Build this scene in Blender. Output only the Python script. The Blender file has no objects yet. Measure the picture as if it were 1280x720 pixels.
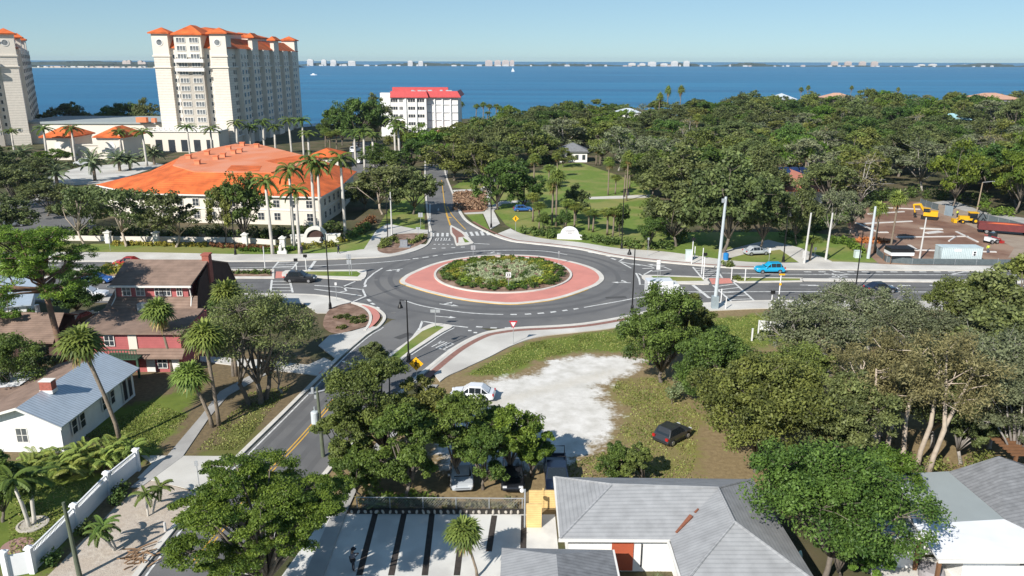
import bpy, bmesh, math, random
import numpy as np
from mathutils import Vector, Matrix
R_ = math.radians
scene = bpy.context.scene
C = scene.collection
# ------------------------------------------------------------------ camera
F, CH, PITCH, ROLL = 970.0, 32.0, math.atan((360 - 76.3) / 970.0), R_(0.15)
_f = Vector((0, math.cos(PITCH), -math.sin(PITCH)))
_r0 = Vector((1, 0, 0)); _u0 = _r0.cross(_f)
_r = _r0 * math.cos(ROLL) + _u0 * math.sin(ROLL)
_u = -_r0 * math.sin(ROLL) + _u0 * math.cos(ROLL)
CAM = Vector((0, 0, CH))
cd = bpy.data.cameras.new('camera'); cam = bpy.data.objects.new('camera', cd); C.objects.link(cam)
cd.sensor_width = 36; cd.lens = F / 1280 * 36; cd.clip_start = 0.5; cd.clip_end = 60000
cam.matrix_world = Matrix(((_r.x, _u.x, -_f.x, 0), (_r.y, _u.y, -_f.y, 0), (_r.z, _u.z, -_f.z, CH), (0, 0, 0, 1)))
scene.camera = cam

def at(px, py, z=0.0):
    """survey helper: the point at height z seen in direction (px, py)"""
    d = _f + _r * ((px - 640) / F) + _u * ((360 - py) / F)
    p = CAM + d * ((z - CH) / d.z)
    return Vector((p.x, p.y, z))
def G(px, py): p = at(px, py); return (p.x, p.y)
def atY(px, py, Y):
    d = _f + _r * ((px - 640) / F) + _u * ((360 - py) / F)
    return CAM + d * (Y / d.y)
def zat(x, y, py):
    """height above (x, y) of a point seen at picture row py"""
    v = Vector((x, y, -CH)); k = (360 - py) / F
    return (v.dot(_u) - k * v.dot(_f)) / (k * _f.z - _u.z)
def PX(*pts, z=0.0): return [tuple(at(a, b, z)[:2]) for a, b in pts]
def smooth(pts, n=6, closed=False):
    P = [Vector((p[0], p[1], 0)) for p in pts]; out = []; N = len(P)
    for i in range(N if closed else N - 1):
        a = P[(i - 1) % N] if closed or i > 0 else P[0]; b = P[i]; c = P[(i + 1) % N]
        d = P[(i + 2) % N] if closed or i + 2 < N else P[-1]
        for k in range(n):
            t = k / n
            q = 0.5 * ((2 * b) + (c - a) * t + (2 * a - 5 * b + 4 * c - d) * t * t + (3 * b - a - 3 * c + d) * t ** 3)
            out.append((q.x, q.y))
    if not closed: out.append((P[-1].x, P[-1].y))
    return out
def offset(pts, d, closed=False):
    """polyline moved d metres to its left"""
    P = [Vector(p[:2]) for p in pts]; N = len(P); out = []
    for i in range(N):
        a = P[i - 1] if (i > 0 or closed) else P[i]; b = P[(i + 1) % N] if (i < N - 1 or closed) else P[i]
        t = (b - a); t.normalize() if t.length > 1e-9 else None
        out.append((P[i].x - t.y * d, P[i].y + t.x * d))
    return out
# ------------------------------------------------------------------ materials
MATS = {}
def mat(name, col, rough=0.8, col2=None, scale=1.0, bump=0.0, bscale=None, metal=0.0, detail=5, spec=0.3, col3=None, s3=0.1, contrast=0.5, world=False, coat=0.0):
    if name in MATS: return MATS[name]
    m = bpy.data.materials.new(name); m.use_nodes = True; nt = m.node_tree; N = nt.nodes; L = nt.links
    b = N['Principled BSDF']; b.inputs['Roughness'].default_value = rough; b.inputs['Metallic'].default_value = metal
    b.inputs['Specular IOR Level'].default_value = spec; b.inputs['Coat Weight'].default_value = coat
    if col2 is None: col2 = tuple(c * 0.8 for c in col)
    if world: src = N.new('ShaderNodeNewGeometry').outputs['Position']
    else: src = N.new('ShaderNodeTexCoord').outputs['Object']
    n = N.new('ShaderNodeTexNoise'); n.inputs['Scale'].default_value = scale; n.inputs['Detail'].default_value = detail
    L.new(src, n.inputs['Vector'])
    cr = N.new('ShaderNodeValToRGB'); cr.color_ramp.elements[0].position = 0.5 - contrast / 2; cr.color_ramp.elements[1].position = 0.5 + contrast / 2
    cr.color_ramp.elements[0].color = (*col2, 1); cr.color_ramp.elements[1].color = (*col, 1)
    L.new(n.outputs['Fac'], cr.inputs['Fac']); out = cr.outputs['Color']
    if col3 is not None:
        n3 = N.new('ShaderNodeTexNoise'); n3.inputs['Scale'].default_value = s3; n3.inputs['Detail'].default_value = 6; L.new(src, n3.inputs['Vector'])
        c3 = N.new('ShaderNodeValToRGB'); c3.color_ramp.elements[0].position = 0.45; c3.color_ramp.elements[1].position = 0.62
        L.new(n3.outputs['Fac'], c3.inputs['Fac'])
        mx = N.new('ShaderNodeMix'); mx.data_type = 'RGBA'; L.new(c3.outputs['Color'], mx.inputs[0]); L.new(out, mx.inputs[6]); mx.inputs[7].default_value = (*col3, 1); out = mx.outputs[2]
    L.new(out, b.inputs['Base Color'])
    if bump:
        bn = N.new('ShaderNodeTexNoise'); bn.inputs['Scale'].default_value = bscale or scale * 8; L.new(src, bn.inputs['Vector'])
        bp = N.new('ShaderNodeBump'); bp.inputs['Strength'].default_value = bump; bp.inputs['Distance'].default_value = 0.05
        L.new(bn.outputs['Fac'], bp.inputs['Height']); L.new(bp.outputs['Normal'], b.inputs['Normal'])
    MATS[name] = m; return m
def stripes(name, ca, cb, period, duty=0.5, rough=0.7, axis=2, bump=0.0, metal=0.0, world=False, noise=0.15, nscale=1.5):
    """narrow bands along one object axis: siding, shingle courses, metal ribs, mortar lines"""
    if name in MATS: return MATS[name]
    m = bpy.data.materials.new(name); m.use_nodes = True; nt = m.node_tree; N = nt.nodes; L = nt.links
    b = N['Principled BSDF']; b.inputs['Roughness'].default_value = rough; b.inputs['Metallic'].default_value = metal; b.inputs['Specular IOR Level'].default_value = 0.3
    src = N.new('ShaderNodeNewGeometry').outputs['Position'] if world else N.new('ShaderNodeTexCoord').outputs['Object']
    sp = N.new('ShaderNodeSeparateXYZ'); L.new(src, sp.inputs[0])
    d = N.new('ShaderNodeMath'); d.operation = 'DIVIDE'; L.new(sp.outputs[axis], d.inputs[0]); d.inputs[1].default_value = period
    fr = N.new('ShaderNodeMath'); fr.operation = 'FRACT'; L.new(d.outputs[0], fr.inputs[0])
    lt = N.new('ShaderNodeMath'); lt.operation = 'LESS_THAN'; L.new(fr.outputs[0], lt.inputs[0]); lt.inputs[1].default_value = duty
    mx = N.new('ShaderNodeMix'); mx.data_type = 'RGBA'; L.new(lt.outputs[0], mx.inputs[0]); mx.inputs[6].default_value = (*cb, 1); mx.inputs[7].default_value = (*ca, 1)
    n = N.new('ShaderNodeTexNoise'); n.inputs['Scale'].default_value = nscale; n.inputs['Detail'].default_value = 6; L.new(src, n.inputs['Vector'])
    mr = N.new('ShaderNodeMapRange'); L.new(n.outputs['Fac'], mr.inputs[0]); mr.inputs[1].default_value = 0.3; mr.inputs[2].default_value = 0.7; mr.inputs[3].default_value = 1 - noise; mr.inputs[4].default_value = 1 + noise
    m2 = N.new('ShaderNodeMix'); m2.data_type = 'RGBA'; m2.blend_type = 'MULTIPLY'; m2.inputs[0].default_value = 1
    L.new(mx.outputs[2], m2.inputs[6]); L.new(mr.outputs[0], m2.inputs[7]); L.new(m2.outputs[2], b.inputs['Base Color'])
    if bump:
        bp = N.new('ShaderNodeBump'); bp.inputs['Strength'].default_value = bump; bp.inputs['Distance'].default_value = 0.04
        L.new(fr.outputs[0], bp.inputs['Height']); L.new(bp.outputs['Normal'], b.inputs['Normal'])
    MATS[name] = m; return m
def leafmat(name, dark, light, trans=0.3, var=0.25, hue=0.02, dry=None):
    """foliage: each leaf has its own tint, each plant its own shade"""
    if name in MATS: return MATS[name]
    m = bpy.data.materials.new(name); m.use_nodes = True; nt = m.node_tree; N = nt.nodes; L = nt.links
    b = N['Principled BSDF']; b.inputs['Roughness'].default_value = 0.55; b.inputs['Specular IOR Level'].default_value = 0.3
    a = N.new('ShaderNodeAttribute'); a.attribute_name = 'tint'
    cr = N.new('ShaderNodeValToRGB'); cr.color_ramp.elements[0].color = (*dark, 1); cr.color_ramp.elements[1].color = (*light, 1)
    if dry:
        e = cr.color_ramp.elements.new(0.88); e.color = (*light, 1); cr.color_ramp.elements[2].color = (*dry, 1)
    L.new(a.outputs['Fac'], cr.inputs['Fac'])
    oi = N.new('ShaderNodeObjectInfo')
    mr = N.new('ShaderNodeMapRange'); L.new(oi.outputs['Random'], mr.inputs[0]); mr.inputs[3].default_value = 1 - var; mr.inputs[4].default_value = 1 + var
    m2 = N.new('ShaderNodeMath'); m2.operation = 'MULTIPLY'; L.new(oi.outputs['Random'], m2.inputs[0]); m2.inputs[1].default_value = 7.31
    fr = N.new('ShaderNodeMath'); fr.operation = 'FRACT'; L.new(m2.outputs[0], fr.inputs[0])
    mh = N.new('ShaderNodeMapRange'); L.new(fr.outputs[0], mh.inputs[0]); mh.inputs[3].default_value = 0.5 - hue; mh.inputs[4].default_value = 0.5 + hue
    hs = N.new('ShaderNodeHueSaturation'); L.new(cr.outputs['Color'], hs.inputs['Color']); L.new(mr.outputs[0], hs.inputs['Value']); L.new(mh.outputs[0], hs.inputs['Hue'])
    L.new(hs.outputs['Color'], b.inputs['Base Color'])
    t = N.new('ShaderNodeBsdfTranslucent'); L.new(hs.outputs['Color'], t.inputs['Color'])
    mxs = N.new('ShaderNodeMixShader'); mxs.inputs[0].default_value = trans
    L.new(b.outputs[0], mxs.inputs[1]); L.new(t.outputs[0], mxs.inputs[2]); L.new(mxs.outputs[0], N['Material Output'].inputs['Surface'])
    MATS[name] = m; return m
# ------------------------------------------------------------------ mesh building
class MB:
    def __init__(s): s.v = []; s.f = []; s.m = []
    def add(s, vs, fs, mi=0):
        o = len(s.v); s.v += [tuple(p) for p in vs]; s.f += [tuple(i + o for i in f) for f in fs]; s.m += [mi] * len(fs); return s
    def box(s, c, size, rz=0.0, mi=0, M=None):
        x, y, z = (d / 2 for d in size); co, si = math.cos(rz), math.sin(rz); vs = []
        for dz in (-z, z):
            for dx, dy in ((-x, -y), (x, -y), (x, y), (-x, y)):
                vs.append((c[0] + dx * co - dy * si, c[1] + dx * si + dy * co, c[2] + dz))
        if M: vs = [M @ Vector(p) for p in vs]
        return s.add(vs, [(3, 2, 1, 0), (4, 5, 6, 7), (0, 1, 5, 4), (1, 2, 6, 5), (2, 3, 7, 6), (3, 0, 4, 7)], mi)
    def bx(s, x0, y0, z0, x1, y1, z1, mi=0): return s.box(((x0 + x1) / 2, (y0 + y1) / 2, (z0 + z1) / 2), (abs(x1 - x0), abs(y1 - y0), abs(z1 - z0)), 0, mi)
    def poly(s, pts, mi=0): return s.add(pts, [tuple(range(len(pts)))], mi)
    def prism(s, pts, z0, z1, mi=0, bottom=True):
        n = len(pts); A = sum(pts[i][0] * pts[(i + 1) % n][1] - pts[(i + 1) % n][0] * pts[i][1] for i in range(n))
        if A < 0: pts = pts[::-1]
        fs = [tuple(range(n, 2 * n))] + [(i, (i + 1) % n, n + (i + 1) % n, n + i) for i in range(n)]
        if bottom: fs.append(tuple(range(n - 1, -1, -1)))
        return s.add([(p[0], p[1], z0) for p in pts] + [(p[0], p[1], z1) for p in pts], fs, mi)
    def tube(s, path, rad, n=8, mi=0, caps=True):
        P = [Vector(p) for p in path]
        if not hasattr(rad, '__len__'): rad = [rad] * len(P)
        vs = []; fs = []
        for i, p in enumerate(P):
            t = (P[min(i + 1, len(P) - 1)] - P[max(i - 1, 0)]).normalized()
            a = t.cross(Vector((0.13, 1, 0)) if abs(t.y) < 0.95 else Vector((1, 0, 0))).normalized(); b = t.cross(a)
            for k in range(n):
                w = 2 * math.pi * k / n; vs.append(p + (a * math.cos(w) + b * math.sin(w)) * rad[i])
        for i in range(len(P) - 1):
            for k in range(n):
                k2 = (k + 1) % n; fs.append((i * n + k, (i + 1) * n + k, (i + 1) * n + k2, i * n + k2))
        if caps: fs.append(tuple(range(n))); fs.append(tuple(range(len(P) * n - 1, (len(P) - 1) * n - 1, -1)))
        return s.add(vs, fs, mi)
    def cyl(s, x, y, z0, z1, r, r1=None, n=12, mi=0): return s.tube([(x, y, z0), (x, y, z1)], [r, r if r1 is None else r1], n, mi)
    def lathe(s, c, prof, n=14, mi=0):
        vs = []; fs = []
        for (r, z) in prof:
            for k in range(n): w = 2 * math.pi * k / n; vs.append((c[0] + r * math.cos(w), c[1] + r * math.sin(w), c[2] + z))
        for i in range(len(prof) - 1):
            for k in range(n): k2 = (k + 1) % n; fs.append((i * n + k, i * n + k2, (i + 1) * n + k2, (i + 1) * n + k))
        fs.append(tuple(range(n - 1, -1, -1))); fs.append(tuple(range((len(prof) - 1) * n, len(prof) * n)))
        return s.add(vs, fs, mi)
    def ball(s, c, r, n=10, mi=0):
        r = r if hasattr(r, '__len__') else (r, r, r); m = n // 2 + 1; vs = []; fs = []
        for i in range(1, m):
            t = math.pi * i / m
            for k in range(n): w = 2 * math.pi * k / n; vs.append((c[0] + r[0] * math.sin(t) * math.cos(w), c[1] + r[1] * math.sin(t) * math.sin(w), c[2] + r[2] * math.cos(t)))
        a = len(vs); vs += [(c[0], c[1], c[2] + r[2]), (c[0], c[1], c[2] - r[2])]
        for i in range(m - 2):
            for k in range(n): k2 = (k + 1) % n; fs.append((i * n + k, (i + 1) * n + k, (i + 1) * n + k2, i * n + k2))
        for k in range(n): k2 = (k + 1) % n; fs.append((a, k, k2)); fs.append((a + 1, (m - 2) * n + k2, (m - 2) * n + k))
        return s.add(vs, fs, mi)
    def strip(s, pts, w, z0, z1=None, closed=False, mi=0):
        """a flat line of paint (z1 None) or a kerb along a polyline"""
        a = offset(pts, w / 2, closed); b = offset(pts, -w / 2, closed); n = len(pts)
        for i in range(n if closed else n - 1):
            j = (i + 1) % n; q = [b[i], b[j], a[j], a[i]]
            if z1 is None: s.poly([(p[0], p[1], z0) for p in q], mi)
            else:
                vs = [(p[0], p[1], z0) for p in q] + [(p[0], p[1], z1) for p in q]
                fs = [(4, 5, 6, 7), (0, 1, 5, 4), (2, 3, 7, 6)]
                if not closed and i == 0: fs.append((3, 0, 4, 7))
                if not closed and i == n - 2: fs.append((1, 2, 6, 5))
                s.add(vs, fs, mi)
        return s
    def build(s, name, mats, parent=None, sm=False, loc=None):
        me = bpy.data.meshes.new(name); me.from_pydata([tuple(p) for p in s.v], [], s.f)
        for m in (mats if isinstance(mats, (list, tuple)) else [mats]): me.materials.append(m)
        if any(s.m): me.polygons.foreach_set('material_index', s.m)
        if sm: me.polygons.foreach_set('use_smooth', [True] * len(me.polygons))
        me.update(); o = bpy.data.objects.new(name, me); C.objects.link(o)
        if parent: o.parent = parent
        if loc: o.location = loc
        return o
def thing(name, label, cat, loc=(0, 0, 0), rz=0.0, group=None):
    o = bpy.data.objects.new(name, None); C.objects.link(o); o.empty_display_size = 0.3
    o.location = (loc[0], loc[1], loc[2] if len(loc) > 2 else 0); o.rotation_euler = (0, 0, rz); return tag(o, label, cat, group)
def tag(o, label, cat, group=None, kind=None):
    o['label'] = label; o['category'] = cat
    if group: o['group'] = group
    if kind: o['kind'] = kind
    return o
def struct(o, label=None, cat=None):
    o['kind'] = 'structure'
    if label: o['label'] = label
    if cat: o['category'] = cat
    return o
def dup(root, loc, rz=0.0, sc=1.0, label=None, group=None):
    r = root.copy(); C.objects.link(r); r.location = (loc[0], loc[1], loc[2] if len(loc) > 2 else 0); r.rotation_euler = (0, 0, rz)
    r.scale = (sc, sc, sc) if not hasattr(sc, '__len__') else sc
    if label: r['label'] = label
    if group: r['group'] = group
    for ch in list(root.children):
        c = ch.copy(); C.objects.link(c); c.parent = r
        for g in list(ch.children): d = g.copy(); C.objects.link(d); d.parent = c
    return r
# ------------------------------------------------------------------ foliage
def leaf_object(name, P, Nn, size, tint, m, parent=None, aspect=0.55, tri=False, loc=None, rng=None):
    """one mesh of many separate diamond leaves: P points, Nn normals, size per leaf"""
    n = len(P); rng = rng or np.random.default_rng(1)
    rnd = rng.normal(size=(n, 3)); Nn = Nn / (np.linalg.norm(Nn, axis=1, keepdims=True) + 1e-9)
    T = np.cross(Nn, rnd); T /= (np.linalg.norm(T, axis=1, keepdims=True) + 1e-9); B = np.cross(Nn, T)
    s = (size * np.ones(n))[:, None]
    V = np.stack([P - T * s, P + B * s * aspect - Nn * s * 0.15, P + T * s, P - B * s * aspect - Nn * s * 0.15], 1).reshape(-1, 3)
    me = bpy.data.meshes.new(name); me.vertices.add(4 * n); me.vertices.foreach_set('co', V.astype(np.float32).ravel())
    me.loops.add(4 * n); me.loops.foreach_set('vertex_index', np.arange(4 * n, dtype=np.int32))
    me.polygons.add(n); me.polygons.foreach_set('loop_start', np.arange(0, 4 * n, 4, dtype=np.int32)); me.polygons.foreach_set('loop_total', np.full(n, 4, dtype=np.int32))
    a = me.attributes.new('tint', 'FLOAT', 'FACE'); a.data.foreach_set('value', np.clip(tint, 0, 1).astype(np.float32))
    me.materials.append(m); me.update(calc_edges=True); me.validate()
    o = bpy.data.objects.new(name, me); C.objects.link(o)
    if parent: o.parent = parent
    if loc: o.location = loc
    return o
def clumps(rng, cen, rad, per, up=0.5, flat=0.75, out=0.6):
    """leaf points in balls round the given centres"""
    cen = np.asarray(cen, float); k = len(cen); rad = np.broadcast_to(np.asarray(rad, float), (k,))
    d = rng.normal(size=(k, per, 3)); d /= np.linalg.norm(d, axis=2, keepdims=True)
    r = rng.random((k, per, 1)) ** 0.45 * rad[:, None, None]
    off = d * r; off[:, :, 2] *= flat
    P = (cen[:, None, :] + off).reshape(-1, 3)
    Nn = (d * out + np.array([0, 0, up]) + rng.normal(size=d.shape) * 0.7).reshape(-1, 3)
    t = (np.repeat(rng.random(k), per).reshape(k, per) * 0.6 + rng.random((k, per)) * 0.4).ravel()
    return P, Nn, t
def tree_parts(seed, H, R, th, lobes=8, cl=9, per=60, ls=0.3, flat=0.7, tr=None, lm=None, bm=None, low=-0.9, bare=0.0, clr=None, multi=1, spread=0.62, lobr=0.46, up=0.5, twig=0.03, open_=0.0):
    """returns (trunk MB, leaf arrays): lumpy crown of lobes > clumps > leaves on real limbs"""
    rng = np.random.default_rng(seed); tr = tr or max(0.09, H * 0.019)
    cz = th + (H - th) * 0.5; av = (H - th) * 0.5
    tb = MB(); cen = []; rad = []
    feet = [(0, 0)] if multi == 1 else [(rng.normal() * 0.5, rng.normal() * 0.5) for _ in range(multi)]
    forks = []
    for fx, fy in feet:
        top = (fx * 1.6 + rng.normal() * 0.25, fy * 1.6 + rng.normal() * 0.25, th)
        tb.tube([(fx, fy, -0.2), (fx, fy, 0.25), ((fx + top[0]) / 2 + rng.normal() * 0.12, (fy + top[1]) / 2, th * 0.55), top], [tr * 1.5, tr * 1.1, tr * 0.92, tr * 0.85], 7); forks.append(top)
    for i in range(lobes):
        az = 2 * math.pi * (i * 0.618 + rng.random() * 0.12); el = rng.uniform(low, 1.0) if i > 0 else 1.0
        ce = math.sqrt(max(0, 1 - min(1, max(el, -1)) ** 2)); s = rng.uniform(0.68, 1.24)
        L = np.array([math.cos(az) * ce * R * spread * s, math.sin(az) * ce * R * spread * s, cz + el * av * 0.62 * s])
        fk = np.array(forks[i % len(forks)]); mid = fk * 0.45 + L * 0.55 + np.array([rng.normal() * 0.2 * R * .3, rng.normal() * 0.06 * R, av * 0.05])
        tb.tube([fk - np.array([0, 0, 0.15]), mid, L], [tr * 0.6, tr * 0.38, tr * 0.16], 6)
        lr = R * lobr * rng.uniform(0.62, 1.22)
        n = cl + int(rng.integers(-1, 2))
        for k in range(n):
            d = rng.normal(size=3); d /= np.linalg.norm(d); d[2] = abs(d[2]) * 0.95 - 0.25 if rng.random() < 0.85 else d[2]
            c = L + d * lr * rng.uniform(0.6, 1.0) * np.array([1, 1, flat]); 
            if rng.random() < open_: pass
            else: cen.append(c); rad.append(lr * rng.uniform(0.24, 0.46))
            if k % 2 == 0 or bare: tb.tube([L * 0.9 + mid * 0.1, (L + c) / 2 + rng.normal(size=3) * 0.12, L + (c - L) * (1.0 + bare * rng.uniform(0.2, 1))], [tr * 0.17, tr * 0.1, twig * 0.5], 4)
    P, Nn, t = clumps(rng, cen, rad, per, up=up, flat=flat)
    return tb, P, Nn, t, ls * rng.uniform(0.65, 1.2, len(P)), rng
def make_tree(name, label, seed, loc, lm, bm, rz=0.0, group=None, cat='tree', **k):
    t = thing(name, label, cat, loc, rz, group)
    tb, P, Nn, ti, s, rng = tree_parts(seed, **k)
    tb.build('trunk', bm, t, True); leaf_object('crown', P, Nn, s, ti, lm, t, rng=rng)
    return t
def blade(V, T, a, b, c, w, tint):
    """a narrow leaflet a>b>c bent at b"""
    ax = (c - a); sd = np.cross(ax, np.array([0, 0, 1.0])); n = np.linalg.norm(sd); sd = sd / n if n > 1e-6 else np.array([1, 0, 0]); sd = sd * w
    V.append([a - sd * .4, a + sd * .4, b + sd, b - sd]); T.append(tint)
    V.append([b - sd, b + sd, c + sd * .12, c - sd * .12]); T.append(tint)
def quads_object(name, V, tint, m, parent):
    n = len(V); A = np.array(V, np.float32).reshape(-1, 3)
    me = bpy.data.meshes.new(name); me.vertices.add(4 * n); me.vertices.foreach_set('co', A.ravel())
    me.loops.add(4 * n); me.loops.foreach_set('vertex_index', np.arange(4 * n, dtype=np.int32))
    me.polygons.add(n); me.polygons.foreach_set('loop_start', np.arange(0, 4 * n, 4, dtype=np.int32)); me.polygons.foreach_set('loop_total', np.full(n, 4, dtype=np.int32))
    a = me.attributes.new('tint', 'FLOAT', 'FACE'); a.data.foreach_set('value', np.clip(np.array(tint, np.float32), 0, 1))
    me.materials.append(m); me.update(calc_edges=True)
    o = bpy.data.objects.new(name, me); C.objects.link(o); o.parent = parent; return o
def palm_fan(name, label, seed, loc, H, R=1.7, lean=(0, 0), lm=None, bm=None, dm=None, n=38, rz=0.0, group=None, tr=0.17, dead=8):
    """cabbage palm: round head of fan leaves, dry skirt, straight rough trunk"""
    rng = np.random.default_rng(seed); t = thing(name, label, 'palm tree', loc, rz, group)
    top = np.array([lean[0], lean[1], H]); mid = np.array([lean[0] * 0.38, lean[1] * 0.38, H * 0.5])
    MB().tube([(0, 0, -0.2), (lean[0] * .1, lean[1] * .1, H * .2), tuple(mid), (lean[0] * .7, lean[1] * .7, H * .78), tuple(top)], [tr * 1.35, tr, tr * .95, tr, tr * 1.35], 8).build('trunk', bm, t, True)
    def fan(V, T, d, L, droop, tint, nb=12):
        d = d / np.linalg.norm(d); pe = top + d * L * 0.42
        sd = np.cross(d, [0, 0, 1.0]); sd = sd / (np.linalg.norm(sd) + 1e-6); nn = np.cross(sd, d)
        blade(V, T, top, top + d * L * .2, pe + d * .05, 0.03, tint)
        for j in range(nb):
            w = (j / (nb - 1) - 0.5) * 3.9; u = d * math.cos(w) + sd * math.sin(w) + nn * 0.18 * abs(math.sin(w))
            l = L * 0.6 * (0.75 + 0.25 * math.cos(w * .6)); b = pe + u * l * .55; c = pe + u * l + np.array([0, 0, -droop * l * rng.uniform(.4, 1)])
            blade(V, T, pe, b, c, 0.095 * L / 1.7, tint + rng.normal() * .08)
    V, T = [], []
    for i in range(n):
        az = i * 2.39996 + rng.normal() * .15; z = 1 - 1.45 * (i + .5) / n; c = math.sqrt(max(0.02, 1 - z * z))
        fan(V, T, np.array([math.cos(az) * c, math.sin(az) * c, z + .1]), R * rng.uniform(.85, 1.1), 0.55 - .2 * z, 0.5 + 0.4 * z * rng.random() - (0.25 if z < -.1 else 0))
    quads_object('crown', V, T, lm, t)
    if dead:
        V, T = [], []
        for i in range(dead):
            az = rng.random() * 6.28; fan(V, T, np.array([math.cos(az) * .5, math.sin(az) * .5, -.8]), R * rng.uniform(.6, .95), .6, rng.random(), 9)
        quads_object('dry_fronds', V, T, dm, t)
    return t
def palm_feather(name, label, seed, loc, H, R=2.6, lean=(0, 0), lm=None, bm=None, n=15, rz=0.0, group=None, tr=0.18, shaft=None, droop=0.75, cat='palm tree', stems=1, nl=22, upm=0.95):
    """royal or date palm: arching feather fronds over a smooth trunk"""
    rng = np.random.default_rng(seed); t = thing(name, label, cat, loc, rz, group)
    for s in range(stems):
        ox, oy = (0, 0) if stems == 1 else (rng.normal() * .25, rng.normal() * .25)
        hh = H * (1 if s == 0 else rng.uniform(.75, 1)); lx, ly = lean[0] + (ox * 2 if stems > 1 else 0), lean[1] + (oy * 2 if stems > 1 else 0)
        top = np.array([ox + lx, oy + ly, hh])
        MB().tube([(ox, oy, -.2), (ox + lx * .1, oy + ly * .1, hh * .15), (ox + lx * .4, oy + ly * .4, hh * .55), tuple(top)], [tr * 1.4, tr * 1.05, tr * 1.1, tr * .8], 8).build('trunk', bm, t, True)
        if shaft: MB().tube([tuple(top - [0, 0, .1]), tuple(top + [0, 0, H * .06]), tuple(top + [0, 0, H * .12])], [tr * .85, tr * .8, tr * .35], 8).build('crownshaft', shaft, t, True); top = top + [0, 0, H * .1]
        V, T = [], []
        for i in range(n):
            az = i * 2.39996 + rng.normal() * .2; el = upm - 1.25 * (i / n) + rng.normal() * .08
            h = np.array([math.cos(az), math.sin(az), 0]); L = R * rng.uniform(.85, 1.1); pts = []
            for k in range(9):
                u = k / 8; a = el - droop * 1.7 * u ** 1.4; pts.append((u, a))
            p = top.copy(); path = [p.copy()]
            for k in range(8): a = (pts[k][1] + pts[k + 1][1]) / 2; p = p + (h * math.cos(a) + np.array([0, 0, math.sin(a)])) * L / 8; path.append(p.copy())
            ti = .45 + .35 * rng.random() + .15 * el
            for k in range(0, 8): blade(V, T, path[k], (path[k] + path[k + 1]) / 2, path[k + 1], 0.025 * R / 2, ti + .2)
            sd = np.cross(h, [0, 0, 1.0])
            for j in range(nl):
                u = .1 + .9 * j / nl; q = u * 8; k = min(7, int(q)); a = path[k] + (path[k + 1] - path[k]) * (q - k); ax = path[k + 1] - path[k]; ax = ax / np.linalg.norm(ax)
                for sg in (-1, 1):
                    l = L * .27 * math.sin(min(1, u * 1.6 + .25) * 1.57) * (1.15 - .75 * u); dd = sd * sg * .8 + ax * .55; b = a + dd * l * .5 + [0, 0, .02]; c = a + dd * l + [0, 0, -.35 * l * rng.uniform(.6, 1.4)]
                    blade(V, T, a, b, c, 0.075 * R / 2.2, ti + rng.normal() * .07)
        quads_object('crown', V, T, lm, t)
    return t
# ------------------------------------------------------------------ light and air
SKYT = (.87, 1.15, 1.31, 1)
SUN_AZ, SUN_EL = R_(216), R_(35)
w = bpy.data.worlds.new('World'); scene.world = w; w.use_nodes = True
nt = w.node_tree; sky = nt.nodes.new('ShaderNodeTexSky'); sky.sky_type = 'NISHITA'; sky.sun_disc = False
sky.sun_elevation = SUN_EL; sky.sun_rotation = SUN_AZ; sky.air_density = 0.75; sky.dust_density = 0.0; sky.ozone_density = 2.5; sky.altitude = 30
tn = nt.nodes.new('ShaderNodeMix'); tn.data_type = 'RGBA'; tn.blend_type = 'MULTIPLY'; tn.inputs[0].default_value = 1; tn.inputs[7].default_value = SKYT; gm = nt.nodes.new('ShaderNodeGamma'); gm.inputs['Gamma'].default_value = .55; nt.links.new(sky.outputs['Color'], gm.inputs['Color']); nt.links.new(gm.outputs[0], tn.inputs[6]); nt.links.new(tn.outputs[2], nt.nodes['Background'].inputs['Color']); nt.nodes['Background'].inputs['Strength'].default_value = 0.135
sl = bpy.data.lights.new('sun', 'SUN'); sl.energy = 5.0; sl.angle = R_(0.5); sl.color = (1.0, 0.95, 0.87)
so = bpy.data.objects.new('sun', sl); C.objects.link(so)
sd = Vector((math.sin(SUN_AZ) * math.cos(SUN_EL), math.cos(SUN_AZ) * math.cos(SUN_EL), math.sin(SUN_EL)))
so.rotation_euler = sd.to_track_quat('Z', 'Y').to_euler()
scene.view_settings.view_transform = 'Standard'; scene.view_settings.look = 'None'; scene.view_settings.gamma = 1; scene.view_settings.use_curve_mapping = False
scene.view_settings.exposure = 0.45
# ------------------------------------------------------------------ surface materials
CONC = mat('concrete', (.62, .60, .56), .85, (.50, .48, .44), .35, .15, 30, col3=(.44, .42, .39), s3=.12, world=True)
CONCD = mat('old_concrete', (.42, .41, .39), .9, (.30, .29, .28), .5, .2, 30, world=True)
KERB = mat('kerb_concrete', (.66, .63, .58), .85, (.52, .49, .44), .8, .1, 30, world=True)
ASPH = mat('asphalt', (.158, .157, .158), .85, (.112, .111, .113), .4, .3, 60, col3=(.172, .168, .164), s3=.09, world=True)
WHITE = mat('road_paint', (.76, .76, .74), .7, (.42, .42, .41), 2.2, world=True, contrast=.45)
YELLOW = mat('yellow_paint', (.72, .42, .06), .7, (.5, .3, .06), 1.5, world=True)
REDC = mat('red_stamped_concrete', (.64, .262, .215), .8, (.56, .225, .185), .5, .15, 25, col3=(.52, .215, .18), s3=.2, world=True)
BRICK = mat('brick_paving', (.30, .15, .12), .85, (.20, .11, .09), 3, .2, 25, world=True)
MULCH = mat('mulch', (.24, .15, .11), .95, (.13, .08, .055), 2.2, .5, 14, col3=(.30, .20, .15), s3=.6, world=True)
LAWN = mat('lawn_grass', (.165, .235, .04), .95, (.095, .15, .026), 1.3, .6, 9, col3=(.225, .225, .07), s3=.11, world=True)
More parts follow.
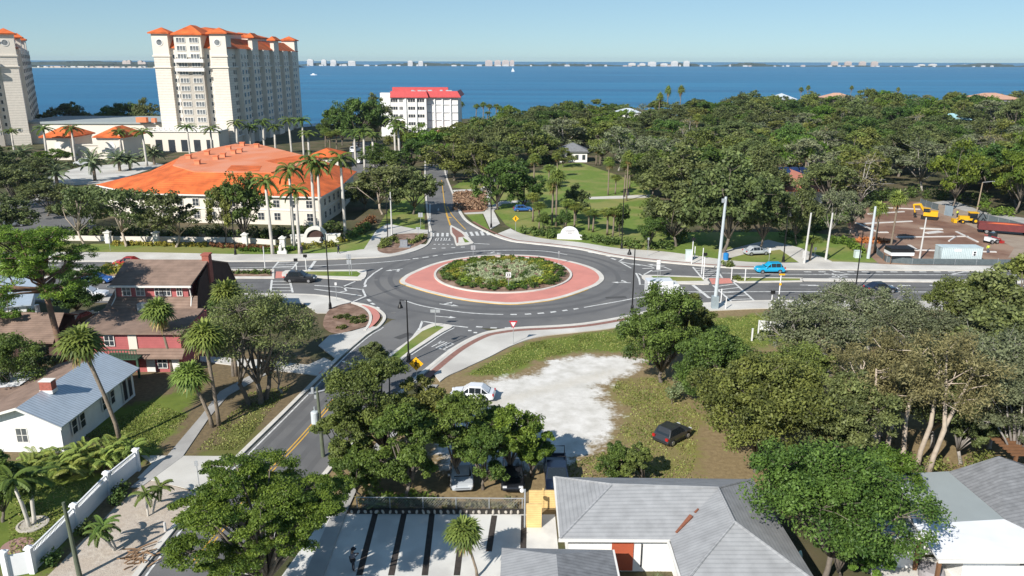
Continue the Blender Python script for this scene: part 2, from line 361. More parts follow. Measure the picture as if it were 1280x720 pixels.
SOIL = mat('woodland_soil', (.085, .085, .035), .95, (.045, .05, .02), .4, .5, 6, col3=(.12, .095, .055), s3=.12, world=True)
GRAVEL = mat('gravel', (.56, .50, .43), .95, (.36, .30, .25), 3.0, .6, 12, col3=(.44, .37, .30), s3=.3, world=True)
DIRT = mat('site_dirt', (.225, .125, .085), .95, (.135, .072, .05), .35, .5, 6, col3=(.30, .205, .15), s3=.1, world=True)
SHELL = mat('shell_gravel', (.7, .68, .64), .95, (.55, .52, .47), .8, .4, 8, world=True)
def sheet(name, pts, z, m, label=None):
    o = MB().poly([(p[0], p[1], z) for p in pts]).build(name, m); return struct(o)
def fill(name, pts, z, m):
    """flat sheet for a concave outline"""
    bm = bmesh.new(); vs = [bm.verts.new((p[0], p[1], z)) for p in pts]; es = [bm.edges.new((vs[i], vs[(i + 1) % len(vs)])) for i in range(len(vs))]
    bmesh.ops.triangle_fill(bm, use_beauty=True, use_dissolve=False, edges=es)
    for f in bm.faces:
        f.normal_update()
        if f.normal.z < 0: f.normal_flip()
    me = bpy.data.meshes.new(name); bm.to_mesh(me); bm.free(); me.materials.append(m); o = bpy.data.objects.new(name, me); C.objects.link(o); return struct(o)
def slab(name, pts, z0, z1, m):
    bm = bmesh.new(); vs = [bm.verts.new((p[0], p[1], z1)) for p in pts]; es = [bm.edges.new((vs[i], vs[(i + 1) % len(vs)])) for i in range(len(vs))]
    bmesh.ops.triangle_fill(bm, use_beauty=True, use_dissolve=False, edges=es)
    for f in bm.faces:
        f.normal_update()
        if f.normal.z < 0: f.normal_flip()
    lo = [bm.verts.new((p[0], p[1], z0)) for p in pts]; n = len(pts)
    A = sum(pts[i][0] * pts[(i + 1) % n][1] - pts[(i + 1) % n][0] * pts[i][1] for i in range(n))
    for i in range(n):
        j = (i + 1) % n; q = (lo[i], lo[j], vs[j], vs[i]); bm.faces.new(q if A > 0 else q[::-1])
    me = bpy.data.meshes.new(name); bm.to_mesh(me); bm.free(); me.materials.append(m); o = bpy.data.objects.new(name, me); C.objects.link(o); return struct(o)
def lines(name, segs, z, m, w=0.15):
    mb = MB()
    for s in segs: mb.strip(s if len(s[0]) == 2 else s, w, z)
    return struct(mb.build(name, m))
def bars(mb, quads, z):
    for q in quads: mb.poly([(*G(*p), z) for p in q])
def sdf(X, Y, poly):
    P = np.array(poly); d = np.full(X.shape, 1e9); ins = np.zeros(X.shape, bool); n = len(P)
    for i in range(n):
        a, b = P[i], P[(i + 1) % n]; e = b - a; wx, wy = X - a[0], Y - a[1]
        t = np.clip((wx * e[0] + wy * e[1]) / (e @ e + 1e-12), 0, 1); d = np.minimum(d, np.hypot(wx - e[0] * t, wy - e[1] * t))
        c = (a[1] > Y) != (b[1] > Y); xx = (b[0] - a[0]) * (Y - a[1]) / (b[1] - a[1] + 1e-12) + a[0]; ins ^= c & (X < xx)
    return np.where(ins, d, -d)
def blend_sheet(name, outline, z, lay, res=0.6, base=((.26, .20, .11), (.17, .13, .07)), noise=2.2):
    """ground sheet whose cover changes between patches with ragged borders; lay = [(polygon, colourA, colourB)]"""
    O = np.array(outline); x0, y0 = O.min(0); x1, y1 = O.max(0)
    nx, ny = int((x1 - x0) / res) + 2, int((y1 - y0) / res) + 2
    X, Y = np.meshgrid(np.linspace(x0, x1, nx), np.linspace(y0, y1, ny)); ins = sdf(X, Y, outline) > -0.05
    idx = np.arange(nx * ny).reshape(ny, nx)
    q = np.stack([idx[:-1, :-1], idx[:-1, 1:], idx[1:, 1:], idx[1:, :-1]], -1).reshape(-1, 4)
    q = q[ins.ravel()[q].all(1)]
    me = bpy.data.meshes.new(name); me.from_pydata(np.stack([X.ravel(), Y.ravel(), np.full(nx * ny, z)], 1).tolist(), [], q.tolist())
    m = bpy.data.materials.new(name + '_cover'); m.use_nodes = True; nt = m.node_tree; N = nt.nodes; L = nt.links; b = N['Principled BSDF']; b.inputs['Roughness'].default_value = .95; b.inputs['Specular IOR Level'].default_value = .15
    pos = N.new('ShaderNodeNewGeometry').outputs['Position']
    def nz(s, d=6):
        n = N.new('ShaderNodeTexNoise'); n.inputs['Scale'].default_value = s; n.inputs['Detail'].default_value = d; n.inputs['Roughness'].default_value = .62; L.new(pos, n.inputs['Vector']); return n.outputs['Fac']
    fine, mid, big = nz(2.5), nz(.55), nz(.16)
    def mixc(fac, a, bb):
        x = N.new('ShaderNodeMix'); x.data_type = 'RGBA'; L.new(fac, x.inputs[0])
        for k, c in ((6, a), (7, bb)):
            if isinstance(c, tuple): x.inputs[k].default_value = (*c, 1)
            else: L.new(c, x.inputs[k])
        return x.outputs[2]
    def ramp(v, lo, hi):
        r = N.new('ShaderNodeMapRange'); L.new(v, r.inputs[0]); r.inputs[1].default_value = lo; r.inputs[2].default_value = hi; return r.outputs[0]
    out = mixc(ramp(fine, .35, .65), base[1], base[0])
    for k, (pl, ca, cb) in enumerate(lay):
        a = me.attributes.new('lay%d' % k, 'FLOAT', 'POINT'); a.data.foreach_set('value', sdf(X, Y, pl).ravel().astype(np.float32))
        at_ = N.new('ShaderNodeAttribute'); at_.attribute_name = 'lay%d' % k
        s1 = N.new('ShaderNodeMath'); s1.operation = 'MULTIPLY_ADD'; L.new(mid, s1.inputs[0]); s1.inputs[1].default_value = noise * 2.4; L.new(at_.outputs['Fac'], s1.inputs[2])
        s2 = N.new('ShaderNodeMath'); s2.operation = 'MULTIPLY_ADD'; L.new(fine, s2.inputs[0]); s2.inputs[1].default_value = noise * 1.6; L.new(s1.outputs[0], s2.inputs[2])
        f = ramp(s2.outputs[0], noise * 1.7, noise * 2.35)
        out = mixc(f, out, mixc(ramp(mid, .35, .65), cb, ca))
    L.new(out, b.inputs['Base Color'])
    bp = N.new('ShaderNodeBump'); bp.inputs['Strength'].default_value = .5; bp.inputs['Distance'].default_value = .06; L.new(nz(9), bp.inputs['Height']); L.new(bp.outputs['Normal'], b.inputs['Normal'])
    me.materials.append(m); o = bpy.data.objects.new(name, me); C.objects.link(o); return struct(o)
GREEN = ((.15, .19, .038), (.10, .14, .026)); DRY = ((.27, .205, .11), (.19, .14, .075))
# ------------------------------------------------------------------ land, water
shore = [(-1500, 395), (-420, 400), (-260, 388), (-200, 376), (-150, 380), (-110, 392), (-60, 440), (-25, 458), (20, 462), (100, 480), (200, 486), (330, 498), (500, 520), (900, 560), (2500, 600)]
fillp = [(-1500, 15)] + shore + [(2500, 15)]
slab('ground', fillp, -3.0, 0.0, SOIL)
wm = bpy.data.materials.new('bay_water'); wm.use_nodes = True; nt = wm.node_tree; N = nt.nodes; L = nt.links; b = N['Principled BSDF']
b.inputs['Roughness'].default_value = .32; b.inputs['Specular IOR Level'].default_value = .35; b.inputs['IOR'].default_value = 1.33
pos = N.new('ShaderNodeNewGeometry').outputs['Position']
mp = N.new('ShaderNodeMapping'); mp.inputs['Scale'].default_value = (.0016, .012, 1); L.new(pos, mp.inputs[0])
n1 = N.new('ShaderNodeTexNoise'); n1.inputs['Scale'].default_value = 1; n1.inputs['Detail'].default_value = 5; L.new(mp.outputs[0], n1.inputs['Vector'])
cr = N.new('ShaderNodeValToRGB'); cr.color_ramp.elements[0].position = .35; cr.color_ramp.elements[1].position = .7; cr.color_ramp.elements[0].color = (.003, .095, .215, 1); cr.color_ramp.elements[1].color = (.012, .175, .33, 1)
L.new(n1.outputs['Fac'], cr.inputs['Fac']); L.new(cr.outputs['Color'], b.inputs['Base Color'])
n2 = N.new('ShaderNodeTexNoise'); n2.inputs['Scale'].default_value = .22; n2.inputs['Detail'].default_value = 8; n2.inputs['Roughness'].default_value = .65; L.new(pos, n2.inputs['Vector'])
bp = N.new('ShaderNodeBump'); bp.inputs['Strength'].default_value = 1.0; bp.inputs['Distance'].default_value = 1.6; L.new(n2.outputs['Fac'], bp.inputs['Height']); L.new(bp.outputs['Normal'], b.inputs['Normal'])
struct(MB().poly([(-45000, 300, -1.2), (45000, 300, -1.2), (45000, 45000, -1.2), (-45000, 45000, -1.2)]).build('water', wm))
# far shore: a low wooded barrier island across the bay
FARG = mat('far_island_scrub', (.075, .095, .07), .95, (.045, .06, .045), .01, world=True)
FARB = mat('beach_sand', (.5, .46, .38), .95, scale=.01, world=True)
rng = np.random.default_rng(5)
def far_land(xa, xb, ya, yb, n, hmax):
    mb = MB(); prof = []
    for i in range(n + 1):
        x = xa + (xb - xa) * i / n; prof.append((x, (rng.random() * .6 + .4) * hmax * (.55 + .45 * math.sin(i * .11 + math.sin(i * .047) * 3))))
    y = lambda x: ya + (yb - ya) * (x - xa) / (xb - xa)
    vs = []
    for x, h in prof: vs += [(x, y(x), -1.4), (x, y(x), max(2, h)), (x, y(x) + 180, max(2, h) + 1.5), (x, y(x) + 420, -1.4)]
    fs = []
    for i in range(n):
        for k in range(3): a = i * 4 + k; b2 = a + 4; fs.append((a, b2, b2 + 1, a + 1))
    return mb.add(vs, fs).build('far_island', FARG)
struct(far_land(-3800, 5200, 5000, 6300, 460, 25))
struct(far_land(-2300, -1050, 3450, 3700, 130, 14))
struct(MB().bx(-2300, 3430, -2, -1100, 3460, 1.2).build('beach', FARB))
# ------------------------------------------------------------------ roads
N_leg = PX((531, 185), (531, 222), (532, 252), (535, 280), (534, 312), (500, 330), (650, 330), (700, 310), (613, 293), (587, 279), (576, 264), (571, 252), (564, 235), (559, 222), (560, 212), (572, 203), (560, 198), (545, 206))
NE_k = smooth(PX((560, 203), (557, 211), (559, 222), (564, 235), (571, 252), (577, 266), (587, 278), (613, 292), (638, 301), (660, 304), (693, 307.5), (727, 312), (760, 319), (802, 325), (857, 330.5), (917, 335), (980, 336.5), (1100, 337.5), (1280, 338.5), (1600, 340)), 5)
NE_s = smooth(PX((606, 222), (609, 240), (614, 256), (622, 270), (632, 282), (650, 292), (680, 299), (727, 304), (773, 311), (827, 315), (860, 319), (920, 327), (980, 329.5), (1050, 328), (1130, 332), (1280, 333.5), (1600, 335)), 5)
NW_k = smooth(PX((531, 196), (530.5, 222), (532, 252), (535, 278), (538, 291), (537, 299), (530, 308), (510, 316), (480, 321), (440, 323), (385, 325), (330, 326.5), (100, 326.5), (-250, 325)), 5)
NW_s = smooth(PX((478, 306), (468, 311), (452, 312.5), (433, 315), (383, 318), (300, 318.5), (197, 316.5), (120, 316), (-250, 314.5)), 5)
SE_k = smooth(PX((300, 735), (332, 690), (372, 640), (420, 580), (462, 532), (500, 494), (537, 462), (570, 436), (600, 420), (622, 414.5), (652, 411), (700, 408.5), (740, 404.5), (790, 395.5), (820, 388.5), (860, 382.5), (900, 379.5), (1000, 377), (1280, 380), (1600, 384)), 5)
SE_s = smooth(PX((372, 735), (400, 690), (432, 640), (470, 590), (520, 520), (550, 478), (580, 462), (612, 447), (642, 432), (675, 421.5), (725, 415.5), (770, 410), (830, 398), (870, 391), (908, 388), (1000, 386), (1280, 389.5), (1600, 394)), 5)
SW_k = smooth(PX((-250, 368), (150, 368.5), (300, 368), (383, 368.5), (420, 372.5), (438, 377.5), (460, 382), (475, 388), (482.5, 397), (475, 409), (458, 419.5), (430, 443), (402, 471), (351, 522), (300, 572), (258, 615), (180, 712), (140, 770)), 5)
fill('road', PX((-250, 321), (1600, 331), (1600, 392), (-250, 375)), .008, ASPH)
circ = [(-1.2 + 27.5 * math.cos(a * math.pi / 32), 116.3 + 25 * math.sin(a * math.pi / 32)) for a in range(64)]
fill('roundabout_road', circ, .016, ASPH)
fill('north_street', N_leg, .012, ASPH)
S_leg = [p for p in SW_k if p[1] < 97] + offset(SE_k, -.2)[:36]
fill('south_street', PX((140, 772), (180, 714), (258, 617), (300, 574), (351, 524), (402, 473), (430, 445), (458, 421), (490, 400), (560, 400), (622, 416), (600, 422), (570, 438), (537, 464), (500, 496), (462, 534), (420, 582), (372, 642), (332, 692), (300, 737)), .020, ASPH)
# ------------------------------------------------------------------ pavements
def band(name, k, s, m, z1=.13): return slab(name, k + s[::-1], -.1, z1, m)
slab('pavement', NE_k[36:] + NE_s[22:][::-1], -.1, .13, CONC); slab('pavement', NW_k[29:] + NW_s[::-1], -.1, .13, CONC)
i0 = 30; slab('pavement', SE_k[i0:] + [p for p in SE_s if p[1] > 73.5][::-1], -.1, .13, CONC); slab('footpath', PX((530, 482), (478, 545), (438, 600), (412, 650), (372, 740), (398, 740), (432, 645), (452, 600), (492, 550), (548, 482)), -.1, .125, CONCD)
kb = MB()
for ln, sg in ((NE_k, 1), (NW_k, -1), (SE_k, -1), (SW_k, -1)): kb.strip(offset(ln, -.18 * (1 if ln is NE_k else 1 if ln is SW_k else -1)), .42, -.05, .145)
struct(kb.build('kerb', KERB))
bk = MB(); bk.strip(offset(SE_k, -.75)[28:75], .75, .132, .137); bk.strip(offset(NE_k, .8)[30:80], .5, .132, .137); struct(bk.build('brick_band', BRICK))
# south west corner: concrete, mulch bed, red crescent
slab('pavement', PX((383, 368.6), (420, 373), (438, 378), (436, 381), (420, 386), (410, 392), (396, 392), (380, 380), (300, 376), (-250, 376), (-250, 368.2), (150, 368.7), (300, 368.3)), -.1, .125, CONC)
slab('pavement', PX((474, 409.5), (458, 420), (430, 443.5), (422, 451), (398, 433), (412, 420), (440, 415), (460, 409)), -.1, .125, CONC)
slab('footpath', PX((418, 454), (402, 471), (380, 468), (330, 462), (250, 452), (250, 446), (330, 451), (385, 457), (405, 448)), -.1, .11, CONC)
slab('red_ramp', PX((411, 462.5), (404, 468.5), (398, 468), (407, 461)), .1, .118, REDC)
fill('mulch_bed', smooth(PX((436, 380), (452, 386), (461, 395), (460, 407), (440, 414), (418, 418), (404, 408), (412, 388)), 5, True), .135, MULCH)
fill('red_apron', smooth(PX((452, 382.5), (468, 387), (475, 396), (470, 405), (461, 411.5), (465, 403), (465, 394)), 5, True), .15, REDC)
w_ = MB(); w_.strip(smooth(PX((440, 380), (456, 386), (463, 395), (462, 405), (456, 414)), 5), .35, .1, .17); struct(w_.build('bed_edging', KERB))
# planting bed at the north west corner
fill('mulch_bed', smooth(PX((472, 313.5), (478, 302), (492, 295), (515, 292.5), (530, 293.5), (533, 300), (524, 307), (505, 314), (486, 318)), 5, True), .136, MULCH)
slab('footpath', PX((455, 312), (470, 289), (484, 280), (520, 287), (535, 288), (535, 292), (518, 291.5), (492, 293), (479, 301), (471, 314)), -.1, .11, CONC)
# north east: gravel-mulch bed, side path, park paths
fill('mulch_bed', smooth(PX((568, 240), (585, 237.5), (602, 239), (611, 252), (606, 263), (590, 265), (578, 264)), 4, True), .02, mat('red_mulch', (.34, .17, .11), .95, (.18, .085, .055), 1.1, .9, 5, world=True))
slab('footpath', PX((566, 238), (600, 236), (612, 230), (616, 240), (611, 252), (602, 240), (585, 238.5), (569, 241)), -.1, .10, CONC)
slab('footpath', PX((611, 252), (606, 265), (580, 266.5), (582, 268), (604, 267), (613, 287), (625, 280), (616, 262)), -.1, .105, CONC)
slab('footpath', PX((617, 264), (628, 255), (660, 253), (660, 250.5), (626, 252), (615, 257)), -.1, .1, CONC)
slab('footpath', PX((735, 246.5), (770, 245), (815, 243.5), (815, 247), (770, 248.5), (735, 249)), -.1, .05, CONC)
slab('footpath', PX((900, 315), (960, 300), (1000, 310), (1040, 327), (1000, 329), (975, 312), (930, 318), (900, 326)), -.1, .06, CONC)
# lawns
fill('park_lawn', PX((585, 222), (612, 232), (700, 205), (725, 203), (810, 232), (830, 290), (1010, 290), (1080, 300), (1128, 331), (1050, 328), (980, 329), (920, 327), (860, 318), (827, 314), (773, 310.5), (727, 303.5), (680, 298.5), (650, 291.5), (632, 281), (617, 262), (610, 240), (565, 234)), .006, LAWN)
fill('shore_lawn', PX((585, 158), (600, 150), (640, 150), (700, 160), (600, 166)), .006, LAWN)
fill('verge_lawn', PX((-250, 304), (200, 305), (300, 307), (400, 307), (470, 287), (455, 312), (433, 314.5), (383, 317.5), (300, 318), (197, 316), (-250, 314)), .006, LAWN)
fill('verge_lawn', PX((470, 287), (500, 240), (530, 225), (531, 288), (484, 280)), .006, LAWN)
fill('corner_lawn', PX((582, 268.5), (603, 268), (612, 288), (595, 281)), .11, LAWN)
# south lawn and the shell car park
lot = PX((628, 473), (660, 470), (690, 452), (735, 444), (775, 446), (800, 450), (795, 465), (770, 472), (752, 482), (750, 500), (770, 510), (765, 535), (735, 568), (690, 580), (560, 590), (545, 545), (580, 500), (600, 480))
ruts = smooth(PX((585, 505), (640, 492), (700, 478), (760, 462), (762, 468), (705, 486), (650, 500), (590, 520)), 3, True)
gr = PX((580, 470), (620, 446), (660, 428), (725, 417), (780, 410), (1030, 384), (1030, 425), (900, 440), (800, 440), (720, 440), (670, 452), (630, 470))
gr2 = PX((768, 474), (830, 470), (880, 520), (870, 600), (800, 590), (765, 545), (785, 515), (762, 490))
blend_sheet('grass_lot', [(-19, 49.8), (90, 49.8), (90, 102)] + PX((1000, 382), (908, 384), (870, 388), (830, 395), (770, 407), (725, 412), (675, 417), (642, 424), (612, 434), (580, 445), (552, 460), (520, 490), (480, 535)) + [(-19, 66)], .0045,
            [(gr, *GREEN), (gr2, (.20, .185, .06), (.21, .165, .085)), (lot, (.69, .67, .64), (.50, .48, .44)), (ruts, (.60, .57, .52), (.48, .45, .39))], .55, (DRY[0], DRY[1]), 2.0)
# ------------------------------------------------------------------ central island
outer = smooth(PX((500, 353), (504, 347), (513, 341.5), (540, 330.5), (570, 323.5), (605, 319.5), (640, 318.8), (680, 321), (720, 328.5), (745, 337), (755, 347), (750, 355), (735, 362), (700, 373.5), (660, 379.5), (628, 380.5), (580, 375.5), (540, 367), (510, 358)), 5, True)
ci = (-1.4, 117.0); RI = 10.6
slab('island_apron', outer, -.1, .10, KERB); fill('red_apron', offset(outer, .75, True) if sum(1 for _ in [0]) and sdf(np.array([offset(outer, .75, True)[0][0]]), np.array([offset(outer, .75, True)[0][1]]), outer)[0] > 0 else offset(outer, -.75, True), .104, REDC)
yl = MB(); o2 = outer; sgn = 1 if sdf(np.array([offset(outer, .75, True)[0][0]]), np.array([offset(outer, .75, True)[0][1]]), outer)[0] > 0 else -1
yl.strip(offset(outer, -.04 * sgn, True)[60:] + offset(outer, -.04 * sgn, True)[:6], .12, .0, .07); struct(yl.build('yellow_kerb_paint', YELLOW))
ring = [(ci[0] + RI * 1.0 * math.cos(a * math.pi / 36), ci[1] + RI * math.sin(a * math.pi / 36)) for a in range(72)]
k2 = MB(); k2.strip(ring, .35, .05, .26, True); struct(k2.build('island_kerb', KERB))
mb = MB(); vs = [(ci[0], ci[1], .52)]; fs = []
for j, (rr, zz) in enumerate(((3, .5), (6, .42), (8.5, .3), (10.5, .18))):
    vs += [(ci[0] + rr * math.cos(a * math.pi / 24), ci[1] + rr * math.sin(a * math.pi / 24), zz + .04 * math.sin(a * 1.7 + j)) for a in range(48)]
for a in range(48):
    fs.append((0, 1 + a, 1 + (a + 1) % 48))
    for j in range(3): fs.append((1 + j * 48 + a, 1 + (j + 1) * 48 + a, 1 + (j + 1) * 48 + (a + 1) % 48, 1 + j * 48 + (a + 1) % 48))
struct(mb.add(vs, fs).build('island_bed', MULCH))
# ------------------------------------------------------------------ splitter islands
def island(name, outl, gr, cover, z=.13):
    o = smooth(outl, 3, True) if len(outl) > 6 else outl
    slab(name, o, -.1, z, KERB)
    if gr: fill(cover[0], gr, z + .006, cover[1])
island('splitter_island', PX((525, 413), (540, 405.5), (556, 406), (566, 409), (552, 417), (535, 428), (513, 442.5), (497, 456), (470, 480), (452, 494), (448, 490), (468, 467), (487, 444), (510, 427)), PX((528, 415), (545, 408), (555, 410), (534, 424), (512, 439), (496, 452), (470, 474), (460, 480), (474, 464), (490, 446), (512, 428)), ('splitter_grass', LAWN))
island('splitter_island', PX((563, 283), (566, 283), (580, 291), (590, 302), (591, 305), (575, 307), (570, 306.5), (567, 297), (563, 292)), PX((578, 297), (584, 301), (587, 303.5), (581, 304)), ('splitter_grass', LAWN))
fill('brick_paving', PX((564.5, 285), (566, 285), (577, 292), (581, 296.5), (573, 297.5), (573, 304), (571, 305), (569.5, 297), (565.5, 292)), .1375, BRICK)
island('splitter_island', PX((-250, 337.5), (0, 337.5), (343, 337.5), (343, 348.5), (0, 347), (-250, 346)), PX((-250, 339.5), (340, 339), (340, 346.5), (-250, 345)), ('median_mulch', MULCH))
island('splitter_island', PX((357, 338.8), (395, 338.6), (450, 337.8), (458, 340), (455, 349.5), (440, 350.5), (400, 348), (357, 347.6)), PX((372, 340.5), (395, 340.2), (446, 340), (451, 343), (447, 346.7), (400, 345.5), (372, 345.5)), ('splitter_grass', LAWN))
island('splitter_island', PX((802, 346.5), (812, 344.5), (880, 347), (884, 351), (886, 356), (860, 355.5), (818, 355), (808, 352)), PX((814, 346), (876, 348), (880, 352), (846, 352.5), (820, 351.5)), ('splitter_grass', LAWN))
island('splitter_island', PX((914, 346.8), (1003, 348), (1003, 352.5), (925, 354), (917, 352)), PX((916, 348), (1000, 349), (1000, 351.5), (922, 352.5)), ('splitter_grass', LAWN))
sb = MB(); sb.strip(PX((1003, 350.2), (1150, 351.5), (1280, 353), (1600, 357)), 1.3, -.05, .13); struct(sb.build('median_kerb', KERB))
fill('red_apron', PX((345, 339.5), (356, 339.5), (356, 347.5), (344, 348)), .024, REDC)
fill('red_apron', PX((886, 348), (912, 348), (916, 354), (890, 355.5)), .024, REDC)
WEAR = mat('worn_asphalt', (.112, .111, .113), .8, (.125, .124, .125), .5, .2, 60, world=True)
m = MB(); cc = (-1.2, 116.3)
for R1, R2, a0, a1 in ((17.6, 16.2, 0, 6.2832), (19.6, 18.0, .3, 5.9), (22.8, 21, 3.5, 5.6)):
    m.strip([(cc[0] + R1 * math.cos(a0 + (a1 - a0) * k / 60), cc[1] + R2 * math.sin(a0 + (a1 - a0) * k / 60)) for k in range(61)], .75, .024)
for y0, y1 in ((329, 330), (333.5, 334.5), (353, 353), (361, 361), (341.5, 343), (346, 347.5), (358.5, 359.5), (362.5, 364), (368, 370)):
    for a, b in (((-250, y0), (330, y0)),) if y0 < 362 and y0 not in (341.5, 346, 358.5) else (((960, y0), (1500, y1)),): m.strip(PX(a, b), .6, .0245)
for d in (-1.2, -2.6, 1.4, 2.8): m.strip(offset(smooth(PX((440, 480), (397, 527), (340, 590), (245, 705)), 4), d), .55, .0245)
struct(m.build('tyre_wear', WEAR))
slab('drive', PX((35, 227), (100, 209), (185, 202), (205, 206), (135, 229), (85, 232), (60, 238)), -.1, .05, CONC); fill('car_park', PX((-80, 262), (60, 246), (112, 262), (122, 286), (-80, 292)), .01, ASPH); fill('drive', PX((440, 178), (470, 178), (492, 205), (500, 216), (440, 216)), .012, ASPH); slab('promenade', PX((35, 240), (70, 234), (112, 236), (100, 246), (40, 250)), -.1, .05, CONC)
for i, (px, py) in enumerate(((492, 391), (470, 350), (590, 400), (700, 398), (542, 330), (780, 338), (430, 455), (1010, 362))):
    o = MB().cyl(0, 0, .02, .032, .36, n=16).build('manhole_cover', mat('cast_iron', (.19, .185, .18), .7, (.13, .125, .12), 6), loc=(*G(px, py), 0)); tag(o, 'round grey manhole cover set in the road at the roundabout', 'manhole cover', 'manhole covers in the road')
m = MB()
for px, py, w_, h_, a in ((505, 420, 2.4, 1.1, .9), (770, 372, 3, .9, .15), (430, 359, 2.2, 1, 0), (1050, 369, 3, 1, 0), (554, 240, 1, 2.5, 0)): m.box((*G(px, py), .02), (w_, h_, .012), a)
struct(m.build('asphalt_patch', mat('patch_asphalt', (.085, .084, .086), .9, (.07, .07, .07), 1, world=True)))
# ------------------------------------------------------------------ painted markings
ZP = .03
L1 = [smooth(PX((554, 318.3), (590, 314.5), (640, 313), (680, 314), (709, 318.6)), 6), smooth(PX((250, 336), (300, 335), (360, 333.5), (417, 331.5), (470, 328.5), (513, 324.5)), 6),
      smooth(PX((506, 376), (530, 383), (570, 389.5), (600, 392.3), (629, 393.3)), 6), smooth(PX((730, 384.5), (770, 377.5), (810, 370.8), (880, 366)), 6), PX((855, 365), (1060, 364.5), (1280, 366)),
      PX((-250, 336), (250, 336)), PX((902, 341.5), (985, 343), (1280, 344)), PX((1000, 356.5), (1020, 356.6))]
lines('lane_line', L1, ZP, WHITE, .26)
dz = []
for a, b in (((516, 323.6), (523, 323)), ((528, 322.3), (536, 321.3)), ((541, 320.3), (547, 319.3)), ((638, 393.4), (646, 393.3)), ((656, 393), (664, 392.6)), ((672, 392.1), (680, 391.4)), ((688, 390.7), (695, 389.7)), ((703, 388.8), (709, 387.8)), ((717, 386.8), (723, 385.8)),
             ((595, 408.6), (603, 409)), ((613, 410), (621, 410.2)), ((631, 410.2), (639, 409.8)), ((735, 315.5), (741, 316.3)), ((757, 320), (763, 321)), ((764, 323), (770, 325)), ((457, 356), (456, 359)), ((460, 374.5), (463, 377)), ((464, 379), (468, 381)), ((470, 384), (474, 386))): dz.append(PX(a, b))
for i in range(14): x = 1005 + i * 18; dz.append(PX((x, 340), (x + 9, 340.1)))
for i in range(9): x = 1010 + i * 38; dz.append(PX((x, 357), (x + 14, 357.2)))
for i in range(8): x = -60 + i * 40; dz.append(PX((x, 331.5), (x + 14, 331.5)))
for i in range(5): x = 542 + i * 5.5; dz.append(PX((x, 305.6), (x + 2.6, 305.6)))
for i in range(4): x = 540 + i * 12; dz.append(PX((x, 311 - i * .6), (x + 5, 310.8 - i * .6)))
for x, y in ((587, 413.5), (594, 416), (600, 418.4), (606, 420.8)): dz.append(PX((x - 2, y), (x + 2.5, y)))
lines('dashed_line', dz, ZP + .004, WHITE, .42)
L2 = [PX((478, 335.2), (467, 342), (458, 350), (455.5, 356)), PX((453, 361.5), (457, 370.5), (441, 377.5)), PX((393, 357), (425, 359), (453, 362.3)), PX((393, 361.7), (425, 366), (452, 370)), PX((430, 359), (433, 364), (425, 365.5)), PX((444, 352), (430, 358)),
      PX((528, 401.5), (525, 410), (514, 425)), PX((528, 401.8), (557, 406.5), (585, 409.5)), PX((780, 323), (774, 327), (789, 335.5)), PX((774, 327), (792, 331), (801, 331.8)), PX((790, 329.5), (814, 333.5), (818, 335.5), (803, 336)), PX((812, 331.5), (830, 334), (839, 337.5), (815, 339.5)), PX((795, 341.5), (799, 349), (800, 356), (812, 356)), PX((798, 342), (806, 347)), PX((585, 304), (612, 305.5)),
      PX((537.5, 255), (537, 290)), PX((1035, 337.5), (1062, 343), (1040, 346)), PX((1030, 342), (1060, 346.5), (1036, 348)), PX((1190, 343), (1205, 340)), PX((1040, 342), (1052, 348)), PX((805, 343.5), (815, 338))]
lines('edge_line', L2, ZP + .008, WHITE, .3)
lines('edge_line', [offset(SW_k, .45)[45:], offset(SE_k, .5)[28:62], offset(NE_k, -.5)[20:60], smooth(PX((568, 410), (552, 418.5), (536, 429.5), (514, 444)), 4)], ZP + .008, WHITE, .16)
mb = MB()
for i in range(4): x = 541 + i * 6.0; bars(mb, [[(x - 1.6, 295.6), (x + 1.6, 295.9), (x + 1.9, 291.6), (x - 1.0, 291.3)]], ZP + .012)
for i in range(5): x = 584 + i * 6.6; bars(mb, [[(x + i * .0 - 1.5, 295.5 - i * .3), (x + 2.2, 295.3 - i * .3), (x - .5, 290.3 - i * .35), (x - 4, 290.5 - i * .35)]], ZP + .012)
def ladder(a0, a1, b0, b1, n, w=.3):
    """crosswalk: two rails and n rungs"""
    A0, A1, B0, B1 = (Vector(G(*p)) for p in (a0, a1, b0, b1)); mb.strip([A0, A1], w, ZP + .012); mb.strip([B0, B1], w, ZP + .012)
    for i in range(n): t = (i + .5) / n; mb.strip([A0.lerp(A1, t), B0.lerp(B1, t)], w * .9, ZP + .016)
ladder((866, 334), (879, 349.5), (896, 337.5), (903, 348), 5); ladder((891, 357), (914, 377), (917, 353), (943, 376.5), 5)
ladder((348, 327.5), (341, 336), (372, 328), (365, 336.5), 4, .3)
ladder((362, 350), (366, 366), (340, 350), (338, 366), 4, .3)
mb.strip(PX((866, 356.5), (887, 373)), .5, ZP + .012); mb.strip(PX((394, 326.5), (385.5, 338.5)), .5, ZP + .012); mb.strip(PX((408, 470), (436, 476)), .3, ZP + .012); mb.strip(PX((428, 452), (455, 459)), .3, ZP + .012)
struct(mb.build('crosswalk', WHITE))
def arrow(px, py, ang, kind, s=1.0):
    x, y = G(px, py); mb = MB(); c, d = math.cos(ang), math.sin(ang)
    T = lambda p: (x + (p[0] * c - p[1] * d) * s, y + (p[0] * d + p[1] * c) * s, ZP + .012)
    def P(*p): mb.poly([T(q) for q in p])
    P((-1.4, -.12), (.5, -.12), (.5, .12), (-1.4, .12)); P((.5, -.42), (1.5, 0), (.5, .42))
    if kind: sg = kind; P((-.9, .12 * sg), (-.5, .12 * sg), (-.1, .8 * sg), (-.5, .8 * sg)); P((-.75, .7 * sg), (.1, .7 * sg), (-.1, 1.45 * sg))
    return struct(mb.build('lane_arrow', WHITE))
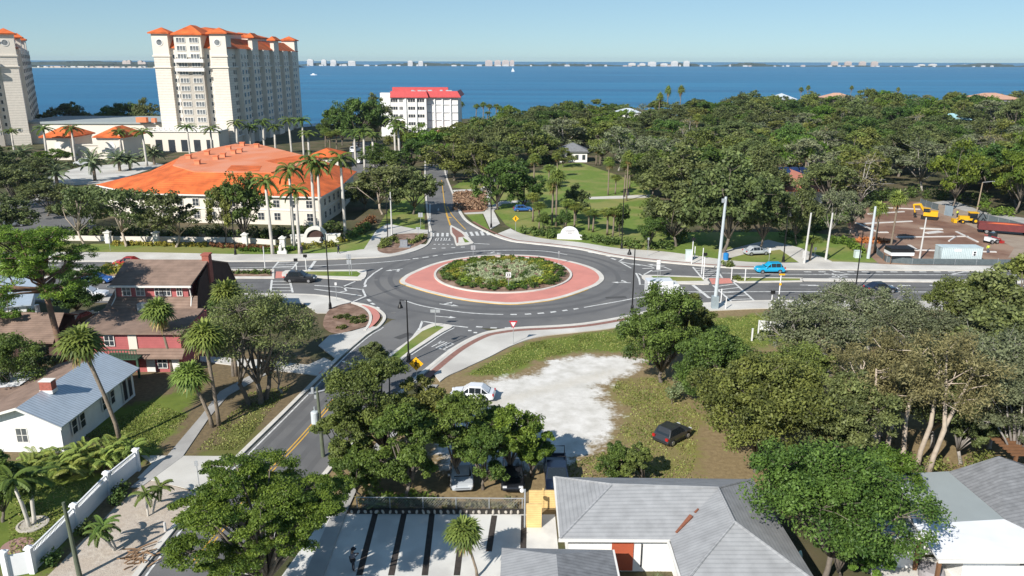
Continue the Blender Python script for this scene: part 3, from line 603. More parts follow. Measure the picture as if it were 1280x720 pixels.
arrow(561, 381.5, -.35, 1); arrow(557, 396.5, -.25, 0); arrow(777, 353.5, math.pi - .1, -1); arrow(493, 337.5, math.pi + .5, 1); arrow(618, 316.8, 0, 1, .9); arrow(820, 331.5, math.pi - .35, 0); arrow(548, 262, -1.5, 0)
def word(txt, px, py, ang, h, wd):
    x, y = G(px, py); mb = MB(); c, d = math.cos(ang), math.sin(ang)
    ST = {'Y': [((0, 1), (.5, .5)), ((1, 1), (.5, .5)), ((.5, .5), (.5, 0))], 'I': [((.5, 0), (.5, 1))], 'E': [((0, 0), (0, 1)), ((0, 1), (1, 1)), ((0, .5), (.8, .5)), ((0, 0), (1, 0))], 'L': [((0, 1), (0, 0)), ((0, 0), (1, 0))], 'D': [((0, 0), (0, 1)), ((0, 1), (.7, 1)), ((.7, 1), (1, .7)), ((1, .7), (1, .3)), ((1, .3), (.7, 0)), ((.7, 0), (0, 0))]}
    n = len(txt)
    for i, ch in enumerate(txt):
        for a, b in ST[ch]:
            q = []
            for p in (a, b): u = (i - n / 2) * wd * 1.3 + p[0] * wd; v = (p[1] - .5) * h; q.append((x + u * c - v * d, y + u * d + v * c))
            mb.strip(q, .17, ZP + .012)
    return struct(mb.build('road_lettering', WHITE))
word('YIELD', 558, 433, -.55, 2.2, .48); word('YIELD', 553.5, 299.5, math.pi, 2.4, .45)
yb = MB(); yb.strip(smooth(PX((420, 500), (397, 527), (376, 551), (340, 590), (290, 650), (245, 705)), 4), .13, ZP); yb.strip(offset(smooth(PX((420, 500), (397, 527), (376, 551), (340, 590), (290, 650), (245, 705)), 4), -.32), .13, ZP)
yb.strip(smooth(PX((556, 258), (559, 270), (563, 282)), 4), .35, ZP); yb.strip(smooth(PX((559, 258), (566, 270), (582, 287)), 4), .2, ZP); yb.strip(PX((557, 262), (559.5, 263)), .4, ZP + .004); yb.strip(PX((559, 271), (564, 272.5)), .5, ZP + .004); yb.strip(PX((552, 225), (556, 258)), .2, ZP); yb.strip(PX((-250, 337), (343, 337)), .12, ZP + .03)
struct(yb.build('yellow_line', YELLOW))
# ------------------------------------------------------------------ building materials
CREAM = mat('cream_stucco', (.72, .665, .585), .9, (.66, .61, .53), .15)
CREAM2 = stripes('banded_stucco', (.68, .625, .55), (.53, .485, .42), .95, .8, .9, noise=.06)
TAUPE = mat('taupe_stucco', (.47, .43, .375), .9, (.42, .385, .335), .2)
TRIM = mat('white_trim', (.76, .74, .70), .7, (.68, .66, .62), .5)
WHITEW = mat('white_painted_wall', (.80, .79, .77), .75, (.72, .71, .69), .35, .1, 20)
ORANGE = stripes('orange_tile', (.60, .135, .035), (.46, .095, .025), .45, .75, .75, 1, bump=.5, noise=.32, nscale=.35)
DECKO = mat('salmon_roof_deck', (.70, .24, .115), .8, (.60, .19, .085), .25, col3=(.66, .27, .16), s3=.12)
REDM = stripes('red_mansard', (.50, .075, .075), (.38, .055, .055), .5, .8, .6, 0, noise=.1)
GLASS = mat('window_glass', (.045, .055, .065), .12, (.03, .035, .045), .3, spec=.6)
GLASSB = mat('pale_blind_glass', (.22, .23, .235), .2, (.07, .08, .09), .7, spec=.6, contrast=.3)
DARK = mat('dark_metal', (.018, .018, .02), .45, (.014, .014, .016), 2)
SHG = stripes('grey_shingle', (.285, .29, .30), (.245, .25, .26), .26, .7, .9, 1, bump=.3, noise=.13, nscale=1.2)
SHGX = stripes('grey_shingle_across', (.285, .29, .30), (.245, .25, .26), .26, .7, .9, 0, bump=.3, noise=.13, nscale=1.2)
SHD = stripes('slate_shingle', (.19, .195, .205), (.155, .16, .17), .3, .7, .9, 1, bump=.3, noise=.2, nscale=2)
SHB = stripes('brown_shingle', (.235, .165, .13), (.19, .13, .10), .3, .7, .95, 1, bump=.3, noise=.2, nscale=.9)
REDW = stripes('red_clapboard', (.43, .125, .125), (.33, .095, .095), .2, .82, .75, 2, bump=.3, noise=.08)
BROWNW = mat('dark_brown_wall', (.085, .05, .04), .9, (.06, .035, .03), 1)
METR = stripes('silver_blue_metal_roof', (.50, .57, .645), (.31, .365, .43), .33, .78, .42, 1, bump=.5, metal=.25, noise=.06)
SIDING = stripes('white_board_siding', (.80, .80, .80), (.66, .66, .67), .4, .93, .7, 0, noise=.05)
BRK = stripes('red_brick', (.36, .11, .08), (.25, .12, .09), .14, .8, .9, 2, noise=.2, nscale=5)
TIMBER = stripes('new_pine_boards', (.66, .47, .21), (.42, .28, .11), .15, .86, .8, 2, noise=.12, nscale=2)
BROWNP = mat('brown_timber', (.20, .10, .05), .8, (.14, .07, .035), 2)
FLATR = mat('grey_roof_membrane', (.31, .345, .35), .8, (.27, .30, .305), .5)
WHITER = mat('white_roof_coating', (.74, .75, .77), .7, (.66, .67, .69), .8)
GREENW = mat('green_painted_wood', (.05, .11, .07), .7, (.035, .08, .05), 2)
REDDOOR = mat('rust_red_door', (.42, .095, .045), .7, (.36, .08, .04), 1)
STEEL = mat('galvanised_steel', (.52, .54, .56), .45, (.44, .46, .48), 1.5, metal=.5)
def plate(mb, pts, th=.16, mi=0):
    n = len(pts); q = [Vector(p) for p in pts]; nv = (q[1] - q[0]).cross(q[2] - q[0])
    if nv.z < 0: q = q[::-1]
    return mb.add(q + [p - Vector((0, 0, th)) for p in q], [tuple(range(n)), tuple(range(2 * n - 1, n - 1, -1))] + [(i, n + i, n + (i + 1) % n, (i + 1) % n) for i in range(n)], mi)
def win(parent, p, ang, w, h, fm=None, gm=None, cols=1, rows=2, name='window', fr=.07, dep=.08):
    """window: frame with glazing bars, pane as sub-part; local x along the wall, outward normal at angle ang"""
    M = Matrix.Translation(Vector(p)) @ Matrix.Rotation(ang + math.pi / 2, 4, 'Z'); mb = MB()
    for s in (-1, 1): mb.box((s * (w / 2), 0, 0), (fr, dep, h + fr), M=M); mb.box((0, 0, s * h / 2), (w - fr, dep, fr), M=M)
    for c in range(1, cols): mb.box((-w / 2 + w * c / cols, 0, 0), (fr * .8, dep * .8, h - fr), M=M)
    for r in range(1, rows): mb.box((0, 0, -h / 2 + h * r / rows), (w - fr, dep * .7, fr * .7), M=M)
    f = mb.build(name, fm or TRIM, parent); g = MB().box((0, .0, 0), (w - fr, dep * .4, h - fr), M=M).build('pane', gm or GLASS, f); return f
def wallbox(mb, x0, y0, x1, y1, z0, z1, mi=0): return mb.bx(x0, y0, z0, x1, y1, z1, mi)
def hipcap(mb, x0, y0, x1, y1, z0, z1, over=.6, mi=0):
    x0 -= over; y0 -= over; x1 += over; y1 += over; w, d = x1 - x0, y1 - y0; r = min(w, d) / 2; cx, cy = (x0 + x1) / 2, (y0 + y1) / 2
    if w > d + .1: A, B = (x0 + r, cy, z1), (x1 - r, cy, z1); fs = [(0, 1, 5, 4), (1, 2, 5), (2, 3, 4, 5), (3, 0, 4)]
    elif d > w + .1: A, B = (cx, y0 + r, z1), (cx, y1 - r, z1); fs = [(0, 1, 4), (1, 2, 5, 4), (2, 3, 5), (3, 0, 4, 5)]
    else: A = B = (cx, cy, z1); fs = [(0, 1, 4), (1, 2, 4), (2, 3, 4), (3, 0, 4)]
    mb.add([(x0, y0, z0), (x1, y0, z0), (x1, y1, z0), (x0, y1, z0), A, B], fs, mi)
    return mb.bx(x0 + .1, y0 + .1, z0 - .35, x1 - .1, y1 - .1, z0 - .003, mi)
# ------------------------------------------------------------------ condominium towers
def condo(label):
    t = thing('apartment_tower', label, 'tower block', (-104, 295.3, 0), R_(1.5))
    D = 108; FH = 2.82; b = MB()
    b.bx(-26.2, 1.6, 0, -.8, D - 1, 36.2); b.build('wall', CREAM, t)
    for x in (-27, -6.2):
        b = MB(); b.bx(x, 0, 0, x + 6.2, 6.2, 4.2); b.bx(x + .25, .25, 4.2, x + 5.95, 5.95, 33.2); b.bx(x - .1, -.1, 33.2, x + 6.3, 6.3, 33.8, 1); b.bx(x + .2, .2, 33.8, x + 6, 6, 41.2, 1); b.bx(x - .15, -.15, 29.3, x + 6.35, 6.35, 29.7, 1); b.build('corner_turret', [CREAM2, CREAM], t)
        b = MB(); b.bx(x, D - 6.2, 0, x + 6.2, D, 41.2); b.build('rear_turret', CREAM, t)
    b = MB(); b.bx(-18.4, -.9, 0, -8.8, 5.5, 4.1); b.bx(-18.2, -.7, 4.1, -9, 5.5, 33); b.bx(-18.4, -.9, 33, -8.8, 7, 40.7, 1); b.build('centre_bay', [TAUPE, CREAM], t)
    for k in range(6):
        s = MB(); y = 12 + k * 16; s.bx(-.8, y, 0, .9, y + 8.5, 36.2); s.bx(-.9, y + 8.5, 0, -.3, y + 10.5, 35, 1); s.build('side_bay', [CREAM, TAUPE], t)
    for y in (30, 62): s = MB(); s.bx(-1, y, 36, .6, y + 8, 40.4); s.build('roof_turret', CREAM, t)
    for z in (4.1, 29.4): s = MB(); s.bx(-27.15, 1.45, z, .0, D - .9, z + .35); s.build('string_course', TRIM, t)
    b = MB()
    for x in (-27, -6.2): hipcap(b, x, 0, x + 6.2, 6.2, 41.55, 43.5, .8)
    for x in (-27, -6.2): hipcap(b, x, D - 6.2, x + 6.2, D, 41.55, 43.4, .8)
    hipcap(b, -18.4, -.9, -8.8, 14, 41.05, 44.4, .9)
    # orange eaves roof and the higher ridge running back
    b.add([(-26.8, .9, 36.2), (.4, .9, 36.2), (.4, D, 36.2), (-26.8, D, 36.2), (-22, 6, 40.2), (-5, 6, 40.2), (-5, D - 5, 40.2), (-22, D - 5, 40.2)], [(0, 1, 5, 4), (1, 2, 6, 5), (2, 3, 7, 6), (3, 0, 4, 7)])
    b.bx(-22, 6, 40, -5, D - 5, 40.18); hipcap(b, -20.5, 12, -6.5, 40, 42.3, 44.2, .8); hipcap(b, -1, 30, .6, 38, 40.9, 42.6, 1.2); hipcap(b, -1, 62, .6, 70, 40.6, 42.2, 1.2); hipcap(b, -19, 52, -7, 84, 41.8, 43.6, .8)
    b.build('tiled_roof', ORANGE, t)
    b = MB(); b.bx(-20.5, 12, 40.2, -6.5, 40, 41.95); b.bx(-19, 52, 40.2, -7, 84, 41.45); b.build('penthouse', CREAM, t)
    for x in (-24.1, -3.3):
        for z, r in ((38.2, 1.0), (5.8, .55)):
            b = MB()
            n = 18; yy = .2 if z > 10 else .25
            b.add([(x + rr * math.cos(k * 2 * math.pi / n), y2, z + rr * math.sin(k * 2 * math.pi / n)) for rr, y2 in ((r * 1.3, yy - .03), (r * 1.3, yy - .14), (r, yy - .14)) for k in range(n)], [(i * n + k, i * n + (k + 1) % n, (i + 1) * n + (k + 1) % n, (i + 1) * n + k) for i in range(2) for k in range(n)], 0)
            b.add([(x + r * math.cos(k * 2 * math.pi / n), yy - .06, z + r * math.sin(k * 2 * math.pi / n)) for k in range(n)], [tuple(range(n - 1, -1, -1))], 1)
            b.build('round_window', [TRIM, GLASSB], t)
    def wd(mb, w, h, c):
        mb.box((0, 0, 0), (w, .1, h), mi=1)
        for s in (-1, 1): mb.box((s * (w / 2 + .06), -.02, 0), (.14, .2, h + .3)); mb.box((0, -.03, s * (h / 2 + .07)), (w, .22, .14))
        for k in range(1, c): mb.box((-w / 2 + w * k / c, -.03, 0), (.16, .14, h))
        return mb
    M3 = wd(MB(), 3.0, 1.55, 3).build('window', [TRIM, GLASSB], t); M1 = wd(MB(), .75, 1.35, 1).build('window', [TRIM, GLASS], t); first = {id(M3): True, id(M1): True}
    def put(src, x, y, z):
        o = src
        if first.pop(id(src), None) is None: o = src.copy(); C.objects.link(o); o.parent = t
        o.location = (x, y, z)
    for k in range(1, 14):
        z = 2.6 + k * FH - .3
        for x in (-16.0, -11.3): put(M3, x, -.76 if z < 33 else -.96, z)
        if z < 35.5:
            for x in (-20.0, -7.5): put(M1, x, 1.55, z)
            for x in (-18.9,): put(M1, x - .05, 1.55, z)
            put(M1, -7.0 + .1, 1.55, z) if False else None
    b = MB()
    for k in range(1, 12):
        z = 2.6 + k * FH - .3
        for q in range(6):
            y = 12 + q * 16
            for yy, w, xx in ((y + 2, 1.5, .95), (y + 6.2, 1.5, .95), (y - 4, 1.9, -.75), (y - 1.4, .8, -.75), (y + 11.5, .8, -.75)):
                b.box((xx, yy, z), (.14, w, 1.7), mi=1); b.box((xx + .03, yy, z - .82), (.2, w + .3, .12)); b.box((xx + .03, yy, z + .82), (.16, w + .2, .1)); b.box((xx + .03, yy, z), (.14, .1, 1.5))
    o = b.build('side_windows', [TRIM, GLASS], t); o['kind'] = 'stuff'  # side panes kept darker, painting in some of this face's shade
    for z in (31.4, 28.3):
        b = MB(); b.bx(-18.6, -2.2, z - .25, -8.2, -.9, z); b.bx(-18.6, -2.25, z, -8.2, -2.1, z + 1); b.bx(-18.6, -2.1, z, -18.45, -.9, z + 1); b.bx(-8.35, -2.1, z, -8.2, -.9, z + 1); b.build('balcony', TRIM, t)
    return t
tw = condo('cream high-rise with orange tiled caps in full view, red-orange roofs and balconies')
dup(tw, (-188.3, 307.7, 0), R_(29), 1.0, 'cream high-rise cut off by the left edge of the photo, only one corner showing')
b_ = thing('podium_terrace', 'low cream terrace building with white balustrade at the foot of the full high-rise', 'building', (0, 0, 0))
m = MB(); m.bx(-131, 284, 0, -106, 294.5, 7.2); m.bx(-131.4, 283.6, 7.2, -105.6, 294.5, 7.6, 1); m.build('wall', [CREAM, TRIM], b_)
m = MB(); 
for i in range(14): m.bx(-131 + i * 1.8, 283.9, 7.6, -130.6 + i * 1.8, 284.2, 8.6)
m.bx(-131.2, 283.85, 8.6, -106, 284.25, 8.85); m.build('balustrade', TRIM, b_)
for i in range(5): m = MB(); m.bx(-129 + i * 4.6, 283.94, .2, -126.6 + i * 4.6, 284, 4.4); m.build('arched_opening', GLASS, b_)
b_ = thing('car_park_deck', 'long low cream parking deck between the two high-rises, pale roof slab', 'building', (0, 0, 0))
m = MB(); m.bx(-196, 312, 0, -131, 345, 7.8); m.bx(-196.5, 311.4, 7.8, -131, 345.5, 8.6, 1); m.build('wall', [CREAM, FLATR], b_)
m = MB(); m.bx(-147, 309, 8.6, -143, 311, 10.5); m.bx(-141, 309, 8.6, -139.6, 311, 10.2); m.build('roof_turret', DECKO, b_)
# ------------------------------------------------------------------ gate pavilions
pv = thing('gate_pavilion', 'small cream pavilion with orange pyramid roof and round medallion, leftmost of the pair', 'building', (0, 0, 0), 0, 'orange-roofed pavilions below the high-rises')
m = MB(); m.bx(-155, 260, 0, -146.5, 274, 7.3); m.bx(-155.2, 259.8, 6.7, -146.3, 274.2, 7.25, 1); m.build('wall', [CREAM, TRIM], pv)
m = MB(); hipcap(m, -155, 260, -146.5, 274, 7.65, 10.6, 1.1); m.build('roof', ORANGE, pv)
m = MB(); m.tube([(-150.5, 259.98, 4.6), (-150.5, 259.85, 4.6)], [1.2, 1.2], 18); m.build('medallion', TRIM, pv)
dup(pv, (17.4, .5, 0), 0, 1, 'small cream pavilion with orange pyramid roof and round medallion, rightmost of the pair')
m = MB(); m.bx(-146.5, 262, 0, -137.6, 263, 4.6); m.bx(-146.5, 261.7, 4.6, -137.6, 263.2, 5.0); o = m.build('arched_gate_wall', CREAM); tag(o, 'cream arched wall joining the two orange-roofed pavilions', 'wall')
m = MB()
for x in (-144.6, -140):
    n = 10; m.add([(x - 1, 261.95, 0), (x + 1, 261.95, 0), (x + 1, 261.95, 2.4)] + [(x + math.cos(k * math.pi / n), 261.95, 2.4 + math.sin(k * math.pi / n)) for k in range(1, n)] + [(x - 1, 261.95, 2.4)], [tuple(range(n + 3))])
m.build('arch_opening', TAUPE, o)
# ------------------------------------------------------------------ clubhouse
cl = thing('clubhouse', 'large two storey cream building under a broad bright orange tiled roof', 'building', (0, 0, 0))
E_ = [(-77, 157), (-38, 153), (-37, 167), (-38, 190), (-66, 224), (-84, 224), (-86, 207), (-88, 188), (-90.5, 168)]
D_ = [(-66, 161.5), (-50, 161), (-48, 170), (-45.5, 184), (-70, 217), (-77, 218), (-79.5, 205), (-80, 188), (-75, 172)]
W_ = [tuple(Vector(p) + (Vector((-62, 188)) - Vector(p)).normalized() * .9) for p in E_]
m = MB(); m.prism(W_, 0, 5.95); m.build('wall', CREAM, cl)
m = MB(); n = len(E_); m.prism(E_, 5.7, 5.98); m.build('eaves_trim', TRIM, cl)
m = MB(); m.add([(*p, 6.0) for p in E_] + [(*p, 9.6) for p in D_], [(i, (i + 1) % n, n + (i + 1) % n, n + i) for i in range(n)]); m.build('tiled_roof', ORANGE, cl)
m = MB(); m.prism(D_, 9.3, 9.75); m.build('roof_deck', DECKO, cl)
m = MB(); m.prism([(-50.5, 172), (-46, 184), (-52, 192), (-57, 180)], 9.76, 9.79); m.prism([(-60, 163), (-53, 162.5), (-55, 171), (-62, 172)], 9.76, 9.79); m.build('roof_patch', ORANGE, cl)
for i, (px, py) in enumerate(((236, 198), (247, 205), (259, 193), (270, 199), (279, 196), (286, 187), (292, 192), (300, 190), (303, 182), (321, 184))):
    p = at(px, py, 9.8); m = MB(); m.box((0, 0, .45), (1.1, .9, .9)); m.box((0, 0, .95), (1.4, 1.2, .14)); m.build('roof_vent', DECKO, cl, loc=(p.x, p.y, 9.75))
fa, fb = Vector((-76.3, 157.85, 0)), Vector((-39, 154.0, 0)); an = math.atan2(fb.y - fa.y, fb.x - fa.x)
for i in range(11):
    for z in (1.7, 4.3):
        p = fa.lerp(fb, (i + .5) / 11); win(cl, (p.x, p.y - .2, z), an - math.pi / 2, 1.3, 1.5, cols=2)
for i in range(4):
    for z in (1.7, 4.3): win(cl, (-38.28 + i * .22, 157 + i * 3.2, z), -.07, 1.2, 1.4, cols=2)
m = MB(); m.prism([tuple(Vector(p) + (Vector(p) - Vector((-62, 188))).normalized() * .12) for p in W_], 2.9, 3.15); m.build('string_course', TRIM, cl)
gh = thing('gatehouse', 'small cream guard house with bright orange hipped roof by the entrance drive', 'building', (0, 0, 0))
gx, gy = G(405, 210); m = MB(); m.bx(gx - 4.5, gy, 0, gx + 4.5, gy + 11, 3.2); m.build('wall', CREAM, gh); m = MB(); hipcap(m, gx - 4.5, gy, gx + 4.5, gy + 11, 3.5, 5.6, .9); m.build('roof', ORANGE, gh)
for i in range(3): win(gh, (gx - 2.6 + i * 2.4, gy - .04, 1.7), -math.pi / 2, 1.5, 1.4, cols=3)
sw = thing('site_wall', 'low cream garden wall with square piers in front of the clubhouse hedge', 'wall', (0, 0, 0))
wl = PX((60, 300), (150, 301.5), (300, 303), (345, 306)); m = MB(); m.strip(wl, .35, 0, .9); m.build('wall_panel', CREAM, sw)
for px, py in ((136, 303.5), (196, 304), (307, 306.5), (354, 311)):
    x, y = G(px, py); m = MB(); m.box((0, 0, .95), (.85, .85, 1.9)); m.box((0, 0, 1.98), (1.15, 1.15, .18)); m.lathe((0, 0, 2.07), [(.5, 0), (.12, .3), (.05, .34)], 4); m.build('pier', TRIM, sw, loc=(x, y, 0))
ms = thing('monument_sign', 'curved cream entrance sign wall with arched centre beside the flower bed', 'sign', (*G(395, 303), 0), R_(8))
m = MB(); n = 14; m.bx(-4.4, -.3, 0, -1.9, .3, 1.35); m.bx(1.9, -.3, 0, 4.4, .3, 1.35); m.bx(-4.5, -.38, 1.35, -1.9, .38, 1.55); m.bx(1.9, -.38, 1.35, 4.5, .38, 1.55)
arc = [(2.1 * math.cos(k * math.pi / n), 2.1 * math.sin(k * math.pi / n) + 1) for k in range(n + 1)]; arc2 = [(1.55 * math.cos(k * math.pi / n), 1.45 * math.sin(k * math.pi / n) + 1) for k in range(n + 1)]
for k in range(n):
    q = [arc[k], arc[k + 1], arc2[k + 1], arc2[k]]; m.add([(p[0], y, p[1]) for y in (-.4, .4) for p in q], [(0, 1, 2, 3)[::-1], (4, 5, 6, 7), (0, 4, 5, 1), (1, 5, 6, 2), (2, 6, 7, 3), (3, 7, 4, 0)])
m.bx(-2.1, -.4, 0, 2.1, .4, 1); m.build('wall', TRIM, ms)
m = MB(); m.add([(p[0], -.1, p[1]) for p in arc2], [tuple(range(n, -1, -1))]); m.build('sign_panel', BROWNW, ms)
# ------------------------------------------------------------------ white block on the shore
wb = thing('apartment_block', 'white five storey apartment block with red mansard roof by the bay', 'building', (0, 0, 0))
m = MB(); m.bx(-57.5, 350, 0, -24, 374, 17.2); m.bx(-57.5, 347.4, 0, -37.6, 350, 17.2); m.bx(-57.6, 347.2, 0, -53.2, 350, 18.6); m.bx(-56, 352, 17.2, -26, 372, 17.8, 1); m.build('wall', [WHITEW, WHITER], wb)
m = MB()
m.add([(-53.2, 346.4, 16.9), (-36.6, 346.4, 16.9), (-36.6, 348.6, 16.9), (-22.6, 348.6, 16.9), (-53.2, 348.2, 19.3), (-37.6, 348.2, 19.3), (-37.6, 350.6, 19.3), (-24.2, 350.6, 19.3), (-22.6, 376, 16.9), (-24.2, 374, 19.3), (-57, 374, 19.3), (-57, 362, 19.3)], [(0, 1, 5, 4), (1, 2, 6, 5), (2, 3, 7, 6), (3, 8, 9, 7)])
m.bx(-53.2, 346.4, 16.6, -36.6, 347.3, 16.9); m.bx(-37.5, 348.6, 16.6, -22.6, 349.9, 16.9); m.bx(-56, 372.5, 17.8, -30, 374.5, 20.2); m.build('mansard_roof', REDM, wb)
rng = np.random.default_rng(3)
for i in range(16): x, y = -46 + rng.random() * 20, 353 + rng.random() * 16; m = MB(); m.box((x, y, 18.5), (1 + rng.random(), 1, .8 + rng.random())); m.build('roof_unit', STEEL, wb)
for f in range(5):
    z = 2.2 + f * 3.3
    for x, w in ((-51.6, 3), (-48.6, 1.6), (-44, 3.2), (-40, 3.2)): win(wb, (x, 347.36, z), -math.pi / 2, w, 1.5, gm=GLASS, cols=3, rows=1, fr=.16)
for x in (-46.6, -42, -37.9): m = MB(); m.bx(x - .35, 346.9, 0, x + .35, 347.45, 16.6); m.build('pilaster', WHITEW, wb)
for x in (-34.2, -30.8, -27.2): m = MB(); m.bx(x - .25, 349.4, 0, x + .25, 350.05, 16.6); m.build('pilaster', WHITEW, wb)
for f in range(1, 5): m = MB(); m.bx(-37.4, 349.7, f * 3.35, -24.1, 350.05, f * 3.35 + .3); m.build('floor_band', mat('grey_band', (.5, .5, .52)), wb)
m = MB(); m.bx(-33, 346, 0, -28.5, 350, 1.9); hipcap(m, -33, 346, -28.5, 350, 2.3, 3.1, .4, 1); m.build('entrance_canopy', [WHITEW, REDM], wb)
# ------------------------------------------------------------------ red house
rh = thing('red_house', 'red clapboard house with brown gambrel roof, brick chimney and rear wing', 'house', (0, 0, 0))
m = MB(); m.bx(-45.4, 84.6, 0, -36.2, 97, 5.0); m.bx(-45.2, 84.9, 5, -37, 89, 7.35); m.build('wall', REDW, rh)
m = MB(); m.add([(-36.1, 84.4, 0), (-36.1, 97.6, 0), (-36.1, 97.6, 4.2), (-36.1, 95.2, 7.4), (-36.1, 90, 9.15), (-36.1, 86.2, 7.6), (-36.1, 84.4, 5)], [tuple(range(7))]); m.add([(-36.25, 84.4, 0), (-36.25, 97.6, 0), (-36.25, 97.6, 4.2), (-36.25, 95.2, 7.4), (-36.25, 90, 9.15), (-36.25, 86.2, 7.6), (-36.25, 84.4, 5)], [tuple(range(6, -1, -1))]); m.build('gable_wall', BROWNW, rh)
m = MB(); plate(m, [(-45.6, 84.3, 7.5), (-36.4, 84.3, 7.5), (-36.0, 89.3, 9.3), (-45.8, 89.3, 9.3)]); plate(m, [(-45.8, 89.3, 9.3), (-36, 89.3, 9.3), (-36, 95.2, 7.5), (-45.8, 95.2, 7.5)]); plate(m, [(-45.8, 95.2, 7.5), (-36, 95.2, 7.5), (-36, 97.8, 4.1), (-45.8, 97.8, 4.1)])
plate(m, [(-46.1, 83.6, 4.95), (-35.6, 83.6, 4.95), (-36, 85.0, 6.1), (-45.9, 85.0, 6.1)]); plate(m, [(-46.1, 83.7, 5.0), (-45.3, 84.8, 6.0), (-45.3, 89.3, 9.25), (-46.1, 90, 5)]); m.build('roof', SHB, rh)
m = MB(); m.bx(-45.8, 84.15, 7.3, -36.3, 84.3, 7.5); m.bx(-46.2, 83.45, 4.75, -35.5, 83.6, 4.95); m.tube([(-45.4, 84.2, 7.3), (-45.2, 84.8, 7), (-45.3, 84.8, 6), (-45.5, 83.8, 5)], .07, 6); m.tube([(-36.6, 84.2, 7.3), (-36.7, 84.7, 7), (-36.6, 84.7, 6), (-36.4, 83.8, 5)], .07, 6); m.build('gutter', TRIM, rh)
m = MB(); m.bx(-36.7, 89, 6.5, -35.9, 90, 9.85); m.bx(-36.8, 88.9, 9.85, -35.8, 90.1, 10.0); m.build('chimney', BRK, rh)
for x, w, c in ((-44.0, .95, 1), (-42.4, .95, 1), (-40.3, .9, 1), (-39.4, .9, 1), (-37.95, .6, 1), (-42.4, .0, 0)):
    if w: win(rh, (x, 84.84, 6.72), -math.pi / 2, w, 1.15, fm=TRIM, cols=2, rows=2, gm=GLASSB if x < -42 else GLASS)
m = MB(); m.bx(-45.9, 77.1, 0, -35.0, 84.6, 4.55); m.build('wing_wall', REDW, rh)
m = MB(); plate(m, [(-46.6, 76.6, 4.55), (-34.6, 76.6, 4.55), (-34.9, 83.8, 5.0), (-46.2, 83.8, 5.0)]); plate(m, [(-40.4, 76.1, 2.0), (-34.6, 76.1, 2.0), (-34.6, 77.1, 2.7), (-40.4, 77.1, 2.7)]); m.build('wing_roof', SHB, rh)
for x, z in ((-42.5, 3.55), (-37.2, 1.05)): win(rh, (x, 77.04, z), -math.pi / 2, 1.0, 1.15, cols=2)
m = MB(); m.bx(-40.5, 77.0, 2.3, -39.6, 77.09, 4.3); m.build('balcony_door', CREAM, rh)
m = MB(); m.bx(-38.9, 77.0, .05, -38.0, 77.09, 2.0); m.build('white_door', TRIM, rh); m = MB(); m.bx(-36.3, 77.0, .05, -35.4, 77.09, 2.0); m.build('white_door', TRIM, rh)
m = MB(); m.bx(-42.6, 75.3, 2.05, -38.9, 77.1, 2.2)
for i in range(13): m.bx(-42.6 + i * .3, 75.3, 2.2, -42.54 + i * .3, 75.36, 3.1)
m.bx(-42.6, 75.28, 3.1, -38.9, 75.38, 3.2); m.bx(-42.6, 75.3, 0, -42.4, 75.5, 2.1); m.bx(-39.1, 75.3, 0, -38.9, 75.5, 2.1)
for i in range(8): m.bx(-43.8 - i * .25, 75.4, 1.9 - i * .26, -42.6 - i * .25 + .2, 76.4, 1.98 - i * .26)
m.build('balcony', GREENW, rh)
for x in (-41.6, -40.6):
    m = MB(); m.box((0, 0, .4), (.85, .75, .8)); m.lathe((0, 0, .8), [(.3, 0), (.3, .06), (.1, .08)], 12); o = m.build('air_conditioner', STEEL, loc=(x, 84.05 if False else 83.2, 4.98)); tag(o, 'grey air conditioning unit on the low roof of the red house, %s of two' % ('left' if x < -41 else 'right'), 'air conditioner')
# brown house, far left
bh = thing('brown_house', 'dark house with weathered brown gabled roof behind the tall pine trunk', 'house', (0, 0, 0))
m = MB(); m.prism([(-56.4, 79.4), (-49.4, 79), (-51.8, 87.2), (-57.6, 87.2)], 0, 3.0); m.build('wall', BROWNW, bh)
m = MB(); plate(m, [(-56.8, 78.6, 2.9), (-49.2, 78.2, 2.9), (-50.4, 83, 4.7), (-57.5, 83.2, 4.7)]); plate(m, [(-57.5, 83.2, 4.7), (-50.4, 83, 4.7), (-51.8, 88, 2.9), (-58.4, 88, 2.9)]); m.build('roof', SHB, bh)
m = MB(); m.add([(-49.6, 79, 2.8), (-51.7, 87.2, 2.8), (-50.6, 83, 4.5)], [(0, 1, 2), (2, 1, 0)]); m.build('gable_wall', BROWNW, bh)
m = MB(); m.tube([(-53.6, 83.4, 4.5), (-53.6, 83.4, 5.5)], [.25, .25], 10); m.build('roof_vent', STEEL, bh)
o = thing('shed', 'silvery corrugated roof shed at the left edge behind the pine', 'shed', (0, 0, 0)); m = MB(); plate(m, [(-66, 90, 2.8), (-59.8, 92, 2.8), (-65.8, 104, 3.2), (-73, 104, 3.2)]); m.build('roof', METR, o); m = MB(); m.prism([(-65.6, 90.6), (-60.6, 92.2), (-66.2, 103), (-72, 103)], 0, 2.75); m.build('wall', WHITEW, o)
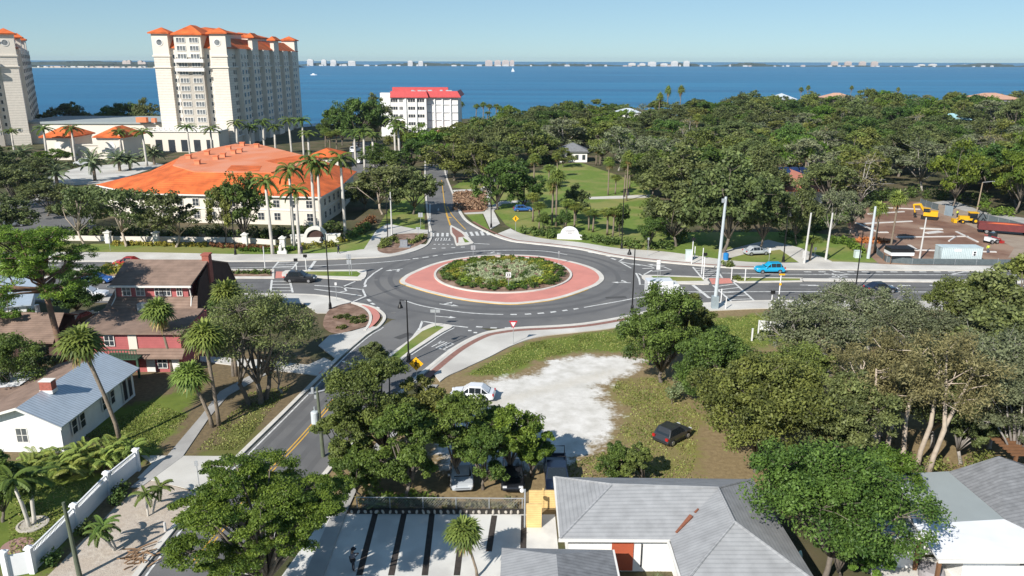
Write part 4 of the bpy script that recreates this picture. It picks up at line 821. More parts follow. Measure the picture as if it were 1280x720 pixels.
# white cottage
wc = thing('cottage', 'white cottage with blue-grey metal roof and brick chimney, beside the leaning palm', 'house', (0, 0, 0))
m = MB(); m.prism([(-45.3, 59.5), (-37.9, 59.2), (-37.4, 71.0), (-44.9, 71.3)], 0, 2.75); m.add([(-45.3, 59.5, 2.7), (-37.9, 59.2, 2.7), (-40.9, 59.3, 4.3)], [(0, 1, 2)]); m.build('wall', SIDING, wc)
m = MB(); plate(m, [(-37.4, 58.5, 2.72), (-36.9, 71.6, 2.72), (-40.7, 71.8, 4.42), (-40.9, 58.6, 4.42)], .1); m.build('roof', METR, wc)
m = MB(); plate(m, [(-40.9, 58.6, 4.42), (-40.7, 71.8, 4.42), (-45.3, 72, 2.9), (-45.9, 58.8, 2.9)], .1); m.build('rear_roof', SHB, wc)
m = MB(); plate(m, [(-37.3, 58.4, 2.72), (-40.9, 58.5, 4.46), (-40.9, 58.62, 4.46), (-37.3, 58.52, 2.72)], .2); plate(m, [(-45.9, 58.7, 2.9), (-40.9, 58.5, 4.46), (-40.9, 58.62, 4.46), (-45.9, 58.82, 2.9)], .2); m.build('bargeboard', TRIM, wc)
m = MB(); m.box((-40.5, 62.6, 4.65), (1.05, .75, 1.1)); m.build('chimney', BRK, wc); m = MB(); m.box((-40.5, 62.6, 4.25), (1.15, .85, .3)); m.build('chimney_flashing', TRIM, wc); m = MB(); m.box((-40.5, 62.6, 5.22), (1.12, .82, .06)); m.build('chimney_cap', TRIM, wc)
for y, w, c in ((60.9, .85, 1), (62.1, .85, 1), (65.6, .8, 1), (67.0, .8, 1)): win(wc, (-37.78 + (y - 59.2) * .04, y, 1.65), .04, w, 1.3, cols=1, rows=2)
for y in (69.2, 70.2): win(wc, (-37.4, y, 1.35), .04, .85, 2.1, cols=1, rows=1)
win(wc, (-41.3, 59.32, 1.6), -math.pi / 2, .95, 1.3, cols=2, rows=2, gm=GLASSB); win(wc, (-44.3, 59.4, 1.6), -math.pi / 2, 1.2, 1.0, cols=2, rows=1, gm=GLASSB)
o = thing('lean_to', 'dark brown flat roofed lean-to at the rear of the white cottage', 'shed', (0, 0, 0)); m = MB(); plate(m, [(-50, 59, 2.6), (-46.0, 58.6, 2.6), (-45.6, 71.5, 2.75), (-51, 71.5, 2.75)]); plate(m, [(-50, 66, 2.8), (-46, 67, 2.8), (-46, 70.4, 2.85), (-50, 70, 2.85)], .05, 1); m.build('roof', [SHB, WHITER], o); m = MB(); m.bx(-49.6, 59.6, 0, -46, 71, 2.45); m.build('wall', WHITEW, o)
# ------------------------------------------------------------------ grey shingle house in front
fh = thing('grey_roof_house', 'white house under a large L-shaped pale grey shingle hip roof', 'house', (0, 0, 0))
ez, rz_ = 2.8, 4.5
e1, e2, e3, e4, e5, e6, e7 = (3.2, 50.6, ez), (17.6, 50.4, ez), (17.9, 36, ez), (10.0, 36, ez), (10.1, 42.9, ez), (3.1, 43.0, ez), None
r1, r2, r3 = (6.8, 46.7, rz_), (13.9, 46.3, rz_), (13.9, 42.3, rz_ - .05)
m = MB(); plate(m, [e6, e5, r2, r1]); plate(m, [e1, e2, r2, r1]); plate(m, [e4, e3, (13.9, 39.0, rz_ + .0), ], .1) if False else None
plate(m, [e5, (10.05, 38.4, ez), (13.9, 42.3, rz_), r2]); plate(m, [(10.05, 38.4, ez), (10.0, 35, ez), (17.9, 35, ez), (17.9, 38.4, ez), (13.9, 42.3, rz_)]) if False else None
m.add([(10.05, 38.6, ez), (17.9, 38.6, ez), (13.9, 42.3, rz_)], [(0, 1, 2)]); m.add([(10.05, 38.6, ez), (17.9, 38.6, ez), (17.9, 38.6, ez - .16), (10.05, 38.6, ez - .16)], [(3, 2, 1, 0)])
m.build('shingle_roof', SHG, fh)
m = MB(); plate(m, [e1, r1, e6]); m.build('hip_end', SHGX, fh)
m = MB(); plate(m, [e2, (17.9, 38.6, ez), (13.9, 42.3, rz_), r2]); m.build('hip_end', SHGX, fh)
m = MB()
for a, b in ((r1, r2), (r2, (13.9, 42.3, rz_)), (e1, r1), (e6, r1), ((13.9, 42.3, rz_), (17.9, 38.6, ez)), ((13.9, 42.3, rz_), (10.05, 38.6, ez)), (e2, r2)): m.tube([Vector(a) + Vector((0, 0, .0)), Vector(b) + Vector((0, 0, .0))], .09, 6)
m.build('ridge_cap', SHG, fh)
m = MB(); m.tube([Vector(e5).lerp(Vector(r2), .12) + Vector((0, 0, .03)), Vector(e5).lerp(Vector(r2), .42) + Vector((0, 0, .05))], [.1, .2], 5); m.tube([Vector(e5).lerp(Vector(r2), .5) + Vector((0, 0, .03)), Vector(e5).lerp(Vector(r2), .57) + Vector((0, 0, .03))], [.1, .08], 5); m.build('leaf_litter', mat('rust_leaf_litter', (.24, .09, .05), .95, (.15, .06, .04), 6), fh)
m = MB(); m.bx(3.7, 43.5, 0, 17.2, 50.1, 2.66); m.bx(10.5, 38.9, 0, 17.3, 43.5, 2.66); m.build('wall', WHITEW, fh)
m = MB(); m.bx(3.0, 42.86, 2.62, 10.1, 42.98, 2.8); m.bx(3.05, 42.9, 2.6, 3.2, 50.7, 2.79); m.bx(9.9, 38.6, 2.6, 10.03, 42.9, 2.79); m.build('gutter', TRIM, fh)
m = MB(); m.bx(6.5, 43.42, .1, 7.9, 43.49, 2.25); m.build('red_door', REDDOOR, fh); m = MB(); m.bx(8.4, 43.4, .4, 8.46, 43.5, 2.1); m.build('downpipe', DARK, fh)
g2 = thing('garage', 'small outbuilding with pale grey shingle hip roof at the bottom of the photo', 'building', (0, 0, 0))
m = MB(); plate(m, [(-.6, 42.0, 2.8), (6.3, 41.8, 2.8), (2.7, 40.2, 3.6)]); plate(m, [(2.7, 40.2, 3.6), (2.7, 36, 3.6), (-.7, 36, 2.8), (-.6, 42.0, 2.8)]); m.build('shingle_roof', SHG, g2)
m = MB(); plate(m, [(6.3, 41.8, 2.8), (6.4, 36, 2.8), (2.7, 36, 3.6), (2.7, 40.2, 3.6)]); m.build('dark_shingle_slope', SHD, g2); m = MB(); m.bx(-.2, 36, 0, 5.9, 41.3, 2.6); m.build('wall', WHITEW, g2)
m = MB(); m.bx(6.3, 36, 2.6, 6.42, 41.8, 2.82); m.build('gutter', TRIM, g2)
o = slab('concrete_yard', [(-13.6, 50.05), (3.2, 50.05), (3.2, 36), (-16, 36)], -.1, .04, mat('parking_concrete', (.66, .65, .62), .85, (.56, .55, .52), .5, .1, 30, col3=(.5, .49, .47), s3=.4, world=True))
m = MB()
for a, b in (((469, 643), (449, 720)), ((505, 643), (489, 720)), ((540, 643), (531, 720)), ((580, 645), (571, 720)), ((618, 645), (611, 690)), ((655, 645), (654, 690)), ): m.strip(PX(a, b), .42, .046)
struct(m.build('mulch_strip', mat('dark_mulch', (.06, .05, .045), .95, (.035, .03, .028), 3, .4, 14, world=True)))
o = thing('timber_fence', 'new yellow pine board fence panels beside the grey roofed house', 'fence', (0, 0, 0))
m = MB(); m.bx(1.05, 48.35, .05, 2.15, 48.5, 1.95); m.build('board_panel', TIMBER, o); m = MB(); m.bx(1.3, 50.9, .05, 3.3, 51.0, 1.5); m.build('board_panel', TIMBER, o); m = MB(); m.bx(2.3, 50.86, .05, 2.4, 51.1, 1.6); m.build('fence_post', TIMBER, o)
pl = thing('lamp_post', 'thin pale post with white floodlight beside the yellow board fence', 'post', (.95, 48.4, 0)); m = MB(); m.tube([(0, 0, 0), (0, 0, 3.1)], .06, 8); m.build('post', STEEL, pl); m = MB(); m.ball((-.2, 0, 3.0), (.17, .17, .17), 10); m.build('floodlight', TRIM, pl)
ck = thing('chain_link_fence', 'low chain link fence with steel rail along the parking yard', 'fence', (0, 0, 0)); m = MB(); m.tube([(-11.4, 50.5, 1.15), (.9, 50.4, 1.15)], .035, 6); m.build('rail', STEEL, ck)
for i in range(6): m = MB(); m.tube([(-11.4 + i * 2.44, 50.5 - i * .02, 0), (-11.4 + i * 2.44, 50.5 - i * .02, 1.2)], .04, 6); m.build('fence_post', STEEL, ck)
m = MB()
for i in range(62):
    x = -11.4 + i * .2
    for s in (-1, 1): m.tube([(x, 50.5, .05), (x + s * .9 if -11.4 < x + s * .9 < .9 else x, 50.5, 1.1)], .006, 3, caps=False)
m.build('mesh', STEEL, ck)
rw = thing('stone_edging', 'dark low retaining wall topped with a row of pale rocks', 'wall', (0, 0, 0)); m = MB(); m.bx(-12, 50.06, 0, .9, 50.36, .32); m.build('wall', mat('dark_block', (.05, .045, .04), .95), rw)
rng = np.random.default_rng(8); ROCK = mat('pale_rock', (.5, .46, .40), .9, (.36, .33, .29), 2)
for i in range(27):
    m = MB(); s = rng.uniform(.7, 1.2, 3); m.ball((0, 0, 0), (.14 * s[0], .09, .17 * s[2]), 6); o = m.build('rock', ROCK, rw, loc=(-11.7 + i * .47 + rng.normal() * .03, 50.0, .25)); o.rotation_euler = (rng.normal() * .2, rng.normal() * .6, rng.random() * 3)
# ------------------------------------------------------------------ white house on the right
wh = thing('white_house', 'white house with grey flat roof, bright white patio roof and slate gable', 'house', (0, 0, 0))
m = MB(); m.bx(26.6, 45.4, 0, 36, 50.4, 2.85); m.bx(28.6, 42.2, 0, 38, 45.4, 2.85); m.build('wall', WHITEW, wh)
m = MB(); plate(m, [(28.0, 50.8, 3.0), (32.3, 51.2, 3.02), (32.6, 45.0, 3.0), (26.4, 44.4, 3.0)], .14); m.build('flat_roof', FLATR, wh)
m = MB(); plate(m, [(26.4, 44.4, 2.99), (32.6, 45.0, 3.0), (34.5, 42.2, 2.85), (34.5, 41.0, 2.8), (26.2, 41.1, 2.75)], .14); plate(m, [(26.35, 44.4, 3.06), (28.05, 50.8, 3.06), (28.2, 50.8, 3.06), (26.55, 44.4, 3.06)], .2); m.build('patio_roof', WHITER, wh)
m = MB(); plate(m, [(32.3, 51.2, 3.05), (35.4, 50.7, 4.5), (38, 46.0, 4.5), (38, 41.2, 3.0), (34.6, 41.6, 2.95), (32.6, 45.0, 3.05)], .16) if False else None
plate(m, [(32.2, 51.1, 3.04), (32.62, 45.0, 3.04), (34.7, 41.9, 3.0), (38.4, 46.2, 4.55), (35.4, 50.7, 4.55)], .12); plate(m, [(35.4, 50.7, 4.55), (38.4, 46.2, 4.55), (42, 48, 3.0), (38, 53, 3.0)], .12); m.build('slate_roof', SHD, wh)
m = MB(); plate(m, [(24.0, 45.6, 2.55), (26.6, 48.6, 2.6), (26.6, 44.6, 2.55), (26.5, 43.6, 2.5), (24.2, 43.6, 2.5)], .12); m.build('side_roof', FLATR, wh); m = MB(); m.prism([(24.3, 43.9), (26.4, 43.9), (26.5, 47.8), (24.3, 45.4)], 0, 2.4); m.build('side_wall', WHITEW, wh)
m = MB(); m.bx(24.1, 43.5, 2.3, 26.6, 43.62, 2.52); m.bx(26.2, 40.95, 2.5, 34.5, 41.1, 2.74); m.build('fascia', TRIM, wh)
for x, y in ((26.45, 43.7), (26.4, 41.2)): m = MB(); m.bx(x - .1, y - .1, 0, x + .1, y + .1, 2.62); m.build('brown_post', BROWNP, wh)
m = MB(); m.bx(28.5, 42.1, 1.2, 31.2, 42.2, 2.6); m.build('wall_panel', SIDING, wh); win(wh, (32.4, 42.16, 1.75), -math.pi / 2, .7, .55, cols=1, rows=2)
slab('patio', [(23.4, 45), (40, 45), (40, 36), (23.4, 36)], -.1, .05, CONC)
o = thing('orange_fence', 'orange timber fence behind the white house with flat roof', 'fence', (0, 0, 0)); m = MB(); m.bx(25.4, 51.9, 0, 33, 52, 2.4); m.build('board_panel', mat('orange_boards', (.55, .22, .05), .8, (.42, .16, .04), 2), o)
o = thing('pergola', 'weathered brown slatted pergola roof behind the slate gable', 'pergola', (0, 0, 0)); m = MB()
for i in range(8): m.bx(38, 53 + i * .5, 3.3, 46, 53.2 + i * .5, 3.45)
m.build('slats', BROWNP, o); m = MB(); m.bx(38.3, 53, 0, 38.5, 53.2, 3.3); m.bx(45, 53, 0, 45.2, 53.2, 3.3); m.build('post', BROWNP, o)
# ------------------------------------------------------------------ houses among the trees
sh = thing('solar_house', 'terracotta roofed house with dark solar panels deep among the trees', 'house', (0, 0, 0))
m = MB(); m.bx(64.5, 181, 0, 73, 196, 3); m.build('wall', WHITEW, sh); m = MB(); hipcap(m, 64.5, 181, 75, 203, 3.3, 6.2, .8); m.build('roof', mat('terracotta', (.42, .17, .12), .85, (.34, .13, .09), 1), sh)
for i in range(4): p = Vector((66.0 + i * 1.8, 196.5 + i * .5, 0)); m = MB(); plate(m, [(64.6 + i * 2.3, 190.5, 5.25), (66.6 + i * 2.3, 190.5, 5.3), (67.2 + i * 2.3, 196, 6.6), (65.2 + i * 2.3, 196, 6.6)], .06); m.build('solar_panel', mat('solar_panel_blue', (.02, .04, .12), .2, spec=.6), sh)
def far_house(label, x, y, w, d, h, rh_, wm, rm, rz=0):
    t = thing('bay_house', label, 'house', (x, y, 0), rz); m = MB(); m.bx(-w / 2, -d / 2, 0, w / 2, d / 2, h); m.build('wall', wm, t); m = MB(); hipcap(m, -w / 2, -d / 2, w / 2, d / 2, h + .35, h + rh_, .7); m.build('roof', rm, t)
    for i in range(4): m = MB(); m.box((-w / 2 + (i + .5) * w / 4, -d / 2 - .03, h - 1.6), (w / 9, .08, 1.6)); m.build('window', GLASS, t)
    return t
PEACH = mat('peach_tile', (.55, .33, .24), .85, (.46, .27, .19), .6); GREYR = mat('pale_grey_roof', (.50, .55, .60), .7, (.45, .49, .54), .5); AQUA = mat('aqua_metal_roof', (.36, .58, .62), .5, (.3, .5, .55), .5)
def fhouse(label, px, ptop, Y, w, d, wm, rm, rh_=3, rz=0):
    p = atY(px, ptop, Y); return far_house(label, p.x, Y, w, d, p.z - rh_, rh_, wm, rm, rz)
fhouse('white mansion with peach tiled roof above the trees at the far right shore', 1237, 116, 455, 26, 18, WHITEW, PEACH, 3.5, .25)
fhouse('low house with dusky pink tiled roof at the right edge behind trees', 1272, 131, 425, 22, 14, CREAM, PEACH, 3)
fhouse('house with pale grey dome-like roof peeking over the woodland', 977, 116.5, 470, 13, 13, WHITEW, GREYR, 3.4)
fhouse('house with brown hipped roof just showing above the woodland', 1046, 116, 480, 16, 12, CREAM, PEACH, 3)
fhouse('house with pale aqua roof half hidden in the woodland', 1190, 141.5, 350, 11, 10, WHITEW, AQUA, 2.5)
fhouse('small pale blue roof between the park trees near the palms', 785, 135, 380, 10, 8, WHITEW, GREYR, 2)
fhouse('white house with dark grey roof hidden in the park trees', 716, 178, 262, 9, 9, WHITEW, SHD, 2.8)
# far shore skyline
FW = mat('far_white_render', (.56, .54, .52), .9, (.6, .58, .56), .02); FT = mat('far_tan_render', (.52, .44, .40), .9, (.48, .4, .36), .02); FD = mat('far_roof', (.3, .28, .27), .9)
rng = np.random.default_rng(11)
def block(px, Y, w, h, m, lab, grp, name='shore_tower'):
    w, h = w * .8, h * .74
    p = atY(px, 80, Y); b = MB(); b.bx(-w / 2, -9, -1.3, w / 2, 9, h); b.bx(-w * .3, -6, h, w * .3, 6, h * 1.12)
    for k in range(1, max(2, int(h / 7))): b.bx(-w / 2 - .4, -9.4, k * 7 - .7, w / 2 + .4, -9, k * 7, 1)
    o = b.build(name, [m, FD], loc=(p.x, Y, 0)); tag(o, lab, 'building', grp); return o
for px, w, h, c, d in ((388, 50, 50, FW, 0), (405, 40, 47, FW, 0), (417, 46, 45, FW, 0), (440, 60, 38, FW, 0), (513, 40, 40, FW, 0), (526, 38, 38, FW, 0)):
    block(px, 5350, w, h, c, 'white apartment block on the far shore left of the sailboat', 'white towers across the bay, left of centre')
for px, w in ((611, 60), (622, 52), (632, 62), (640, 36)): block(px, 5450, w, 46, FT, 'tan tower in the tight row of four across the bay above the park', 'row of four tan towers across the bay')
for px, w, h in ((815, 70, 36), (843, 60, 42), (858, 50, 44), (790, 60, 26), (803, 50, 24), (830, 60, 24)): block(px, 5700, w, h, FW, 'white building on the far shore above the middle of the woodland', 'white buildings across the bay, right of centre')
for px in (1043, 1060, 1078, 1093): block(px, 6150, 62, 44, FT, 'pale pink tower in the spaced row of four at the far right shore', 'row of four pink towers across the bay')
for px, w, h in ((1152, 60, 20), (1166, 70, 24), (1205, 60, 18)): block(px, 6200, w, h, FW, 'low white building on the far shore at the right', 'low white buildings across the bay at the right')
for px, w, h in ((157, 26, 36), (162, 22, 38), (176, 24, 36), (181, 20, 30)): block(px, 3750, w, h, FT, 'small grey tower on the nearer island behind the high-rises', 'grey towers between the high-rises')
for i in range(64):
    px = 385 + i * 13.8 + rng.normal() * 5
    if rng.random() < .12: continue
    block(px, 5050 + (px - 385) * 1.0 + rng.random() * 60, rng.uniform(10, 46), rng.uniform(6, 14), FW if rng.random() < .7 else FT, 'low pale house along the waterline of the far shore', 'low houses along the far shore', 'shore_house')
for i in range(26): block(48 + i * 5.4 + rng.normal() * 2, 3440 + rng.random() * 60, rng.uniform(10, 28), rng.uniform(5, 9), FW if rng.random() < .6 else FT, 'low pale house on the nearer island between the high-rises', 'houses on the nearer island', 'shore_house')
# ------------------------------------------------------------------ left yard
blend_sheet('yard', PX((-120, 720), (-120, 470), (170, 455), (300, 440), (380, 440), (425, 470), (375, 530), (320, 580), (200, 735), (60, 740)), .004,
            [(PX((60, 720), (-120, 720), (-120, 590), (60, 590), (150, 590)), *GREEN), (PX((150, 575), (100, 520), (190, 500), (260, 470), (225, 530), (190, 580)), *GREEN), (PX((260, 560), (330, 500), (330, 540), (300, 572), (230, 575)), (.14, .15, .045), (.12, .11, .04))], .45, ((.20, .15, .085), (.13, .10, .06)), 1.6)
slab('driveway', PX((176, 570), (300, 571), (256, 617), (200, 603), (172, 598), (190, 580)), -.1, .06, CONC)
slab('footpath', PX((250, 522), (262, 522), (228, 572), (176, 610), (163, 610), (205, 575)), -.1, .075, CONCD)
slab('footpath', PX((262, 522), (250, 522), (275, 490), (340, 455), (352, 458), (285, 495)), -.1, .07, CONCD)
fill('gravel_bed', PX((190, 600), (205, 605), (253, 618), (178, 714), (150, 760), (20, 760), (80, 700), (150, 628)), .03, GRAVEL)
fill('paver_circle', [(-33.9 + 1.0 * math.cos(a), 46.1 + 1.0 * math.sin(a)) for a in np.linspace(0, 6.1, 20)], .028, mat('pink_paver', (.36, .22, .19), .9))
# white fence with rails on a solid base
vf = thing('vinyl_fence', 'white vinyl privacy fence with lattice top and square capped posts', 'fence', (0, 0, 0))
VW = mat('white_vinyl', (.78, .79, .80), .45, (.72, .73, .75), 1)
fp = [Vector(G(*p)) for p in ((42, 716), (97, 660), (137, 618), (173, 588))]
for i, p in enumerate(fp + [Vector(G(10, 722))]): m = MB(); m.box((0, 0, .92), (.34, .34, 1.85)); m.box((0, 0, 1.88), (.48, .48, .1)); m.lathe((0, 0, 1.93), [(.3, 0), (.02, .12)], 4); m.build('fence_post', VW, vf, loc=(p.x, p.y, 0))
for i in range(3):
    a, b = fp[i], fp[i + 1]; d = (b - a).normalized(); a2, b2 = a + d * .17, b - d * .17; m = MB(); m.strip([a2, b2], .09, .05, 1.3); m.strip([a2, b2], .12, 1.3, 1.36); m.strip([a2, b2], .12, 1.66, 1.74); n = int((b2 - a2).length / .14)
    for k in range(1, n): q = a2.lerp(b2, k / n); m.box((q.x, q.y, 1.51), (.05, .05, .3))
    m.build('fence_panel', VW, vf)
m = MB(); m.strip([fp[0], Vector(G(10, 722))], .09, .05, 1.6); m.build('fence_panel', VW, vf)
# ------------------------------------------------------------------ vehicles
TYRE = mat('tyre_rubber', (.02, .02, .02), .85, (.015, .015, .015)); RIM = mat('alloy_rim', (.5, .5, .52), .35, metal=.7); LAMP = mat('headlamp_glass', (.7, .72, .75), .15, spec=.6); TAIL = mat('tail_lamp_red', (.45, .02, .02), .25, spec=.6); CGL = mat('car_glass', (.02, .025, .03), .06, (.015, .02, .024), .5, spec=.8)
def paint(name, c): return mat('paint_' + name, c, .28, tuple(k * .96 for k in c), 3, spec=.5, coat=.6)
def wheels(t, xs, hw, r=.34, wd=.22):
    for x in xs:
        for s in (-1, 1):
            m = MB(); m.tube([(x, s * (hw - wd), r), (x, s * (hw - .02), r), (x, s * hw, r)], [r, r, r * .93], 18); w = m.build('wheel', TYRE, t, False)
            m = MB(); m.tube([(x, s * (hw - .03), r), (x, s * (hw + .012), r)], [r * .66, r * .6], 12); m.build('rim', RIM, w)
def car(name, label, cat, loc, rz, col, L=4.6, W=1.82, H=1.65, kind='suv', group=None):
    """body lofted through stations along its length; glass, lamps and wheels are parts"""
    t = thing(name, label, cat, loc, rz, group); hw = W / 2; bz = .24; hb = H * .60
    if kind == 'suv': st = [(-.5, .55, .55, .80), (-.485, .42, .60, .93), (-.42, None, .985, .97), (-.33, 'r', 1, .99), (.02, 'r', 1, 1), (.19, None, .965, 1), (.40, None, .90, .97), (.47, .42, .78, .90), (.5, .5, .58, .78)]
    elif kind == 'sedan': st = [(-.5, .5, .62, .80), (-.48, .42, .92, .92), (-.40, None, .97, .97), (-.22, 'r', 1, .99), (.06, 'r', 1, 1), (.24, None, .95, 1), (.42, None, .84, .96), (.48, .42, .7, .88), (.5, .5, .52, .78)]
    else: st = [(-.5, .55, .6, .9), (-.495, .4, .95, .97), (-.46, None, 1, 1), (-.42, 'r', 1, 1), (.12, 'r', 1, 1), (.26, None, .97, 1), (.42, None, .90, .97), (.48, .42, .8, .9), (.5, .5, .6, .8)]
    vs = []; fs = []
    for (u, zb, belt, wf) in st:
        x = u * L; cab = zb == 'r'; b = bz if (zb is None or cab) else zb * .75; be = hb * belt if belt else hb; top = H if cab else be + .045
        tw = hw * (.78 if cab else .90) * wf
        vs += [(x, -hw * wf * .92, b), (x, -hw * wf, (b + be) * .52), (x, -hw * wf * .965, be), (x, -tw, top - (.05 if cab else .01)), (x, -tw * .7, top), (x, tw * .7, top), (x, tw, top - (.05 if cab else .01)), (x, hw * wf * .965, be), (x, hw * wf, (b + be) * .52), (x, hw * wf * .92, b)]
    n = 10
    for i in range(len(st) - 1):
        for k in range(n): fs.append((i * n + k, (i + 1) * n + k, (i + 1) * n + (k + 1) % n, i * n + (k + 1) % n))
    fs += [tuple(range(n)), tuple(range(len(st) * n - 1, len(st) * n - n - 1, -1))]
    bm = bmesh.new(); bv = [bm.verts.new(v) for v in vs]
    for f in fs: bm.faces.new([bv[i] for i in f])
    bmesh.ops.recalc_face_normals(bm, faces=bm.faces); bmesh.ops.bevel(bm, geom=[e for e in bm.edges if e.calc_face_angle(0) > .5], offset=.035, segments=1, affect='EDGES')
    me = bpy.data.meshes.new('body'); bm.to_mesh(me); bm.free(); me.materials.append(col); o = bpy.data.objects.new('body', me); C.objects.link(o); o.parent = t
    V = [Vector(v) for v in vs]
    def panel(nm, a, b, c, d, m, ins=.1, off=.012, div=0):
        cen = (a + b + c + d) / 4; nv = (b - a).cross(d - a).normalized(); nv = nv if nv.dot(cen - Vector((0, 0, H * .5))) > 0 else -nv
        q = [p + (cen - p) * ins + nv * off for p in (a, b, c, d)]; mb = MB()
        if div:
            for k in range(div): u0, u1 = k / div + .012 * (k > 0), (k + 1) / div - .012 * (k < div - 1); mb.poly([q[0].lerp(q[1], u0), q[0].lerp(q[1], u1), q[3].lerp(q[2], u1), q[3].lerp(q[2], u0)])
        else: mb.poly(q)
        return mb.build(nm, m, t)
    ir = [i for i, s in enumerate(st) if s[1] == 'r']; r0, r1 = ir[0], ir[-1]; f1 = r1 + 1; b0 = r0 - 1
    panel('windscreen', V[f1 * n + 3], V[r1 * n + 3], V[r1 * n + 6], V[f1 * n + 6], CGL, .09)
    panel('rear_window', V[b0 * n + 3], V[r0 * n + 3], V[r0 * n + 6], V[b0 * n + 6], CGL, .12)
    for a, b in ((2, 3), (7, 6)):
        panel('side_window', V[r0 * n + a], V[r1 * n + a], V[r1 * n + b], V[r0 * n + b], CGL, .07, div=2)
        mb = MB(); q = [V[r1 * n + a], V[f1 * n + a], V[r1 * n + b]]; c = sum(q, Vector()) / 3; s = -1 if a == 2 else 1; mb.poly([p + (c - p) * .16 + Vector((0, s * .012, .006)) for p in q]); mb.build('quarter_window', CGL, t)
        mb = MB(); q = [V[r0 * n + a], V[b0 * n + a], V[r0 * n + b]]; c = sum(q, Vector()) / 3; mb.poly([p + (c - p) * .16 + Vector((0, s * .012, .006)) for p in q]); mb.build('quarter_window', CGL, t)
    for s in (-1, 1):
        m = MB(); m.box((L * .474, s * hw * .68, hb * .78), (.14, .32, .11)); m.build('headlight', LAMP, t)
        m = MB(); m.box((-L * .482, s * hw * .76, hb * .86), (.14, .26, .22)); m.build('taillight', TAIL, t)
        m = MB(); m.box((L * .17, s * (hw + .08), hb + .06), (.14, .2, .13)); m.build('mirror', col, t)
    m = MB(); m.box((L * .488, 0, hb * .52), (.08, W * .6, .2)); m.build('grille', DARK, t); m = MB(); m.box((-L * .49, 0, bz + .22), (.06, W * .8, .22)); m.box((0, 0, bz + .06), (L * .52, W * .985, .14)); m.build('lower_trim', DARK, t)
    wheels(t, (-L * .30, L * .305), hw + .01); return t
def carp(name, label, cat, px, py, head, col, **k): return car(name, label, cat, at(px, py), head, col, **k)
BLK = paint('black', (.012, .013, .016)); BLUE = paint('bright_blue', (.015, .36, .62)); PWH = paint('white', (.74, .75, .77)); NAVY = paint('navy', (.01, .016, .036)); GREYP = paint('grey', (.16, .17, .19)); SILV = paint('silver', (.42, .45, .48)); REDP = paint('red', (.40, .03, .03)); DGR = paint('charcoal', (.03, .032, .036))  # navy is deepened so the pickup's paint holds the tree shade
carp('parked_car', 'black SUV leaving the roundabout on the left road beside the grass splitter', 'car', 376, 352, -.03, BLK, L=4.7, H=1.7)
carp('parked_car', 'bright blue SUV driving on the far lanes to the right of the roundabout', 'car', 961.5, 340.5, math.pi + .05, BLUE, L=4.6, H=1.68)
carp('parked_car', 'white sedan on the shell lot, nose hidden by the olive tree', 'car', 591, 498, math.pi - .12, PWH, L=4.4, H=1.5, kind='sedan')
carp('parked_car', 'black hatchback parked on the dry grass beside the big olive tree', 'car', 840, 549, .75, DGR, L=3.7, H=1.55)
carp('parked_car', 'grey car parked nose towards the chain link fence under the bright green tree, leftmost', 'car', 577, 600, -math.pi / 2 + .1, SILV, L=4.4, H=1.45, kind='sedan')
carp('parked_car', 'dark car with chrome grille facing the chain link fence under tree branches', 'car', 641, 601, -math.pi / 2, BLK, L=4.4, H=1.45, kind='sedan')
carp('parked_car', 'dark car in the right road partly hidden by grey-green branches', 'car', 1100, 365, math.pi / 30, NAVY, L=4.5, H=1.5, kind='sedan')
carp('parked_car', 'blue car on the left road beyond the pine, near the red house', 'car', 122, 353, 0, paint('mid_blue', (.03, .12, .38)), L=4.5, H=1.5, kind='sedan')
carp('parked_car', 'red and white car behind the red house roof on the far lanes', 'car', 160, 332, math.pi, REDP, L=4.4, H=1.5, kind='sedan')
carp('parked_car', 'red car half hidden by branches on the road at the right edge', 'car', 1266, 374, 0, REDP, L=4.4, H=1.5, kind='sedan')
carp('parked_car', 'white sedan parked under the oaks by the park path, right of the roundabout', 'car', 945, 318, .2, SILV, L=4.5, H=1.5, kind='sedan')
carp('parked_car', 'grey car parked under oaks left of the clubhouse, first of two', 'car', 18, 283, .4, GREYP, L=4.5, H=1.5, kind='sedan')
carp('parked_car', 'dark parked car beside the brown house driveway', 'car', 104, 402, 1.2, DGR, L=4.4, H=1.5, kind='sedan')
carp('parked_car', 'silver pickup-like car by the red house drive behind the pine', 'car', 112, 372, .1, PWH, L=5.0, H=1.6, kind='suv')
carp('parked_van', 'white van in front of the arched gate between the two pavilions', 'van', 104, 207, math.pi + .5, PWH, L=5.4, H=2.3, W=2.0, kind='van')
carp('parked_car', 'white car on the entrance drive near the gatehouse, nearer one', 'car', 452, 204, 1.3, PWH, L=4.6, H=1.7)
carp('parked_car', 'dark red car on the entrance drive near the gatehouse, farther one', 'car', 444, 190, 1.3, PWH, L=5.4, H=2.2, kind='van')
carp('parked_car', 'blue car parked deep in the shade behind the park palms', 'car', 654, 264, .1, paint('mid_blue', (.03, .12, .38)), L=4.4, H=1.5)
